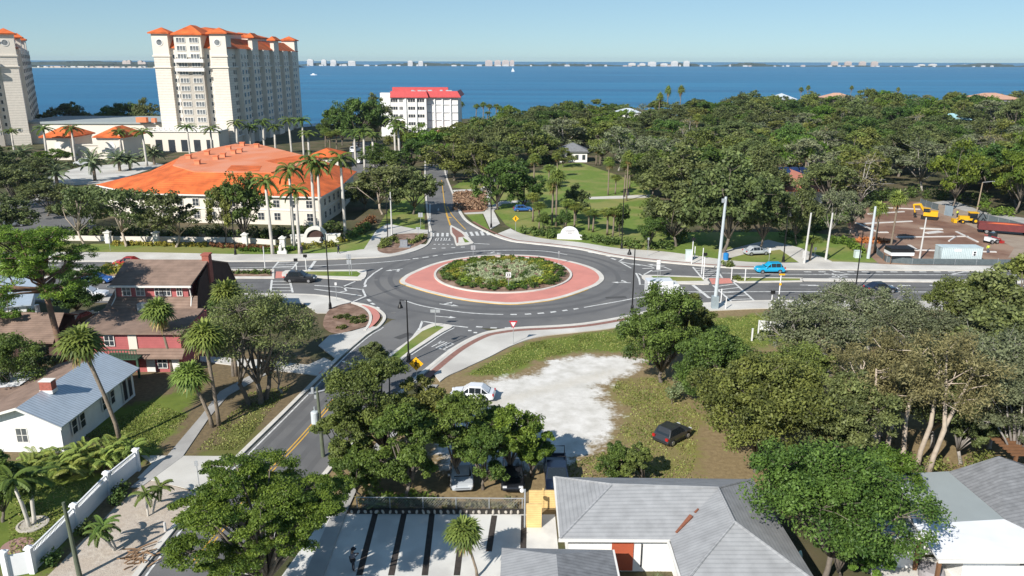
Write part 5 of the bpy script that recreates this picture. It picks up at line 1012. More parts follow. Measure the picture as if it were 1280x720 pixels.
def pickup(label, loc, rz, col):
    t = thing('pickup_truck', label, 'truck', loc, rz); m = MB()
    m.prism([(-2.75, -.92), (2.55, -.92), (2.75, -.6), (2.75, .6), (2.55, .92), (-2.75, .92)], .45, 1.02); m.bx(-.6, -.92, 1.02, 2.6, .92, 1.14); m.bx(-2.75, -.92, 1.02, -.6, -.82, 1.2); m.bx(-2.75, .82, 1.02, -.6, .92, 1.2); m.bx(-2.75, -.82, 1.02, -2.65, .82, 1.2)
    m.add([(-.6, -.9, 1.14), (1.35, -.9, 1.14), (.65, -.74, 1.82), (-.45, -.74, 1.82), (-.6, .9, 1.14), (1.35, .9, 1.14), (.65, .74, 1.82), (-.45, .74, 1.82)], [(0, 1, 2, 3), (5, 4, 7, 6), (3, 2, 6, 7), (1, 5, 6, 2), (4, 0, 3, 7)]); m.build('body', col, t)
    m = MB(); m.add([(1.33, -.78, 1.2), (1.33, .78, 1.2), (.72, .66, 1.79), (.72, -.66, 1.79)], [(0, 1, 2, 3)]); m.build('windscreen', CGL, t)
    for s in (-1, 1): m = MB(); q = [(-.5, s * .9, 1.2), (1.15, s * .9, 1.2), (.62, s * .765, 1.76), (-.42, s * .765, 1.76)]; m.poly(q if s < 0 else q[::-1]); m.build('side_window', CGL, t)
    m = MB(); m.tube([(-.75, -.8, 1.1), (-.75, -.8, 1.95), (-.75, .8, 1.95), (-.75, .8, 1.1)], .05, 6); m.tube([(-2.6, -.8, 1.1), (-2.6, -.8, 1.9), (-2.6, .8, 1.9), (-2.6, .8, 1.1)], .05, 6); m.build('ladder_rack', DARK, t)
    for s in (-1, 1): m = MB(); m.box((2.7, s * .7, .86), (.1, .26, .14)); m.build('headlight', LAMP, t)
    wheels(t, (-1.75, 1.75), .94, .38); return t
pickup('dark pickup truck with ladder rack parked behind the yellow board fence', at(695, 604), -math.pi / 2, NAVY)
# white box trailer truck on the near lane
t = thing('box_truck', 'white box truck on the near lane, its front hidden by the round dark tree', 'truck', (*G(827, 371), 0), .05)
m = MB(); m.bx(-2.3, -1.0, .5, 1.3, 1.0, 2.55); m.build('cargo_box', PWH, t); m = MB(); m.bx(1.35, -.95, .45, 2.1, .95, 2.1); m.add([(2.1, -.95, .45), (2.9, -.9, .45), (2.9, -.9, 1.15), (2.1, -.95, 2.1), (2.1, .95, .45), (2.9, .9, .45), (2.9, .9, 1.15), (2.1, .95, 2.1)], [(0, 1, 2, 3), (5, 4, 7, 6), (1, 5, 6, 2), (3, 2, 6, 7)]); m.build('cab', PWH, t)
m = MB(); m.add([(2.22, -.8, 1.97), (2.84, -.78, 1.24), (2.84, .78, 1.24), (2.22, .8, 1.97)], [(0, 1, 2, 3)]); m.build('windscreen', CGL, t)
m = MB(); m.add([(-1.3 + .22 * math.cos(k * .524) * (1 if k % 2 else .6), -1.004, 1.25 + .3 * math.sin(k * .524)) for k in range(12)], [tuple(range(12))]); m.build('side_emblem', DGR, t); wheels(t, (-1.5, 1.9), 1.0, .38)
# ------------------------------------------------------------------ construction site
site = PX((1055, 262), (1105, 252), (1160, 252), (1200, 262), (1330, 285), (1500, 330), (1300, 332), (1230, 331), (1100, 331), (1085, 318), (1062, 290))
fill('site_ground', site, .02, DIRT); fill('site_track', PX((1140, 254), (1160, 252), (1215, 264), (1330, 300), (1330, 326), (1260, 322), (1268, 310), (1230, 290), (1180, 268)), .026, mat('pale_track', (.34, .28, .22), .95, (.24, .18, .14), .4, .3, 5, world=True))
fill('site_road', PX((1165, 253), (1190, 250), (1230, 265), (1330, 280), (1330, 292), (1240, 275), (1200, 262)), .03, CONCD)
FOOT = mat('fresh_concrete', (.6, .58, .55), .9, (.5, .48, .46), 1); m = MB()
for a, b, w in (((1085, 268), (1130, 265), .5), ((1080, 280), (1140, 277), .5), ((1120, 297), (1210, 296), .4), ((1140, 313), (1245, 315.5), .5), ((1070, 279), (1098, 291), .5), ((1150, 286), (1178, 287), .8), ((1158, 292), (1176, 290), 1.2), ((1195, 290), (1222, 303), .4), ((1105, 260), (1150, 262), .4), ((1186, 302), (1195, 296), .3), ((1098, 291), (1110, 291), .6), ((1136, 307), (1147, 314), .6)): m.strip(PX(a, b), w, .0, .18)
struct(m.build('concrete_footing', FOOT))
YEL = mat('machine_yellow', (.72, .40, .015), .45, (.6, .33, .015), 2); ORG = mat('orange_mesh', (.6, .13, .05), .9, (.45, .10, .04), 3)
o = thing('soil_berm', 'orange-red soil and mesh heap at the left corner of the construction site', 'heap', (*G(1090, 302), 0)); rng = np.random.default_rng(6); n = 900; a = rng.random(n) * 6.28; q = np.sqrt(rng.random(n)); P = np.stack([q * np.cos(a) * 3.4, q * np.sin(a) * 1.7, (1 - q * q) * .7 * rng.random(n) + .1], 1); leaf_object('heap', P, rng.normal(size=(n, 3)) * .5 + [0, 0, 1], .4 * rng.uniform(.5, 1.3, n), rng.random(n), leafmat('orange_heap', (.30, .08, .035), (.6, .16, .07), .05, .05), o, rng=rng)
t = thing('excavator', 'yellow tracked excavator with folded boom on the construction site', 'excavator', (*G(1161, 274), 0), math.pi - .5); t.scale = (.82, .82, .82)
for s in (-1, 1): m = MB(); m.tube([(-1.5, s * 1, .42), (1.5, s * 1, .42)], [.42, .42], 10) if False else m.prism([(-1.9, -.25 + s), (1.9, -.25 + s), (1.9, .25 + s), (-1.9, .25 + s)], .06, .8); m.build('track', TYRE, t)
m = MB(); m.bx(-1.9, -1.2, .95, 1.4, 1.2, 1.9); m.bx(-1.9, -1.1, 1.9, -.2, 1.1, 2.25); m.build('engine_body', YEL, t); m = MB(); m.bx(.1, .1, 1.9, 1.5, 1.15, 2.9); m.build('cab', CGL, t); m = MB(); m.bx(0, .05, 2.9, 1.6, 1.2, 3.0); m.build('cab_roof', YEL, t)
m = MB(); m.tube([(1.2, -.3, 1.7), (2.4, -.3, 3.6), (4.0, -.3, 3.4)], [.3, .36, .22], 6); m.tube([(4.0, -.3, 3.5), (3.4, -.3, 1.4)], [.24, .16], 6); m.build('boom', YEL, t); m = MB(); m.prism([(3.0, -.8), (3.7, -.8), (3.7, .2), (3.0, .2)], .6, 1.4); m.build('bucket', DARK, t)
t = thing('backhoe_loader', 'yellow backhoe loader with canopy next to the maroon trailer', 'backhoe', (*G(1212, 279), 0), math.pi - .2); t.scale = (.85, .85, .85)
m = MB(); m.bx(.4, -.6, .8, 2.6, .6, 1.75); m.bx(-1.4, -.8, .8, .4, .8, 1.3); m.build('body', YEL, t); m = MB(); m.bx(-1.3, -.75, 1.3, .4, .75, 2.6); m.build('cab', CGL, t); m = MB(); m.bx(-1.5, -.9, 2.6, .6, .9, 2.78); m.build('canopy', YEL, t)
m = MB(); m.tube([(-1.6, 0, 1), (-2.6, 0, 2.7), (-3.5, 0, 1.2)], [.16, .18, .12], 6); m.build('rear_boom', DARK, t); m = MB(); m.tube([(2.2, -.8, 1.2), (3.3, -.8, .5)], .1, 5); m.tube([(2.2, .8, 1.2), (3.3, .8, .5)], .1, 5); m.bx(3.2, -1.1, .1, 3.9, 1.1, .9); m.build('front_bucket', YEL, t)
for x, r in ((-.9, .75), (1.9, .5)):
    for s in (-1, 1): m = MB(); m.tube([(x, s * .75, r), (x, s * 1.1, r)], [r, r], 14); w_ = m.build('wheel', TYRE, t); m = MB(); m.tube([(x, s * 1.0, r), (x, s * 1.12, r)], [r * .5, r * .45], 10); m.build('rim', YEL, w_)
t = thing('skid_steer', 'small white and red skid steer loader on the dirt', 'loader', (*G(1239, 304), 0), .3)
m = MB(); m.bx(-1.2, -.6, .5, .8, .6, 1.2); m.build('body', PWH, t); m = MB(); m.bx(-.5, -.5, 1.2, .6, .5, 2.0); m.build('cab', CGL, t); m = MB(); m.tube([(-1, -.75, 1.5), (1.2, -.75, .9), (1.6, -.75, .3)], .1, 5); m.tube([(-1, .75, 1.5), (1.2, .75, .9), (1.6, .75, .3)], .1, 5); m.bx(1.5, -.9, .05, 2.1, .9, .5); m.build('lift_arm', REDP, t); wheels(t, (-.7, .5), .85, .4, .25)
t = thing('dump_trailer', 'long maroon open trailer parked along the site fence', 'trailer', (*G(1258, 293), 0), -.42)
m = MB(); m.bx(-5, -1.2, .8, 5, 1.2, .95); m.bx(-5, -1.2, .95, 5, -1.1, 2.1); m.bx(-5, 1.1, .95, 5, 1.2, 2.1); m.bx(-5, -1.1, .95, -4.9, 1.1, 2.1); m.bx(4.9, -1.1, .95, 5, 1.1, 2.1); m.build('bed', mat('maroon_paint', (.16, .035, .035), .6, (.11, .03, .03), 1), t); m = MB(); m.ball((-.5, 0, 1.5), (4, 1, .7), 10); m.build('load', ORG, t); wheels(t, (-3.5, -2.4, 3.2), 1.15, .45)
t = thing('site_container', 'pale blue-grey steel site container beside the road fence', 'container', (*G(1196, 327), 0), -.02)
BLC = stripes('container_blue', (.50, .58, .60), (.40, .48, .50), .3, .6, .6, 0, bump=.6, noise=.05); m = MB(); m.bx(-3.3, -1.2, .1, 3.3, 1.2, 2.6); m.build('box', BLC, t); m = MB(); m.bx(-3.35, -1.24, 2.6, 3.35, 1.24, 2.68); m.build('roof', mat('container_roof', (.5, .6, .63), .6), t); m = MB(); m.bx(-1.3, -1.26, 2.0, -.2, -1.21, 2.4); m.build('label_plate', PWH, t)
m = MB(); m.bx(1.7, -1.26, 1.3, 2.3, -1.21, 2.1); m.build('notice_board', PWH, t)
for z in (1.5, 1.88): m = MB(); m.ball((2.0, -1.27, z), (.2, .02, .17), 8); m.build('notice_mark', DGR, t)
t = thing('canopy_tent', 'black and white banded canopy tent on thin legs by the site corner', 'tent', (*G(1122, 328), 0)); m = MB()
m.bx(-1.9, -1.3, 2.0, 1.9, 1.3, 2.3, 0); m.bx(-1.88, -1.32, 1.45, 1.88, 1.3, 1.98, 1); m.build('canopy', [DARK, PWH], t); hm = MB(); hipcap(hm, -1.9, -1.3, 1.9, 1.3, 2.62, 2.9, .05); hm.build('canopy_top', DARK, t)
for x in (-1.8, 1.8):
    for y in (-1.2, 1.2): m = MB(); m.tube([(x, y, 0), (x, y, 1.5)], .05, 5); m.build('leg', BROWNP, t)
SILT = mat('silt_fabric', (.12, .145, .155), .8, (.08, .10, .11), 2)
def lowfence(label, pts, h, mt, step=2.2, post=STEEL):
    t = thing('site_fence', label, 'fence', (0, 0, 0)); m = MB(); m.strip(pts, .05, .03, h); m.build('fabric', mt, t); acc = 0
    for a, b in zip(pts[:-1], pts[1:]):
        a, b = Vector(a), Vector(b); n = max(1, int((b - a).length / step))
        for k in range(n): p = a.lerp(b, k / n); m = MB(); m.tube([(p.x, p.y, 0), (p.x, p.y, h + .15)], .04, 5); m.build('fence_post', post, t)
    return t
lowfence('dark mesh fence along the pavement in front of the construction site', PX((1092, 308), (1096, 318), (1108, 328), (1140, 330.5), (1300, 332), (1420, 334)), 1.0, SILT, 3)
lowfence('dark grey screen fence along the far side of the construction site', PX((1150, 256), (1172, 263)), 1.4, SILT); lowfence('tall blue-grey screen panel beside the hi-vis worker', PX((1180, 269), (1190, 270.5)), 2.2, mat('blue_grey_screen', (.2, .25, .29), .8)); lowfence('long grey screen fence behind the maroon trailer', PX((1222, 276), (1260, 285), (1330, 305)), 1.7, SILT)
# ------------------------------------------------------------------ poles and lamps
BLKP = mat('black_pole', (.014, .014, .015), .45, (.01, .01, .011), 2); GALV = mat('pale_concrete_pole', (.56, .55, .53), .7, (.48, .47, .46), 1); WOODP = mat('weathered_pole', (.16, .145, .115), .9, (.10, .095, .075), 1.5); GREENP = mat('greenish_pole', (.13, .15, .10), .9, (.09, .105, .075), 1.2)
def lamp(label, px, py, top, ang=math.pi, grp='black street lamps around the roundabout'):
    x, y = G(px, py); h = zat(x, y, top); t = thing('street_lamp', label, 'street lamp', (x, y, 0), 0, grp)
    m = MB(); m.lathe((0, 0, 0), [(.3, 0), (.3, .12), (.22, .18), (.2, .8), (.13, 1.0), (.1, 1.1)], 12); m.build('base', BLKP, t)
    m = MB(); m.tube([(0, 0, 1.05), (0, 0, h)], [.1, .065], 8); m.build('pole', BLKP, t)
    c, s = math.cos(ang), math.sin(ang); m = MB(); m.tube([(0, 0, h - .05), (.75 * c, .75 * s, h - .05)], .045, 6); m.tube([(.75 * c, .75 * s, h), (.75 * c, .75 * s, h - .3)], .04, 6); m.build('arm', BLKP, t)
    m = MB(); m.lathe((.75 * c, .75 * s, h - .95), [(.3, 0), (.28, .12), (.12, .45), (.1, .68), (.04, .7)], 12); m.build('lamp_shade', BLKP, t); m = MB(); m.lathe((.75 * c, .75 * s, h - 1.02), [(.16, 0), (.24, .07)], 10); m.build('globe', LAMP, t); return t
for a in (('black street lamp on the mulch corner between the left and near roads', 413, 387, 293, 2.6), ('black street lamp on the near splitter island in front of the red apron', 511, 452, 375, 2.9), ('black street lamp on the near pavement right of the roundabout, before the round tree', 790, 390, 310, 2.6), ('black street lamp on the far pavement right of the white arched park sign', 777, 311.5, 236, -.5), ('black street lamp by the clubhouse wall pier, left road', 294.5, 319, 250, -.6), ('black street lamp in the shrub bed left of the far street', 485, 303, 243, -.6), ('black street lamp on the pavement beside the red mulch pile', 614, 285, 221, .3), ('black street lamp on the right road beyond the crosswalk, by the site corner', 1069, 364, 287, 3.0), ('black street lamp behind the blue SUV', 979, 327, 262, -1.4)): lamp(*a)
def pole(name, label, px, py, top, r, m_, dx=0, cat='pole', grp=None):
    x, y = G(px, py); h = zat(x, y, top); t = thing(name, label, cat, (x, y, 0), 0, grp); m = MB(); m.tube([(0, 0, 0), (dx, 0, h)], [r, r * .62], 10); m.build('shaft', m_, t); return t, h
t, h = pole('signal_pole', 'tall pale steel pole beside the right crosswalk', 893, 386, 246, .26, mat('pale_steel', (.50, .55, .58), .5, (.44, .48, .51), 1), .35); m = MB(); m.box((0, 0, .9), (.85, .75, 1.8)); m.build('base_cabinet', mat('cabinet_grey', (.3, .36, .39), .6), t); m = MB(); m.box((.15, 0, h - .5), (.6, .3, .5)); m.build('antenna', STEEL, t)
pole('concrete_pole', 'pale concrete pole by the shrub bed at the far street corner', 490, 294, 240, .17, GALV); t, h = pole('concrete_pole', 'stout pale pole with meter box on the right pavement, left of two', 1005, 330, 266, .2, GALV, .25); m = MB(); m.box((-.25, 0, 1.6), (.35, .3, 1.2)); m.build('meter_box', GALV, t)
pole('concrete_pole', 'pale pole on the lawn at the right, right of two', 1032, 325, 266, .2, GALV, .25); pole('concrete_pole', 'thick grey pole at the corner of the construction site', 1085, 323, 258, .28, mat('pale_steel', (.5, .55, .58), .5), .1); pole('utility_pole', 'pale wooden pole on the site dirt left of the container', 1149, 325, 272, .16, GALV, .1)
t, h = pole('utility_pole', 'tan wooden pole with cobra lamp at the forest edge behind the loader', 1221, 264, 228, .18, mat('tan_pole', (.33, .26, .19), .9), .2); m = MB(); m.tube([(.2, 0, h), (2.4, -.3, h + .3)], .07, 5); m.box((2.6, -.3, h + .28), (.7, .3, .16)); m.build('lamp_arm', STEEL, t)
t, h = pole('utility_pole', 'wooden pole with grey transformer can beside the near street', 404, 571, 484, .17, GREENP, -.1); m = MB(); m.lathe((-.42, -.1, h - 3.2), [(.3, 0), (.32, .05), (.32, 1.0), (.26, 1.08), (.05, 1.1)], 14); m.tube([(-.42, -.1, h - 2.1), (-.42, -.1, h - 1.7)], .04, 6); m.build('transformer', mat('transformer_grey', (.55, .6, .62), .5), t); m = MB(); m.tube([(-.7, -.2, h - .5), (.5, .1, h - .3)], .06, 5); m.box((-.45, -.1, h - .25), (.2, .2, .5)); m.box((-.3, .1, h - .8), (.18, .18, .45)); m.build('crossarm', STEEL, t)
pole('utility_pole', 'leaning mossy green pole in front of the white vinyl fence', 100, 722, 628, .16, GREENP, -.2)
pole('utility_pole', 'slim dark pole on the far left pavement of the clubhouse', 341, 318, 235, .09, GALV)
def signpost(label, px, py, top, name='sign_post', r=.035, m_=STEEL, cat='sign', grp=None):
    x, y = G(px, py); h = zat(x, y, top); t = thing(name, label, cat, (x, y, 0), 0, grp); m = MB(); m.tube([(0, 0, 0), (0, 0, h)], r, 7); m.build('post', m_, t); return t, h
SGY = mat('sign_yellow', (.80, .42, .01), .5, (.76, .40, .01)); SGR = mat('sign_red', (.55, .03, .05), .5); SGW = mat('sign_white', (.78, .78, .78), .5); SGB = mat('sign_black', (.012, .012, .012), .6); SGG = mat('sign_green', (.02, .22, .12), .5)
def pedsign(label, px, py, top, s=.62):
    t, h = signpost(label, px, py, top + 4); c = h - s * .3; n = MB(); n.add([(0, -.06, c - s), (s, -.06, c), (0, -.06, c + s), (-s, -.06, c)], [(0, 1, 2, 3)]); n.add([(0, -.04, c - s), (s, -.04, c), (0, -.04, c + s), (-s, -.04, c)], [(3, 2, 1, 0)]); n.build('diamond_plate', SGY, t)
    g = MB(); k = s / .62; g.ball((.0, -.075, c + .3 * k), (.07 * k, .01, .07 * k), 8)
    for a, b, w in (((0, .22), (-.02, -.02), .07), ((-.02, -.02), (.12, -.34), .045), ((-.02, -.02), (-.13, -.32), .045), ((0, .2), (.14, .02), .035), ((0, .2), (-.15, .06), .035)): g.tube([(a[0] * k, -.075, c + a[1] * k), (b[0] * k, -.075, c + b[1] * k)], w * k, 5)
    g.build('walking_figure', SGB, t); return t
pedsign('yellow diamond pedestrian sign in front of the near splitter, above the olive tree', 521, 478, 448, .75); pedsign('yellow diamond pedestrian sign on the park lawn by the far street', 644.5, 290, 268, .62)
t, h = signpost('red and white yield sign on the near pavement facing the camera', 641.5, 431, 401); c = h - .42
for s, y, m_ in ((.5, -.05, SGR), (.3, -.07, SGW)): m = MB(); m.add([(-s, y, c + s * .85), (s, y, c + s * .85), (0, y, c - s)], [(0, 2, 1)]); m.build('triangle_plate', m_, t)
m = MB(); m.add([(-.5, -.03, c + .425), (.5, -.03, c + .425), (0, -.03, c - .5)], [(0, 1, 2)]); m.build('plate_back', STEEL, t)
t, h = signpost('white double chevron sign on the roundabout planting', 635.5, 363.5, 341); m = MB(); m.box((0, -.05, h - .3), (.75, .03, .75)); m.build('square_plate', SGW, t); m = MB()
for o in (-.17, .12):
    for sg in (-1, 1): m.tube([(o - .08, -.075, h - .3 + sg * .25), (o + .12, -.075, h - .3)], .055, 4)
m.build('chevron_mark', SGB, t)
t, h = signpost('white double chevron sign at the rear of the roundabout planting, seen from behind', 591.5, 319, 307); m = MB(); m.box((0, .05, h - .35), (.75, .03, .75)); m.build('square_plate', STEEL, t)
t, h = signpost('thin sign post on the right edge of the red apron', 698.5, 331, 314); m = MB(); m.box((0, .05, h - .25), (.3, .03, .5)); m.build('plate', STEEL, t)
def plates(label, px, py, top, w, hh, n=1, m_=SGW, off=-.05, two=False):
    t, h = signpost(label, px, py, top)
    for i in range(n): m = MB(); m.box((0, off, h - hh * (.5 + i * 1.15)), (w, .03, hh)); m.build('plate', m_, t)
    if two: m = MB(); m.tube([(.35, 0, 0), (.35, 0, h)], .035, 6); m.build('post', STEEL, t)
    return t
plates('grey sign boards on twin posts on the left splitter grass', 437, 345, 318, .7, .75, 2, STEEL, .05, True); plates('white sign plates on the near splitter grass', 544.5, 410, 387, 1.2, .4, 1, STEEL, .05); plates('white sign plates on twin posts on the right splitter grass', 822, 348, 325, .55, .7, 2, SGW, -.05, True)
plates('thin white regulatory sign on the mulch corner of the left road', 421, 377, 353, .28, .4, 1, SGW); plates('grey sign diamond on the lawn left of the far street', 526, 284, 266, .9, .9, 1, STEEL, .05); plates('grey sign on the shrub bed at the far street corner', 523, 301, 284, .8, .45, 1, STEEL, .05); plates('slim blank sign post on the driveway apron by the near street', 249, 608, 576, .28, .42, 1, STEEL)
plates('slim sign post on the grass verge below the clubhouse pier', 138, 313.5, 296, .2, .3, 1, STEEL); plates('small sign post on the lawn between the two pale poles', 1018, 322, 309, .4, .5, 1, SGW); plates('slim sign on the pavement left of the blue SUV lamp', 961, 327, 310, .3, .8, 1, SGW); plates('sign post on the far pavement by the park hedge', 809.5, 321, 297, .3, .4, 1, STEEL)
# crosswalk beacons
for i, (px, py, top, lb) in enumerate(((331.5, 337, 308, 'white post of crosswalk beacon on the left median, leftmost'), (371, 340, 323, 'short post with black signal heads on the left splitter'), (383, 339, 318, 'white post with black signal on the left splitter beside the stop line'), (374, 317.5, 299, 'white post with signal head on the far left pavement'), (864.5, 331, 297, 'tall white post at the pale kiosk near the right crosswalk'), (868, 324, 308, 'short white post behind the pale kiosk'), (877, 343, 310, 'white post at the left rail of the far crosswalk'), (879, 350, 316, 'white post with signal head on the right splitter'), (914, 350, 334, 'white post on the right splitter, left of two'), (931, 352, 336, 'white post on the right splitter, right of two'), (973, 377, 342, 'white post with yellow tag on the near pavement at the right crosswalk'), (964, 383, 363, 'short white post with black head on the near pavement'), (901, 379, 361, 'short white post beside the tall steel pole'), (907, 387, 372, 'low white bollard-like post near the tall steel pole'))):
    t, h = signpost(lb, px, py, top, 'beacon_post', .075, SGW, 'post', 'white crosswalk beacon posts')
    if i in (1, 2, 3, 4, 7, 11): m = MB(); m.box((0, -.16, h - .2), (.55, .28, .42)); m.build('signal_head', SGB, t)
    if i in (10,): m = MB(); m.box((.1, -.08, h - .1), (.8, .06, .2)); m.box((0, -.09, h - 1.5), (.3, .04, .3)); m.build('tag', SGY, t)
o = thing('kiosk', 'pale mint utility cabinet beside the right crosswalk', 'cabinet', (*G(860.5, 326), 0)); m = MB(); m.box((0, 0, .9), (1.0, .7, 1.8)); m.box((0, 0, 1.84), (1.1, .8, .08)); m.build('body', mat('mint_cabinet', (.6, .7, .68), .6), o)
o = thing('trash_bin', 'bright blue litter bin on the grass behind the right pavement', 'bin', (*G(907, 325.5), 0)); m = MB(); m.lathe((0, 0, 0), [(.42, 0), (.46, 1.0), (.46, 1.15), (.3, 1.3)], 14); m.build('body', mat('bin_blue', (.02, .2, .5), .5), o)
o = thing('utility_box', 'pale green utility box on the lawn near the site corner', 'cabinet', (*G(1071, 322), 0)); m = MB(); m.box((0, 0, .6), (.9, .8, 1.2)); m.box((0, 0, 1.22), (1, .9, .06)); m.build('body', mat('mint_cabinet', (.6, .7, .68), .6), o)
# park sign
t = thing('park_sign', 'white arched park sign wall beside the hedge', 'sign', (*G(712, 299), 0), -.12); m = MB(); n = 16
pr = [(-2.35, 0), (2.35, 0), (2.3, .9), (1.75, 1.0)] + [(1.7 * math.cos(k * math.pi / n), 1.0 + 1.45 * math.sin(k * math.pi / n)) for k in range(1, n)] + [(-1.75, 1.0), (-2.3, .9)]
q = len(pr); m.add([(p[0], -.2, p[1]) for p in pr] + [(p[0], .2, p[1]) for p in pr], [tuple(range(q)), tuple(range(2 * q - 1, q - 1, -1))] + [(i, q + i, q + (i + 1) % q, (i + 1) % q) for i in range(q)]); m.build('wall', SGW, t)
LET = mat('sign_lettering', (.30, .27, .30), .7); rng = np.random.default_rng(4)
for z, w in ((1.75, .85), (1.45, .8), (1.15, .4)):
    m = MB(); x = -w
    while x < w: l = rng.uniform(.07, .14); m.box((x + l / 2, -.215, z), (l, .02, .15)); x += l + .05
    m.build('lettering_line', LET, t)
o = thing('notice_sign', 'white curved board sign on the lawn beside the grey-green trees', 'sign', (*G(963, 418), 0)); m = MB(); n = 6; A = [Vector(atY(948 + i * 4.6, 404 + [0, 2, 3, 3.6, 3.8, 4, 4][i], 0) if False else (0, 0, 0)) for i in range(n + 1)]
m.add([(-1.5 + i * .5, .15 * math.cos(i), z) for z in (.55, 1.75) for i in range(n + 1)], [(i, i + 1, n + 2 + i, n + 1 + i) for i in range(n)]); m.build('board', SGW, o)
for x in (-1.5, 1.5): m = MB(); m.box((x, .05, .85), (.14, .14, 1.9)); m.build('post', SGW, o)
o = thing('marker_post', 'short white marker post left of the white curved board', 'post', (*G(939.5, 426), 0)); m = MB(); m.box((0, 0, .75), (.16, .16, 1.5)); m.box((0, 0, 1.53), (.2, .2, .06)); m.build('post', SGW, o)
o = thing('boulder', 'square grey granite marker stone in the shrub bed at the far street corner', 'stone', (*G(505, 309), 0)); m = MB(); m.box((0, 0, .65), (1.3, .7, 1.3)); m.box((.2, -.2, .1), (2.0, 1.4, .25)); m.build('block', mat('granite', (.28, .29, .31), .7, (.2, .21, .23), 4), o)
o = thing('statue', 'pale stone statue on a low plinth in the clubhouse flower border', 'statue', (*G(353, 317), 0)); m = MB(); m.bx(-.8, -.3, 0, .8, .3, .5); m.tube([(-.3, 0, .5), (-.3, 0, 1.1), (-.2, 0, 1.6)], [.28, .3, .16], 8); m.ball((-.2, 0, 1.8), .2, 8); m.tube([(.5, 0, .5), (.4, 0, .95)], [.25, .1], 7); m.build('figure', TRIM, o)
# ------------------------------------------------------------------ boats
o = thing('motor_boat', 'white motor boat trailing a wake left of the white block', 'boat', (0, 0, 0)); p = atY(392, 92.3, 1900); o.location = (p.x, 1900, -1.2); m = MB(); m.prism([(-7, -2), (4, -2), (8, 0), (4, 2), (-7, 2)], 0, 1.8); m.build('hull', PWH, o); m = MB(); m.bx(-3, -1.4, 1.8, 2, 1.4, 4); m.build('cabin', PWH, o)
s_ = MB(); s_.add([(10, -1, .05), (14, -1.5, .3), (40, -3, .05), (40, 6, .05), (14, 2, .3)], [(0, 1, 2, 3, 4)]); s_.build('wake', mat('foam', (.75, .8, .82), .9), o); o.rotation_euler.z = math.pi * 0
o = thing('sail_boat', 'small white sailing boat far out on the bay at mid picture', 'boat', (0, 0, 0)); p = atY(641, 86.5, 2600); o.location = (p.x, 2600, -1.2); m = MB(); m.prism([(-5, -1.4), (3, -1.4), (6, 0), (3, 1.4), (-5, 1.4)], 0, 1.3); m.build('hull', PWH, o); m = MB(); m.tube([(0, 0, 1), (0, 0, 14)], .12, 5); m.build('mast', STEEL, o); m = MB(); m.add([(-4.5, 0, 2.2), (-.2, 0, 2.2), (-.2, 0, 13)], [(0, 1, 2)]); m.add([(.3, .02, 1.8), (5.5, .02, 1.6), (.2, .02, 12)], [(0, 1, 2)]); m.build('sails', PWH, o)
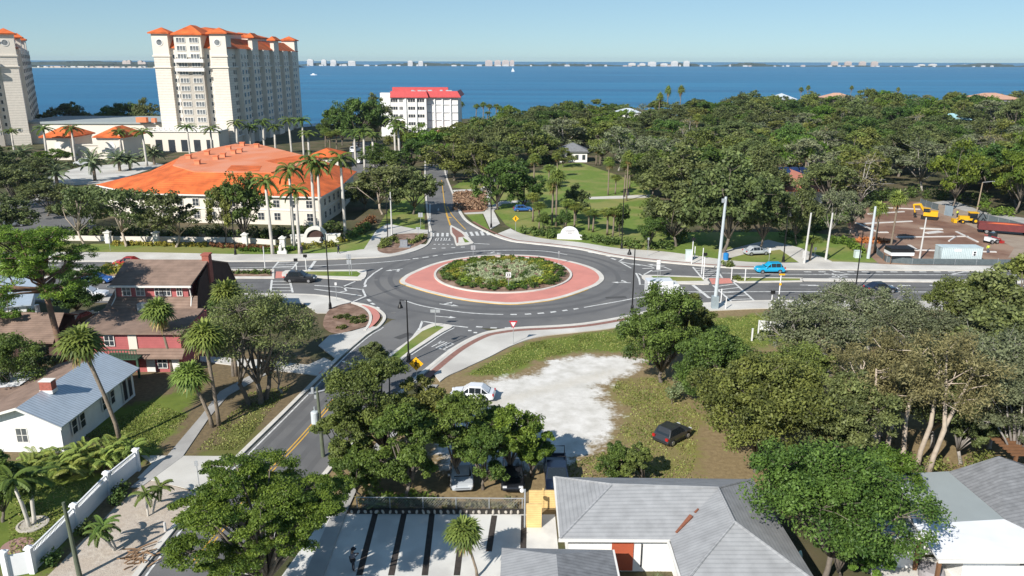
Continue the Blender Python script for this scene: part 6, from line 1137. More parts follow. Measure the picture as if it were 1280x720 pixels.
# ------------------------------------------------------------------ people
SKIN = mat('skin', (.42, .26, .19), .6); HAIR = mat('dark_hair', (.03, .022, .018), .7)
def person(label, loc, rz, shirt, trousers, joints=None, hat=None, long=True, held=None, h=1.74):
    """one skinned body; garments and hair are children"""
    t = thing('person', label, 'person', loc, rz); k = h / 1.74
    J = dict(pel=(0, 0, .95), ch=(.02, 0, 1.3), nk=(.03, 0, 1.47), hd=(.06, 0, 1.58), ht=(.05, 0, 1.70), ls=(0, .2, 1.41), le=(-.03, .25, 1.13), lh=(.06, .25, .88), rs=(0, -.2, 1.41), re=(-.03, -.25, 1.13), rh=(.06, -.25, .88), lp=(0, .1, .9), lk=(.03, .1, .5), la=(0, .1, .07), lf=(.15, .11, .04), rp=(0, -.1, .9), rk=(.03, -.1, .5), ra=(0, -.1, .07), rf=(.15, -.11, .04))
    J.update(joints or {})
    Rr = dict(pel=.14, ch=.15, nk=.06, hd=.095, ht=.07, ls=.075, le=.05, lh=.04, rs=.075, re=.05, rh=.04, lp=.1, lk=.065, la=.045, lf=.04, rp=.1, rk=.065, ra=.045, rf=.04)
    ED = [('pel', 'ch'), ('ch', 'nk'), ('nk', 'hd'), ('hd', 'ht'), ('ch', 'ls'), ('ls', 'le'), ('le', 'lh'), ('ch', 'rs'), ('rs', 're'), ('re', 'rh'), ('pel', 'lp'), ('lp', 'lk'), ('lk', 'la'), ('la', 'lf'), ('pel', 'rp'), ('rp', 'rk'), ('rk', 'ra'), ('ra', 'rf')]
    def skin(nm, names, edges, m_, grow=1.0, over=None):
        ix = {n: i for i, n in enumerate(names)}; me = bpy.data.meshes.new(nm); me.from_pydata([tuple(c * k for c in J[n]) for n in names], [(ix[a], ix[b]) for a, b in edges], [])
        o = bpy.data.objects.new(nm, me); C.objects.link(o); md = o.modifiers.new('s', 'SKIN'); md.use_smooth_shade = True
        for i, n in enumerate(names): r = Rr[n] * k * grow * (over or {}).get(n, 1); me.skin_vertices[0].data[i].radius = (r, r * (1.15 if n in ('ch', 'pel') else 1))
        me.skin_vertices[0].data[0].use_root = True; su = o.modifiers.new('d', 'SUBSURF'); su.levels = 1; su.render_levels = 2; me.materials.append(m_); o.parent = t
        dg = bpy.context.evaluated_depsgraph_get(); dg.update(); ev = bpy.data.meshes.new_from_object(o.evaluated_get(dg)); o.modifiers.clear(); o.data = ev; ev.name = nm; return o
    skin('body', list(J), ED, SKIN)
    sl = ['pel', 'ch', 'nk', 'ls', 'le', 'rs', 're'] + (['lh', 'rh'] if long else []); skin('shirt', sl, [e for e in ED if e[0] in sl and e[1] in sl], shirt, 1.12, dict(nk=.8, lh=.9, rh=.9))
    tl = ['pel', 'lp', 'lk', 'la', 'rp', 'rk', 'ra']; skin('trousers', tl, [e for e in ED if e[0] in tl and e[1] in tl], trousers, 1.14)
    hx, hy, hz = (c * k for c in J['hd']); m = MB(); m.ball((hx - .02, hy, hz + .055), (.115, .1, .105), 10); m.build('hair', HAIR, t, True)
    m = MB()
    for s in (-1, 1): m.ball((hx + .088, s * .035 + hy, hz + .01), (.012, .014, .01), 6)
    m.build('eyes', SGB, t); m = MB(); m.ball((hx + .10, hy, hz - .025), (.022, .014, .022), 6); m.build('nose', SKIN, t)
    for hn, s in (('lh', 1), ('rh', -1)):
        p = Vector(J[hn]) * k; q = Vector(J['le' if s > 0 else 're']) * k; d = (p - q).normalized(); m = MB(); sdv = d.cross(Vector((0, 0, 1))); sdv = sdv.normalized() if sdv.length > .1 else Vector((0, 1, 0))
        m.ball(p + d * .04, (.04, .04, .045), 8)
        for f in range(4): a = p + d * .06 + sdv * (f - 1.5) * .019; m.tube([a, a + d * .04, a + d * (.068 + .012 * (f in (1, 2))) + Vector((.012, 0, -.01))], [.009, .009, .007], 5)
        m.tube([p + d * .02 + sdv * .03 * s, p + d * .06 + sdv * .055 * s + Vector((.02, 0, 0))], [.011, .008], 5); m.build('hand', SKIN, t, True)
    if hat: m = MB(); m.lathe((hx - .0, hy, hz + .075), [(.19, 0), (.18, .015), (.112, .03), (.105, .1), (.05, .135)], 14); m.build('hat', hat, t)
    if held: m = MB(); m.box(tuple(c * k for c in held), (.1, .14, .03)); m.build('held_controller', SGB, t)
    return t
DK = mat('dark_cloth', (.03, .033, .045), .9, (.02, .022, .03), 6); GRYC = mat('slate_cloth', (.12, .14, .18), .9, (.09, .1, .13), 6); HIV = mat('hi_vis', (.62, .72, .06), .7); NAV = mat('navy_cloth', (.02, .03, .07), .9)
person('person in dark clothes and brimmed hat on the pale parking slab, holding a small device', at(441.5, 714), .5, GRYC, DK, dict(le=(.1, .25, 1.16), lh=(.32, .08, 1.2), re=(.1, -.25, 1.16), rh=(.32, -.08, 1.2), hd=(.1, 0, 1.57), ht=(.1, 0, 1.69)), DK, held=(.38, 0, 1.22))
person('person in dark clothes walking along the far left pavement', at(423.5, 317.5), math.pi, NAV, DK, dict(la=(-.28, .1, .1), lk=(.02, .1, .5), lf=(-.14, .11, .05), ra=(.26, -.1, .07), rk=(.18, -.1, .5), rf=(.41, -.11, .05), lh=(.2, .25, .95), rh=(-.18, -.25, .92)))
person('worker in hi-vis top and dark trousers standing beside the tall screen panel', at(1196, 272), -1.2, HIV, DK)
person('worker in hi-vis vest standing on the dirt to the right of the blue-grey container', at(1234, 317), -1.5, HIV, GRYC)
person('pedestrian in navy standing by the signal post on the left pavement', at(377.5, 318), -.6, NAV, NAV)
# ------------------------------------------------------------------ yard clutter
WD = mat('driftwood', (.34, .22, .13), .9, (.2, .12, .07), 4); o = thing('wood_pile', 'pile of broken brown timber on the gravel beside the near street', 'wood pile', (*G(172, 700), 0), .2); rng = np.random.default_rng(2)
for i in range(26):
    a = rng.normal() * .45 + (.2 if i % 2 else .9); l = rng.uniform(.5, 1.3); x, y, z = rng.normal() * .55, rng.normal() * .5, .08 + rng.random() * .35; m = MB(); m.tube([(-l / 2, 0, 0), (0, .03, .02), (l / 2, 0, 0)], [.05, .06, .04], 5); b = m.build('branch', WD, o, loc=(x, y, z)); b.rotation_euler = (0, rng.normal() * .25, a)
o = thing('stump', 'short pale post stub on the gravel near the street kerb', 'post', (*G(207, 664), 0)); m = MB(); m.lathe((0, 0, 0), [(.1, 0), (.09, .7), (.05, .72)], 8); m.build('stub', GALV, o)
o = thing('planter_ring', 'low stone ring around the pair of palms in the left garden', 'planter', (*G(41, 656), 0)); m = MB(); m.lathe((0, 0, 0), [(1.05, 0), (1.05, .1), (.9, .12), (.85, .06)], 20); m.build('ring', ROCK, o)
o = thing('lounge_chair', 'grey wicker lounge chair on dark looped base on the patio', 'chair', (*G(1136, 706), 0), -.4); m = MB()
m.tube([(-.7, -.28, .75), (-.3, -.28, .35), (.3, -.28, .3), (.7, -.28, .42)], .04, 5); m.tube([(-.7, .28, .75), (-.3, .28, .35), (.3, .28, .3), (.7, .28, .42)], .04, 5); m.build('side_frame', DARK, o); m = MB(); m.add([(-.7, -.28, .77), (-.7, .28, .77), (-.3, .28, .37), (-.3, -.28, .37), (.3, .28, .33), (.3, -.28, .33), (.7, .28, .44), (.7, -.28, .44)], [(0, 3, 2, 1), (3, 5, 4, 2), (5, 7, 6, 4)]); m.build('sling', mat('grey_sling', (.2, .19, .19), .8), o)
for s in (-.3, .3): m = MB(); m.tube([(-.55, s, .1), (-.2, s, .02), (.4, s, .02), (.6, s, .15), (.3, s, .32)], .03, 5); m.build('rocker', DARK, o)
o = thing('hand_truck', 'grey upright hand truck leaning at the white side wall', 'hand truck', (*G(1117, 702), 0)); m = MB()
for s in (-.2, .2): m.tube([(s, 0, .1), (s, .15, 1.25)], .025, 5)
for z in (.3, .6, .9, 1.25): m.tube([(-.2, z * .12, z), (.2, z * .12, z)], .02, 5)
m.bx(-.22, -.25, .03, .22, .02, .06); m.build('frame', STEEL, o); m = MB(); m.tube([(-.3, .05, .12), (-.2, .05, .12)], .12, 10); m.build('wheel', TYRE, o); m = MB(); m.tube([(.2, .05, .12), (.3, .05, .12)], .12, 10); m.build('wheel', TYRE, o)
o = thing('covered_table', 'round grey covered table under the white patio roof', 'table', (*G(1163, 722), 0)); m = MB(); m.lathe((0, 0, 0), [(.75, 0), (.78, .5), (.7, .75), (.2, .78)], 20); m.build('cover', mat('grey_cover', (.33, .31, .32), .9), o)
o = thing('planter', 'terracotta planter with spiky green plant at the foot of the white courtyard wall', 'planter', (9.2, 42.0, 0)); m = MB(); m.lathe((0, 0, 0), [(.22, 0), (.3, .45), (.32, .5)], 12); m.build('pot', PEACH, o); V, T = [], []
for i in range(14): a = i * 2.4; d = np.array([math.cos(a), math.sin(a), 0]); blade(V, T, np.array([0, 0, .45]), np.array([0, 0, .8]) + d * .25, np.array([0, 0, .85]) + d * .55, .03, .6)
quads_object('leaves', V, T, leafmat('agave', (.08, .13, .05), (.2, .26, .12)), o)
o = thing('surfboard', 'pale aqua and red board leaning between the grey roof and the hedge', 'board', (18.6, 43.2, 0), .3); m = MB(); m.ball((0, 0, .9), (.25, .05, .95), 12); m.build('board', mat('aqua_board', (.4, .65, .68), .4), o)
# ------------------------------------------------------------------ foliage materials
LOAK = leafmat('oak_leaves', (.045, .06, .022), (.20, .24, .08), .25, .22, .015)
LDEEP = leafmat('deep_green_leaves', (.03, .06, .015), (.145, .225, .045), .25, .2, .015)
LOLIVE = leafmat('olive_leaves', (.055, .072, .02), (.235, .265, .062), .25, .2, .02)
LBRIGHT = leafmat('bright_green_leaves', (.045, .095, .014), (.205, .31, .045), .35, .15, .015)
LLIME = leafmat('lime_leaves', (.07, .12, .016), (.24, .31, .045), .35, .12, .015)
LGREY = leafmat('grey_green_leaves', (.055, .07, .036), (.225, .25, .13), .2, .15, .01)
LBROWN = leafmat('paperbark_leaves', (.095, .09, .035), (.29, .265, .115), .25, .1, .01)
LPINE = leafmat('pine_needles', (.05, .11, .014), (.25, .36, .045), .25, .1, .01)
LPALM = leafmat('palm_fronds', (.06, .095, .02), (.30, .36, .08), .25, .18, .02)
LROYAL = leafmat('royal_palm_fronds', (.035, .07, .016), (.17, .24, .05), .25, .15, .015)
LDATE = leafmat('date_palm_fronds', (.06, .09, .045), (.22, .27, .13), .25, .12, .01)
LDRY = leafmat('dry_fronds', (.22, .14, .05), (.46, .34, .13), .3, .2, .02)
LHEDGE = leafmat('hedge_leaves', (.03, .06, .016), (.12, .185, .04), .2, .2, .02)
LYEL = leafmat('croton_leaves', (.13, .17, .025), (.52, .52, .08), .3, .25, .05)
LSILV = leafmat('silver_leaves', (.22, .27, .13), (.50, .56, .34), .2, .1, .01)
LLOT = leafmat('lot_tree_leaves', (.035, .07, .014), (.165, .235, .045), .3, .15, .02)
LRED = leafmat('red_leaves', (.10, .03, .02), (.32, .10, .06), .25, .2, .03)
LFERN = leafmat('feathery_leaves', (.03, .07, .012), (.215, .285, .04), .35, .1, .01)
BARK = mat('grey_bark', (.20, .17, .14), .95, (.10, .085, .07), 3, .5, 8); BARKP = mat('pale_bark', (.48, .41, .33), .9, (.30, .24, .19), 2, .4, 8); BARKR = mat('pine_bark', (.27, .17, .12), .95, (.14, .085, .06), 2.5, .6, 6)
BARKW = mat('pale_grey_branch', (.36, .33, .30), .9, (.24, .22, .20), 3); PTRUNK = mat('palm_trunk', (.26, .21, .16), .95, (.15, .12, .09), 4, .6, 10); RTRUNK = mat('royal_trunk', (.56, .53, .48), .85, (.42, .39, .35), 1.5, .2); SHAFT = mat('crownshaft_green', (.16, .25, .06), .6, (.11, .18, .04), 2)
class Kind:
    """a plant built once; the first placing moves it, later ones copy it and its parts"""
    all = []
    def __init__(s, root, H, R): s.root, s.H, s.R, s.used = root, H, R, False; Kind.all.append(s)
    def put(s, x, y, H=None, R=None, label=None, group=None, rz=0.0, z=0.0):
        sz = (H or s.H) / s.H; sx = (R or s.R) / s.R
        if not s.used:
            s.used = True; o = s.root; o.location = (x, y, z); o.rotation_euler = (0, 0, rz); o.scale = (sx, sx, sz)
            if label: o['label'] = label
            if group: o['group'] = group
            return o
        return dup(s.root, (x, y, z), rz, (sx, sx, sz), label, group)
def tk(name, seed, lm, bm=BARK, H=10.0, R=5.5, th=1.7, lobes=12, cl=10, per=64, ls=.25, **k): return Kind(make_tree(name, 'tree', seed, (0, 0, 0), lm, bm, H=H, R=R, th=th, lobes=lobes, cl=cl, per=per, ls=ls, **k), H, R)
OAK = [tk('oak_tree', 101 + i, LOAK, lobes=12 + i, flat=.75) for i in range(3)]
DEEP = [tk('broadleaf_tree', 111 + i, LDEEP, lobes=13, flat=.8, th=1.3) for i in range(2)]
OLIVE = [tk('broadleaf_tree', 121 + i, LOLIVE, lobes=10) for i in range(2)]
BRI = [tk('leafy_tree', 131, LBRIGHT, lobes=13, flat=.8, th=1.3)]
GREY = [tk('grey_oak_tree', 141 + i, LGREY, BARKW, lobes=9, per=45, bare=.65, open_=.2) for i in range(2)]
LIM = [tk('lime_green_tree', 151, LLIME, lobes=9, flat=.6)]
SPARSE = [tk('street_oak', 161 + i, LOAK, BARKP, lobes=10, cl=10, per=50, th=2.4, ls=.27, open_=.15, flat=.7) for i in range(2)]
SAB = [Kind(palm_fan('cabbage_palm', 'palm', 201 + i, (0, 0, 0), 8.0, 1.9, (.25 - .3 * i, .2), LPALM, PTRUNK, LDRY, n=34), 8, 1.9) for i in range(2)]
ROY = [Kind(palm_feather('royal_palm', 'palm', 211 + i, (0, 0, 0), 9.0, 2.9, (.2 - .3 * i, .1), LROYAL, RTRUNK, n=15, shaft=SHAFT, tr=.26), 10, 2.9) for i in range(2)]
DAT = [Kind(palm_feather('date_palm', 'palm', 221, (0, 0, 0), 2.2, 3.0, (0, 0), LDATE, PTRUNK, n=26, tr=.3, droop=.6, upm=1.2), 3.5, 3.0)]
rng = np.random.default_rng(77); pick = lambda L: L[int(rng.integers(len(L)))]
def T(K, px, py, top, wpx, label, group=None):
    """tree standing at ground point (px, py), its top seen at row top, crown wpx wide"""
    x, y = G(px, py); h = zat(x, y, top); R = wpx / 2 * (y * math.cos(PITCH) + 9) / F
    return pick(K).put(x, y, h, R, label, group, rng.random() * 6.28)
# ------------------------------------------------------------------ woodland behind the park, tree by tree
wood = PX((566, 200), (600, 216), (612, 226), (700, 200), (720, 196), (745, 206), (800, 228), (806, 250), (815, 290), (850, 308), (930, 312), (985, 306), (1010, 290), (1045, 285), (1062, 255), (1105, 247), (1160, 247), (1215, 256), (1300, 266), (1420, 285)) + [(330, 300), (420, 440), (330, 488), (200, 476), (100, 470), (40, 452), (0, 420), (-14, 330)]
clear = [(-31, 352, 9), (68.5, 188, 9), (47.5, 380, 8), (20.5, 262, 8), (296, 455, 17), (302, 425, 13), (167, 470, 9), (206, 480, 9), (199, 350, 4), (71, 209, 5), (62, 174, 7), (59, 166, 6), (55, 156, 5)]
pts = []; tries = 0
while tries < 9000 and len(pts) < 285:
    tries += 1; y = math.sqrt(rng.uniform(165 ** 2, 480 ** 2)); x = rng.uniform(-.06 * y, .73 * y)
    if sdf(np.array([x]), np.array([y]), wood)[0] < 1.5: continue
    if any((x - a) ** 2 + (y - b) ** 2 < c * c for a, b, c in clear): continue
    if 505 > y > 400 and -15 < x < 12: continue
    sp = 7.5 + y * .017
    if all((x - a) ** 2 + (y - b) ** 2 > sp * sp for a, b in pts): pts.append((x, y))
WL = {id(OAK): ('grey-green spreading oak in the dense woodland between park lawn and bay', 'grey-green oaks of the woodland'), id(DEEP): ('deep green rounded tree in the woodland between park lawn and bay', 'deep green trees of the woodland'), id(OLIVE): ('olive green bushy tree in the woodland between park lawn and bay', 'olive trees of the woodland'), id(BRI): ('fresh bright green tree standing out in the woodland behind the park', 'bright green trees of the woodland'), id(GREY): ('thin grey oak with bare branch tips in the woodland behind the park', 'thin grey oaks of the woodland')}
for x, y in pts:
    K = [OAK, DEEP, OLIVE, BRI, GREY][int(rng.choice(5, p=[.30, .20, .22, .12, .16]))]; R = (7.5 + y * .017) * rng.uniform(.5, .92); H = rng.uniform(7.5, 13) + (2.0 if x > 200 else 0) + (2.5 if x > 120 and y > 340 else 0) + (1.5 if y < 260 else 0) + (2 if 330 < y and x > 90 and x < 190 and rng.random() < .5 else 0)
    l, g = WL[id(K)]; pick(K).put(x, y, H, R, l, g, rng.random() * 6.28)
DEAD = [tk('bare_tree', 171, LBROWN, BARKW, H=11, R=4.5, lobes=8, cl=8, per=9, bare=1.1, twig=.06)]
for px, py in ((700, 188), (1075, 262), (880, 214), (1140, 180), (1030, 205), (960, 168), (1235, 220), (800, 168), (1052, 170), (860, 190)): x, y = G(px, py); DEAD[0].put(x, y, 12.5, 6, 'pale bare-branched tree poking out of the woodland canopy', 'bare trees in the woodland', rng.random() * 6)
for i, (px, py, top, w_, K, l) in enumerate(((1190, 262, 172, 62, LIM, 'bright lime green flat-topped tree at the forest edge behind the loader'), (1268, 268, 160, 70, LIM, 'tall lime green tree at the right edge of the photo'), (1262, 250, 205, 60, LIM, 'lower lime green tree below the tall one at the right edge'))): T(K, px, py, top, w_, l)
for px, py, top, w_, K, l in ((845, 308, 226, 92, OAK, 'large dark oak with low branches on the park lawn, right of the black lamp'), (905, 316, 196, 120, OAK, 'largest spreading oak over the right pavement, behind the tall steel pole'), (950, 312, 222, 86, OAK, 'oak shading the parked silver car by the park path'), (622, 262, 196, 76, DEEP, 'dark dense tree between the side path and the blue parked car'), (655, 262, 216, 54, DEEP, 'dark tree over the blue parked car'), (720, 276, 232, 40, OAK, 'small grey-green oak among the park palms'), (705, 292, 262, 24, DEEP, 'tiny dark tree behind the white park sign'), (680, 290, 266, 22, DEEP, 'tiny dark tree left of the park sign'), (775, 296, 252, 26, DEEP, 'small dark tree beside the far black lamp'), (812, 312, 268, 44, DEEP, 'low dark tree at the end of the park hedge'), (568, 226, 168, 92, OLIVE, 'broad olive tree over the far end of the street'), (600, 232, 178, 80, OLIVE, 'olive tree behind the red mulch pile'), (1035, 300, 232, 60, GREY, 'grey oak beside the pale poles at the site'), (1062, 292, 238, 50, GREY, 'bare grey-brown tree at the left edge of the construction site'), (995, 306, 226, 56, OAK, 'oak left of the pale pole with meter box')): T(K, px, py, top, w_, l)
# park palms
PG = 'cabbage palms on the park lawn'
for px, py, top in ((695, 283, 222), (690, 281, 232), (666, 277, 246), (674, 287, 258), (707, 284, 254), (718, 285, 258), (736, 288, 264), (741, 290, 266), (759, 294, 265), (766, 297, 264), (760, 244, 203), (780, 246, 206), (783, 251, 197), (769, 243, 222), (787, 235, 204), (745, 207, 187), (750, 207, 190), (667, 240, 199), (697, 222, 196), (610, 228, 200), (638, 226, 198), (686, 232, 210), (625, 226, 199)):
    x, y = G(px, py); pick(SAB).put(x, y, zat(x, y, top), rng.uniform(1.7, 2.3), 'cabbage palm with shaggy round head standing on or beside the park lawn', PG, rng.random() * 6)
for px, py, top in ((833, 155, 114), (849, 150, 113), (822, 160, 122), (917, 206, 172), (940, 254, 205), (915, 215, 178), (962, 225, 182), (978, 222, 180), (1003, 240, 192), (1000, 230, 200), (898, 212, 180), (870, 180, 148), (1020, 190, 165), (1190, 140, 118), (1168, 175, 150), (1008, 130, 110), (1000, 130, 112), (1062, 128, 110), (1120, 130, 112)):
    x, y = G(px, py); pick(SAB).put(x, y, zat(x, y, top), rng.uniform(2, 2.7), 'tall cabbage palm rising out of the woodland', 'palms rising out of the woodland', rng.random() * 6)
for px, top in ((595, 133), (604, 131), (612, 133), (620, 133), (624, 136), (609, 141), (577, 130)):
    x, y = G(px, 151); pick(SAB).put(x, y, zat(x, y, top), 2.6, 'palm on the shore lawn right of the white block', 'palms on the shore lawn', rng.random() * 6)
for px, py, top, l in ((1093, 316, 262, 'cabbage palm at the site corner beside the thick grey pole'), (1113, 312, 250, 'cabbage palm on the site dirt behind the banded tent'), (1012, 326, 300, 'small palm at the foot of the pale poles')): x, y = G(px, py); pick(SAB).put(x, y, zat(x, y, top), 2.0, l)
# ------------------------------------------------------------------ clubhouse grounds
RG = 'royal palms around the clubhouse'
for px, py, top in ((341, 318, 226), (368, 312, 212), (395, 298, 200), (402, 298, 208), (432, 299, 198), (375, 318, 238)): x, y = G(px, py); pick(ROY).put(x, y, zat(x, y, top), 2.9, 'royal palm with pale trunk along the front right of the clubhouse', RG, rng.random() * 6)
for px, py, top in ((18, 190, 163), (60, 203, 160), (95, 205, 160), (153, 200, 164), (184, 208, 164), (238, 196, 158), (266, 198, 160), (298, 196, 153), (331, 194, 152), (365, 194, 150), (380, 196, 150), (387, 200, 166), (345, 194, 158), (315, 194, 158), (456, 212, 164), (468, 208, 168), (495, 204, 150), (500, 206, 158), (445, 206, 166)): x, y = G(px, py); pick(ROY).put(x, y, zat(x, y, top), 3.8, 'royal palm in the rows between the clubhouse and the high-rises', 'royal palms below the high-rises', rng.random() * 6)
for px, py, top in ((407, 188, 164), (421, 190, 166), (413, 190, 168)): x, y = G(px, py); pick(SAB).put(x, y, zat(x, y, top), 2.6, 'pale headed palm behind the gatehouse', 'pale palms behind the gatehouse', rng.random() * 6)
for px, py, top in ((119, 226, 193), (150, 214, 192), (163, 213, 194), (72, 233, 208), (193, 206, 184), (30, 205, 185)): x, y = G(px, py); DAT[0].put(x, y, zat(x, y, top), 4.0, 'bushy grey-green date palm along the drive left of the clubhouse', 'date palms along the clubhouse drive', rng.random() * 6)
for px, py, top, w_, K, l in ((158, 308, 234, 92, SPARSE, 'grey street oak with leaning pale trunk in front of the clubhouse, leftmost'), (221, 309, 242, 92, SPARSE, 'grey street oak before the clubhouse wall windows, between two wall piers'), (305, 303, 218, 72, DEEP, 'upright green tree before the clubhouse, tallest of the row'), (282, 304, 232, 50, OLIVE, 'olive green tree beside the upright one before the clubhouse'), (105, 306, 232, 84, SPARSE, 'grey street oak behind the pine tree left of the clubhouse'),
    (20, 262, 206, 90, OAK, 'dark oak by the drive at the left edge'), (60, 270, 226, 80, OAK, 'dark oak over the parked cars left of the clubhouse'), (95, 285, 236, 70, SPARSE, 'grey oak over the parking left of the clubhouse'), (12, 300, 240, 84, OAK, 'oak at the left edge behind the pine'), (50, 232, 196, 70, OAK, 'dark oak between the date palms and the left high-rise'), (5, 225, 184, 60, OAK, 'dark oak at the left edge below the cut-off high-rise'), (70, 205, 184, 46, BRI, 'green shrubby tree left of the pavilions'), (115, 262, 244, 30, DEEP, 'dark shrub tree at the left corner of the orange roof'),
    (478, 268, 208, 92, SPARSE, 'grey-brown oak right of the clubhouse'), (517, 268, 206, 76, OAK, 'rounded oak beside the far street, left side'), (455, 262, 222, 54, OAK, 'oak close to the right wall of the clubhouse'), (495, 240, 200, 60, OLIVE, 'olive tree behind the pair of oaks left of the far street'), (480, 222, 184, 60, DEEP, 'deep green tree beside the entrance drive'), (515, 214, 172, 60, DEEP, 'dark tree left of the far end of the street'), (540, 202, 160, 64, BRI, 'bright green tree in front of the white block'), (525, 196, 153, 44, LIM, 'yellow-green tree in front of the white block windows'), (500, 192, 150, 50, OLIVE, 'olive tree at the left end of the white block'), (560, 192, 158, 60, OLIVE, 'olive tree right of the white block entrance'), (590, 190, 158, 56, OAK, 'grey oak right of the white block'), (470, 205, 176, 40, BRI, 'small bright tree by the entrance drive'), (575, 180, 152, 50, OLIVE, 'low olive tree at the corner of the white block'),
    (428, 182, 128, 46, DEEP, 'tall very dark tree right of the full high-rise, leftmost'), (448, 184, 119, 66, DEEP, 'tall very dark tree between the high-rise and the white block, largest'), (470, 180, 121, 46, OAK, 'tall grey-green tree touching the white block'), (410, 178, 145, 36, DEEP, 'lower dark tree at the foot of the high-rise'), (68, 168, 133, 34, OAK, 'shore tree between the high-rises, leftmost'), (92, 167, 127, 42, OAK, 'tallest shore tree between the high-rises'), (113, 168, 140, 36, OAK, 'low shore tree between the high-rises'), (140, 164, 130, 46, DEEP, 'dark shore tree left of the full high-rise'), (165, 164, 126, 48, DEEP, 'dark rounded shore tree touching the full high-rise'), (185, 165, 125, 40, OAK, 'shore tree partly behind the full high-rise')): T(K, px, py, top, w_, l)
# ------------------------------------------------------------------ hedges and beds
def hedge(name, label, pts, w_, h, lm, den=26, ls=.22, kind='hedge', bumpy=.25):
    r = np.random.default_rng(abs(hash(label)) % 9999 if False else len(label) * 37 + int(h * 100)); P = []; L = 0
    for a, b in zip(pts[:-1], pts[1:]):
        a, b = np.array(a), np.array(b); l = np.linalg.norm(b - a); L += l; n = max(2, int(l * 1.5 / max(.5, w_ * .6)))
        for k in range(n):
            q = a + (b - a) * (k + r.random()) / n; hh = h * (1 + r.normal() * bumpy * .5)
            for j in range(2): P.append((q[0] + r.normal() * w_ * .2, q[1] + r.normal() * w_ * .2, hh * (.35 + .32 * j)))
    P = np.array(P); c = P.mean(0) * [1, 1, 0]; Q, Nn, t = clumps(r, P - c, np.minimum(w_ * .55, h * .6) * r.uniform(.7, 1.1, len(P)), den, up=.5, flat=.8)
    Q[:, 2] = np.maximum(Q[:, 2], .05); t_ = thing(name, label, kind, tuple(c)); leaf_object('foliage', Q, Nn, ls * r.uniform(.6, 1.2, len(Q)), t, lm, t_, rng=r)
    m = MB()
    for q in (P - c)[::4]: m.tube([(q[0], q[1], 0), (q[0], q[1], q[2] * .7)], [.05, .03], 4)
    m.build('stems', BARK, t_); return t_
hedge('hedge', 'long dark hedge behind the cream garden wall of the clubhouse', PX((70, 295), (150, 296), (250, 297), (340, 298), (400, 294), (430, 288)), 2.6, 1.9, LHEDGE, 60, .3)
hedge('flower_border', 'yellow-green flower border in front of the cream garden wall', PX((140, 306), (200, 307.5), (260, 308.5)), 1.4, .8, LYEL, 40, .2, 'shrubs'); hedge('flower_border', 'reddish flower border along the left pavement by the wall pier', PX((265, 308.5), (300, 311), (345, 313)), 1.4, .8, LRED, 40, .2, 'shrubs'); hedge('flower_border', 'mixed yellow planting around the curved entrance sign', PX((378, 310), (400, 310), (420, 308), (432, 302)), 2.6, 1.2, LYEL, 44, .22, 'shrubs'); hedge('flower_border', 'green shrub border along the left pavement below the royal palms', PX((300, 314), (350, 315), (380, 312)), 1.2, .7, LBRIGHT, 36, .2, 'shrubs')
hedge('hedge', 'green hedge right of the entrance sign along the branching footpath', PX((432, 300), (448, 294), (462, 284)), 2.2, 1.5, LDEEP, 44, .25); hedge('hedge', 'dark red-leaved hedge in shade by the clubhouse right wall', PX((448, 292), (465, 276)), 1.6, 1.3, LRED, 40, .22)
hedge('hedge', 'dark green hedge along the park pavement left of the white sign', PX((652, 291), (672, 294), (694, 298)), 2.4, 1.5, LHEDGE, 70, .25); hedge('hedge', 'dark green hedge along the park pavement right of the white sign', PX((730, 300), (760, 305), (800, 310), (830, 311.5)), 2.6, 1.5, LHEDGE, 70, .25)
hedge('hedge', 'low dark hedge along the left road median', PX((-40, 341.5), (100, 342), (240, 342.5), (338, 343)), 1.1, .7, LHEDGE, 30, .18); hedge('hedge', 'low green hedge on the lawn edge beside the construction site', PX((1040, 302), (1062, 308), (1082, 318)), 2.6, 1.5, LBRIGHT, 60, .25); hedge('hedge', 'bright green bushes at the forest edge behind the backhoe', PX((1225, 266), (1245, 268), (1262, 271)), 4, 2.2, LBRIGHT, 70, .3)
hedge('shrub', 'low shrub bed on the pavement by the bright blue bin', PX((903, 334), (920, 334)), 1.6, 1.0, LOLIVE, 60, .2, 'shrubs'); hedge('shrub', 'low bush on the right splitter between the white posts', PX((915, 350), (928, 350.5)), 1.0, .8, LOLIVE, 40, .18, 'shrubs')
hedge('shrub', 'shrub bed left of the granite marker at the far street corner', PX((478, 311), (486, 304), (496, 300)), 2.2, 1.1, LOLIVE, 60, .22, 'shrubs'); hedge('shrub', 'shrub bed right of the granite marker at the far street corner', PX((512, 306), (520, 303), (528, 298)), 2.2, 1.1, LOLIVE, 60, .22, 'shrubs')
for i, (px, py) in enumerate(((424, 398), (432, 397), (440, 400), (452, 398), (453, 403), (445, 404), (428, 411))): hedge('shrub', 'small green shrub on the mulch corner of the left road', PX((px - 2, py), (px + 2, py)), .8, .6, LOLIVE, 60, .16, 'shrub')['group'] = 'small shrubs on the mulch corner'
hedge('shrub', 'yellow-green bush behind the red house by the left road', PX((122, 343), (140, 342), (150, 344)), 2.2, 1.8, LYEL, 60, .25, 'shrubs')
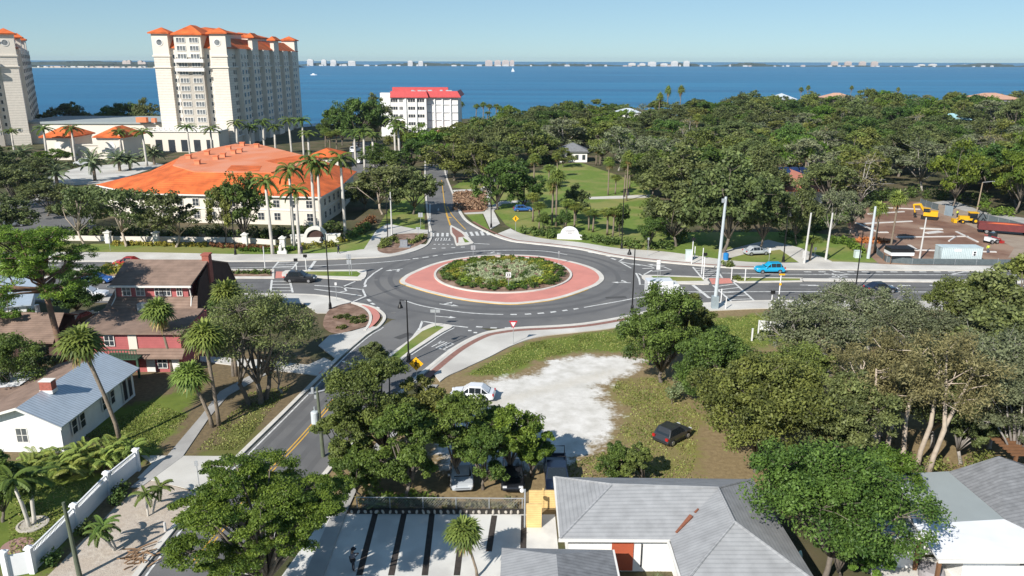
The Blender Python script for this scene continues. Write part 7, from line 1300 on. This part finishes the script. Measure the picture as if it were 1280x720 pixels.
# roundabout planting
def shrub_kind(name, seed, lm, R, H, n=7, per=46, ls=.14):
    r = np.random.default_rng(seed); cen = np.stack([r.normal(size=n) * R * .4, r.normal(size=n) * R * .4, H * r.uniform(.3, .75, n)], 1); P, Nn, t = clumps(r, cen, R * .5, per, up=.7); P[:, 2] = np.maximum(P[:, 2], .02); t_ = thing(name, 'shrub', 'shrub', (0, 0, 0)); leaf_object('foliage', P, Nn, ls * r.uniform(.6, 1.3, len(P)), t, lm, t_, .4, rng=r); return Kind(t_, H, R)
SY = [shrub_kind('croton_shrub', 301, LYEL, .75, .95), shrub_kind('croton_shrub', 302, LLIME, .75, .9), shrub_kind('green_shrub', 303, LDEEP, .6, .7)]
for i in range(84):
    a = i * 2 * math.pi / 84 * 1.0 + rng.normal() * .05; rr = rng.uniform(6.4, 8.7); k = SY[0] if rng.random() < .5 else SY[1]
    if rng.random() < .12: continue
    k.put(ci[0] + rr * math.cos(a), ci[1] + rr * math.sin(a), rng.uniform(.55, .95), rng.uniform(.75, 1.15), 'yellow-green leafy shrub in the ring of planting on the roundabout', 'yellow-green shrubs on the roundabout', a, .25)
for i in range(46): a = i * 2 * math.pi / 46 + rng.normal() * .05; rr = rng.uniform(8.9, 9.5); SY[2].put(ci[0] + rr * math.cos(a), ci[1] + rr * math.sin(a), rng.uniform(.45, .8), rng.uniform(.45, .75), 'small dark green shrub on the outer rim of the roundabout planting', 'small dark shrubs on the roundabout rim', a, .3)
r = np.random.default_rng(31); n = 520; rr = 6.9 * np.sqrt(r.random(n)); a = r.random(n) * 6.283; cen = np.stack([rr * np.cos(a), rr * np.sin(a), np.full(n, .6)], 1); cen = cen[r.random(n) > .22 * (np.sin(cen[:, 0] * 1.7) * np.cos(cen[:, 1] * 1.3) > .35) * 3]
P, Nn, t = clumps(r, cen, .42, 34, up=.9, flat=.6); o = leaf_object('ground_cover', P, Nn, .13 * r.uniform(.6, 1.3, len(P)), t, LSILV, loc=(ci[0], ci[1], 0), rng=r); tag(o, 'silvery green ground cover in the middle of the roundabout', 'ground cover', kind='stuff')
for i in range(20): a = r.random() * 6.28; rr = 6 * math.sqrt(r.random()); SY[2].put(ci[0] + rr * math.cos(a), ci[1] + rr * math.sin(a), .6, .5, 'dark tuft among the silvery ground cover of the roundabout', 'dark tufts in the silvery planting', a, .45)
r = np.random.default_rng(32); cen = np.array([(*G(568 + r.random() * 40, 241 + r.random() * 22), .25) for _ in range(420)]); cen[:, 2] += .2 * r.random(len(cen)); c0 = cen.mean(0) * [1, 1, 0]; P, Nn, t = clumps(r, cen - c0, .5, 12, up=.6); o = leaf_object('mulch_pile', P, Nn, .3 * r.uniform(.5, 1.2, len(P)), t, leafmat('red_debris', (.18, .09, .06), (.46, .27, .19), .1, .1), loc=tuple(c0), rng=r); tag(o, 'reddish brown heap of cut brush between the far street and path', 'brush pile', kind='stuff')
# ------------------------------------------------------------------ left yard trees
def near(name, label, px, py, top, wpx, seed, lm, bm=BARK, th=.18, dx=0, dy=0, cat='tree', **k):
    th = min(th, .2); x, y = G(px, py); H = zat(x, y, top); R = wpx / 2 * (y * math.cos(PITCH) + 9) / F; kw = dict(lobes=16, cl=13, per=150, ls=.108); kw.update(k)
    return make_tree(name, label, seed, (x + dx, y + dy, 0), lm, bm, H=H, R=R, th=H * th, **kw)
# tall pine
x, y = G(82, 462); H = zat(x, y, 278); t = thing('pine_tree', 'tall pine with reddish trunk and flat bright green crown at the left', 'tree', (x, y, 0)); r = np.random.default_rng(41); m = MB(); tp = (-1.6, 1.0, H * .66)
m.tube([(0, 0, -.2), (-.4, .2, H * .25), (-1.0, .6, H * .48), tp], [.36, .31, .28, .24], 9); cen = []
for i in range(40):
    a = i * 2.4 + r.normal() * .2; el = r.uniform(-.35, 1); d = r.uniform(1.6, 6.9) * (1.05 - .45 * max(0, el)); e = np.array([tp[0] - 1.0 + math.cos(a) * d, tp[1] + math.sin(a) * d, H * (.62 + .34 * el)]); st = np.array(tp) * (.80 + .2 * max(0, el)); md = st * .5 + e * .5 + r.normal(size=3) * .3
    m.tube([st, md, e], [.16, .10, .05], 6)
    for k in range(9): c = e + r.normal(size=3) * [.9, .9, .28]; cen.append(c); m.tube([e * .6 + md * .4, (e + c) / 2, c], [.05, .035, .02], 4)
m.build('trunk', BARKR, t, True); P, Nn, ti = clumps(r, cen, .72, 80, up=.8, flat=.42); leaf_object('crown', P, Nn, .2 * r.uniform(.6, 1.3, len(P)), ti, LPINE, t, .22, rng=r)
near('oak_tree', 'grey-green oak with several trunks on the yard corner beside the near street', 326, 502, 352, 150, 42, LOAK, BARK, .2, multi=4, lobes=18, per=112, open_=.1, bare=.15, low=-.6); near('broadleaf_tree', 'shaded dark tree beside the red house right gable', 292, 470, 356, 84, 43, LDEEP, BARK, .3, lobes=11)
near('broadleaf_tree', 'dark round tree in front of the brown house at the left edge', 18, 505, 415, 110, 44, LDEEP, BARK, .2, lobes=12, per=96); near('leafy_tree', 'small grey-leaved tree behind the white cottage', 52, 478, 432, 60, 45, LGREY, BARK, .2, lobes=8)
near('leafy_tree', 'dark evergreen behind the pine trunk at the left edge', 22, 440, 356, 60, 46, LPINE, BARK, .15, lobes=9, per=96)
near('broadleaf_tree', 'bare-twigged grey bush by the yard footpath', 352, 492, 430, 60, 47, LGREY, BARKW, .25, lobes=8, cl=7, per=22, bare=.9)
def npalm(label, px, py, top, R, dx, dy, seed, **k): x, y = G(px, py); return palm_fan('cabbage_palm', label, seed, (x, y, 0), zat(x + dx, y + dy, top) - R * .55, R, (dx, dy), LPALM, PTRUNK, LDRY, n=46, dead=12, **k)
npalm('leaning cabbage palm in front of the white cottage roof', 151, 553, 414, 2.2, -2.3, .3, 51); npalm('cabbage palm before the red house rear wing', 216, 465, 378, 2.0, -.9, .2, 52); npalm('cabbage palm with straight trunk on the yard lawn beside the footpath', 274, 532, 408, 2.0, -.5, .2, 53); npalm('short leaning cabbage palm left of the straight one on the yard lawn', 266, 534, 458, 1.9, -1.6, .2, 54); npalm('cabbage palm between red house and yard oak, partly hidden', 296, 470, 356, 2.1, -.3, .2, 55)
def areca(label, px, py, H, R, seed, stems=5, lm=LPALM, n=9): return palm_feather('areca_palm', label, seed, at(px, py), H * .45, R, (0, 0), lm, SHAFT, n=n, tr=.06, stems=stems, nl=14, cat='palm', upm=1.25)
for i, (px, py) in enumerate(((66, 592), (88, 590), (108, 588), (128, 585), (148, 580), (46, 600))): areca('bushy areca palm clump in the hedge behind the white cottage front wall', px, py, 2.4, 1.7, 60 + i)['group'] = 'areca palms beside the cottage'
palm_feather('christmas_palm', 'pair of slim palms in the stone ring of the left garden', 70, at(40, 656), 3.6, 1.9, (-.3, .2), LROYAL, RTRUNK, n=12, tr=.12, stems=2, shaft=SHAFT); palm_feather('christmas_palm', 'small twin-stemmed palm on the gravel, nearer the driveway', 71, at(184, 647), 1.5, 1.15, (-.15, .1), LROYAL, RTRUNK, n=11, tr=.07, stems=2, shaft=SHAFT); palm_feather('christmas_palm', 'small twin-stemmed palm on the gravel, nearer the broken timber', 72, at(150, 686), 1.6, 1.2, (-.2, .1), LROYAL, RTRUNK, n=11, tr=.07, stems=2, shaft=SHAFT)
near('broadleaf_tree', 'dark shrubby tree at the left edge of the garden lawn', 4, 652, 560, 90, 48, LDEEP, BARK, .12, lobes=10, per=96)
for i, (px, py) in enumerate(((105, 668), (145, 630), (64, 706), (150, 618), (98, 640))): hedge('shrub', 'dark clipped shrub beside the white vinyl fence', PX((px - 5, py + 4), (px + 5, py - 4)), .9, .9, LHEDGE, 60, .13, 'shrub')['group'] = 'shrubs along the white vinyl fence'
# ------------------------------------------------------------------ lot trees
near('feathery_tree', 'broad feathery yellow-green tree over the near street at the bottom', 334, 764, 550, 212, 81, LFERN, BARK, .2, lobes=52, cl=15, per=170, ls=.08, flat=.26, lobr=.29, spread=.78, low=-1, up=.6)
near('olive_tree', 'brownish olive tree over the near splitter, left of the white sedan', 476, 592, 434, 126, 82, LOLIVE, BARK, .3, lobes=18, per=144, ls=0.118); near('olive_tree', 'olive tree between the yellow pedestrian sign and the white sedan', 524, 580, 458, 100, 83, LOLIVE, BARK, .3, lobes=15, per=136, ls=0.118); near('leafy_tree', 'small grey-green tree with pale limb above the olive tree on the splitter', 470, 500, 424, 54, 84, LOAK, BARKW, .3, lobes=8, ls=0.111)
near('leafy_tree', 'bright green tree by the left end of the chain link fence', 508, 628, 504, 92, 85, LLOT, BARK, .2, lobes=14, per=144, ls=0.111); near('leafy_tree', 'bright green tree over the grey parked car', 576, 606, 484, 84, 86, LLOT, BARK, .3, lobes=14, per=144, ls=0.111); near('leafy_tree', 'green tree over the dark car with chrome grille', 636, 600, 500, 78, 87, LBRIGHT, BARK, .32, lobes=13, per=136, ls=0.111); near('leafy_tree', 'low bushy tree by the near street footpath', 450, 622, 556, 70, 88, LLOT, BARK, .2, lobes=9, ls=0.111)
near('leafy_tree', 'slim bush with pale stem behind the grey roof, left of two', 768, 602, 552, 54, 89, LDEEP, BARK, .15, lobes=8, per=112, ls=0.104); near('leafy_tree', 'slim olive bush behind the grey roof, right of two', 797, 604, 556, 50, 90, LOLIVE, BARK, .15, lobes=8, per=112, ls=0.104)
near('broadleaf_tree', 'round dark tree right of the shell lot, in front of the white truck', 826, 478, 358, 112, 91, LDEEP, BARK, .12, lobes=20, per=152, ls=0.126, flat=.85, low=-.7); near('broadleaf_tree', 'olive topped tree just behind the round dark tree', 858, 440, 360, 70, 92, LOLIVE, BARK, .15, lobes=12, ls=0.126, low=-.5)
near('broadleaf_tree', 'dense dark tree on the dry grass between round tree and big olive mass', 888, 520, 404, 104, 93, LDEEP, BARK, .12, lobes=18, per=144, ls=0.126, flat=.85, low=-.7); hedge('bush', 'pale silvery upright bush between the two dark lot trees', PX((844, 506), (849, 503)), 1.5, 3.4, leafmat('pale_bush', (.08, .12, .05), (.27, .33, .16), .2, .1), 260, .13, 'bush')
near('broadleaf_tree', 'wide olive tree beside the black hatchback', 945, 590, 434, 170, 95, LOLIVE, BARK, .15, lobes=24, per=152, ls=0.133, low=-.6); near('oak_tree', 'grey-green tree with pale bare limbs beside the white curved board', 1010, 480, 370, 130, 96, LGREY, BARKW, .2, lobes=18, per=112, ls=0.133, bare=.65, open_=.15, low=-.5)
near('oak_tree', 'grey-green oak along the right pavement in front of the dark car', 1085, 440, 352, 120, 97, LGREY, BARKW, .2, lobes=16, per=112, ls=0.133, bare=.65, open_=.15); near('broadleaf_tree', 'golden green tree at the right road, above the grey oaks', 1212, 432, 334, 122, 98, LOLIVE, BARKW, .25, lobes=16, per=128, ls=0.133); near('oak_tree', 'grey oak with bare white limbs at the right edge of the photo', 1235, 560, 410, 170, 99, LGREY, BARKW, .2, lobes=22, per=120, ls=0.133, bare=.655, open_=.12, low=-.6); near('oak_tree', 'dense grey-green tree behind the paperbark, above the orange fence', 1165, 560, 440, 130, 100, LOAK, BARKW, .2, lobes=16, per=112, ls=0.133, low=-.6, bare=.2); near('oak_tree', 'grey-green tree behind the paperbark crown at the right', 1150, 470, 380, 120, 104, LGREY, BARKW, .25, lobes=14, per=112, ls=0.133, bare=.65)
near('broadleaf_tree', 'dark undergrowth tree left of the paperbark trunks', 1050, 600, 462, 120, 105, LOAK, BARK, .15, lobes=16, per=120, ls=0.133, low=-.7)
near('broadleaf_tree', 'rich green laurel tree overhanging the grey roof and white house', 1030, 728, 552, 200, 106, LLOT, BARK, .25, lobes=26, cl=12, per=160, ls=0.111, low=-.5); near('leafy_tree', 'bright yellow-green branch tree above the grey flat roof corner', 1092, 660, 556, 90, 107, LBRIGHT, BARK, .3, lobes=12, per=128, ls=0.104); near('leafy_tree', 'brown-leaved bush between the laurel and the olive tree', 1032, 596, 506, 70, 108, LBROWN, BARK, .2, lobes=10, per=128, ls=0.104, low=-.5); near('leafy_tree', 'low green bush at the foot of the laurel by the patio', 1085, 716, 672, 70, 109, LBRIGHT, BARK, .1, lobes=8, per=96, ls=0.104)
# paperbark with many pale trunks
x, y = G(1128, 592); H = zat(x, y, 398); t = thing('paperbark_tree', 'tall paperbark with cluster of pale trunks and brown-green crown', 'tree', (x, y, 0)); r = np.random.default_rng(71); m = MB(); cen = []
for i, (fx, tx) in enumerate(((-2.6, -3.4), (-1.9, -2.2), (-1.3, -1.5), (-.2, .6), (1.2, 2.0), (1.7, 3.2), (2.0, 4.4), (-2.3, -4.6))):
    f = np.array([fx, r.normal() * .4, -.2]); md = np.array([fx + (tx - fx) * .35 + r.normal() * .15, r.normal() * .5, H * .33]); tp = np.array([tx, r.normal() * 1.4, H * r.uniform(.66, .82)]); m.tube([f, f * .5 + md * .5 + [r.normal() * .12, 0, 0], md, md * .5 + tp * .5, tp], [.24, .2, .18, .13, .06], 8)
    for k in range(7):
        b = md + (tp - md) * r.uniform(.3, 1); e = b + np.array([r.normal() * 1.3, r.normal() * 1.3, r.uniform(.3, 2.2)]); m.tube([b, (b + e) / 2 + r.normal(size=3) * .15, e], [.07, .05, .025], 5)
        for q in range(3): cen.append(e + r.normal(size=3) * [.7, .7, .5])
m.build('trunk', BARKP, t, True); P, Nn, ti = clumps(r, cen, .85, 120, up=.3, flat=.9); leaf_object('crown', P, Nn, .15 * r.uniform(.6, 1.3, len(P)), ti, LBROWN, t, .3, rng=r)
for i, (px, py, pz, qx, qy) in enumerate(((1045, 492, 4, 1085, 505), (1215, 445, 5, 1260, 415), (1060, 410, 6, 1072, 432))): pass
for px, py, top, w_, sd_, lm_, l in ((1262, 600, 440, 120, 121, LGREY, 'grey-green tree behind the brown pergola at the right edge'), (1200, 580, 470, 90, 122, LOAK, 'shaded tree between paperbark trunks and pergola'), (1292, 520, 400, 120, 123, LOAK, 'oak crown cut by the right edge above the pergola'), (1100, 545, 440, 90, 124, LGREY, 'grey-green tree directly behind the paperbark trunks'), (985, 540, 420, 110, 125, LOLIVE, 'olive tree between the big olive tree and the grey limbed tree')): near('oak_tree', l, px, py, top, w_, sd_, lm_, BARKW, bare=.2)
hedge('shrub', 'dark undergrowth around the paperbark trunks', PX((1040, 596), (1110, 596), (1180, 590), (1240, 580)), 3.2, 1.8, LOLIVE, 70, .14, 'shrubs')
for l, a in (('dark undergrowth at the forest edge behind the construction site', ((1062, 262), (1105, 248), (1150, 246), (1200, 252), (1240, 258))), ('dark undergrowth below the oaks right of the park lawn', ((815, 262), (822, 285), (850, 304))), ('dark undergrowth between park oaks and site', ((985, 300), (1015, 288), (1045, 282), (1060, 272))), ('dark undergrowth at the top of the park lawn', ((640, 214), (690, 202), (720, 196)))): hedge('undergrowth', l, PX(*a), 4.5, 2.6, LHEDGE, 60, .34, 'shrubs')
near('leafy_tree', 'low olive tree right of the transformer pole', 438, 606, 500, 84, 126, LOLIVE, BARK)
near('leafy_tree', 'small dark tree under the laurel at the side of the grey roof', 1050, 722, 640, 70, 127, LDEEP, BARK)
T(OLIVE, 704, 209, 184, 34, 'olive tree half hiding the small white house in the park')
r = np.random.default_rng(88); LG = leafmat('grass_blades', (.11, .14, .03), (.35, .37, .11), .25, .0, 0, (.34, .27, .13))
def tufts(label, polys, n, s, avoid=()):
    B = np.concatenate([np.array(p) for p in polys]); x = r.uniform(B[:, 0].min(), B[:, 0].max(), n * 4); y = r.uniform(B[:, 1].min(), B[:, 1].max(), n * 4); ok = np.zeros(len(x), bool)
    for p in polys: ok |= sdf(x, y, p) > .3
    for p in avoid: ok &= sdf(x, y, p) < -.2
    pat = np.sin(x * .9 + 1.3 * np.sin(y * .5)) * np.sin(y * .8 + 1.7 * np.sin(x * .35)); ok &= r.random(len(x)) < .55 + .4 * pat; x, y, pat = x[ok][:n], y[ok][:n], pat[ok][:n]; c = np.array([x.mean(), y.mean(), 0])
    P = np.stack([x, y, np.full(len(x), .05)], 1); o = leaf_object('grass', P - c, r.normal(size=P.shape) * [1, 1, .5] + [0, 0, .35], s * r.uniform(.5, 1.4, len(x)), .45 - .3 * pat + r.normal(size=len(x)) * .22, LG, loc=tuple(c), rng=r); tag(o, label, 'grass', kind='stuff')
tufts('tufts of green and dry grass on the ground around the shell lot', [gr, gr2, PX((690, 585), (760, 560), (900, 600), (900, 640), (690, 640))], 42000, .10, (lot,))
tufts('tufts of grass in the yard by the white cottage', [PX((150, 575), (100, 545), (190, 500), (240, 520), (190, 570)), PX((240, 565), (310, 490), (370, 480), (300, 565)), PX((5, 700), (5, 610), (130, 600), (60, 690))], 14000, .09)
near('leafy_tree', 'bright green tree between the grey parked car and the dark car with chrome grille', 604, 612, 520, 80, 128, LLOT, BARK)
near('leafy_tree', 'low bright tree beside the dark pickup truck', 664, 596, 524, 56, 129, LBRIGHT, BARK)
near('broadleaf_tree', 'dark tree behind the pine trunk hiding the cars on the left road', 96, 398, 336, 66, 130, LDEEP, BARK)
for x, y in ((49, 71), (58, 66), (66, 80), (54, 84), (76, 68), (82, 92), (64, 93)): pick(OAK if x % 4 else OLIVE).put(x, y, 9.5, 5.6, 'tree at the right edge beyond the pergola and paperbark', 'trees beyond the pergola', rng.random() * 6)
npalm('small palm with drooping dry fronds on the striped parking slab', 597, 722, 654, 1.35, -.9, .3, 56, tr=.09)
palm_feather('agave', 'spiky grey agave behind the chain link fence', 73, at(470, 634), .3, 1.3, (0, 0), LDATE, BARK, n=14, tr=.1, droop=.3, cat='plant')
hedge('shrub', 'dry brown scrub behind the chain link fence', PX((448, 632), (520, 634), (600, 634), (648, 634)), 1.4, .6, LBROWN, 30, .14, 'shrubs'); hedge('shrub', 'low green shrubs under the lot trees by the fence', PX((455, 625), (500, 628), (540, 628)), 1.2, .9, LBRIGHT, 50, .14, 'shrubs')

for k in Kind.all:
    if not k.used:
        for o in list(k.root.children) + [k.root]: bpy.data.objects.remove(o)
# ------------------------------------------------------------------ air
hm = bpy.data.materials.new('haze_air'); hm.use_nodes = True; nt = hm.node_tree; nt.nodes.remove(nt.nodes['Principled BSDF']); pv_ = nt.nodes.new('ShaderNodeVolumePrincipled')
pv_.inputs['Color'].default_value = (.66, .83, 1, 1); pv_.inputs['Density'].default_value = 5e-5; pv_.inputs['Anisotropy'].default_value = .2
nt.links.new(pv_.outputs[0], nt.nodes['Material Output'].inputs['Volume'])
o = MB().bx(-9000, -60, -4.5, 9000, 9000, 62).build('haze', hm); o['kind'] = 'stuff'; o['label'] = 'thin pale sea haze over the bay and town'; o['category'] = 'haze'
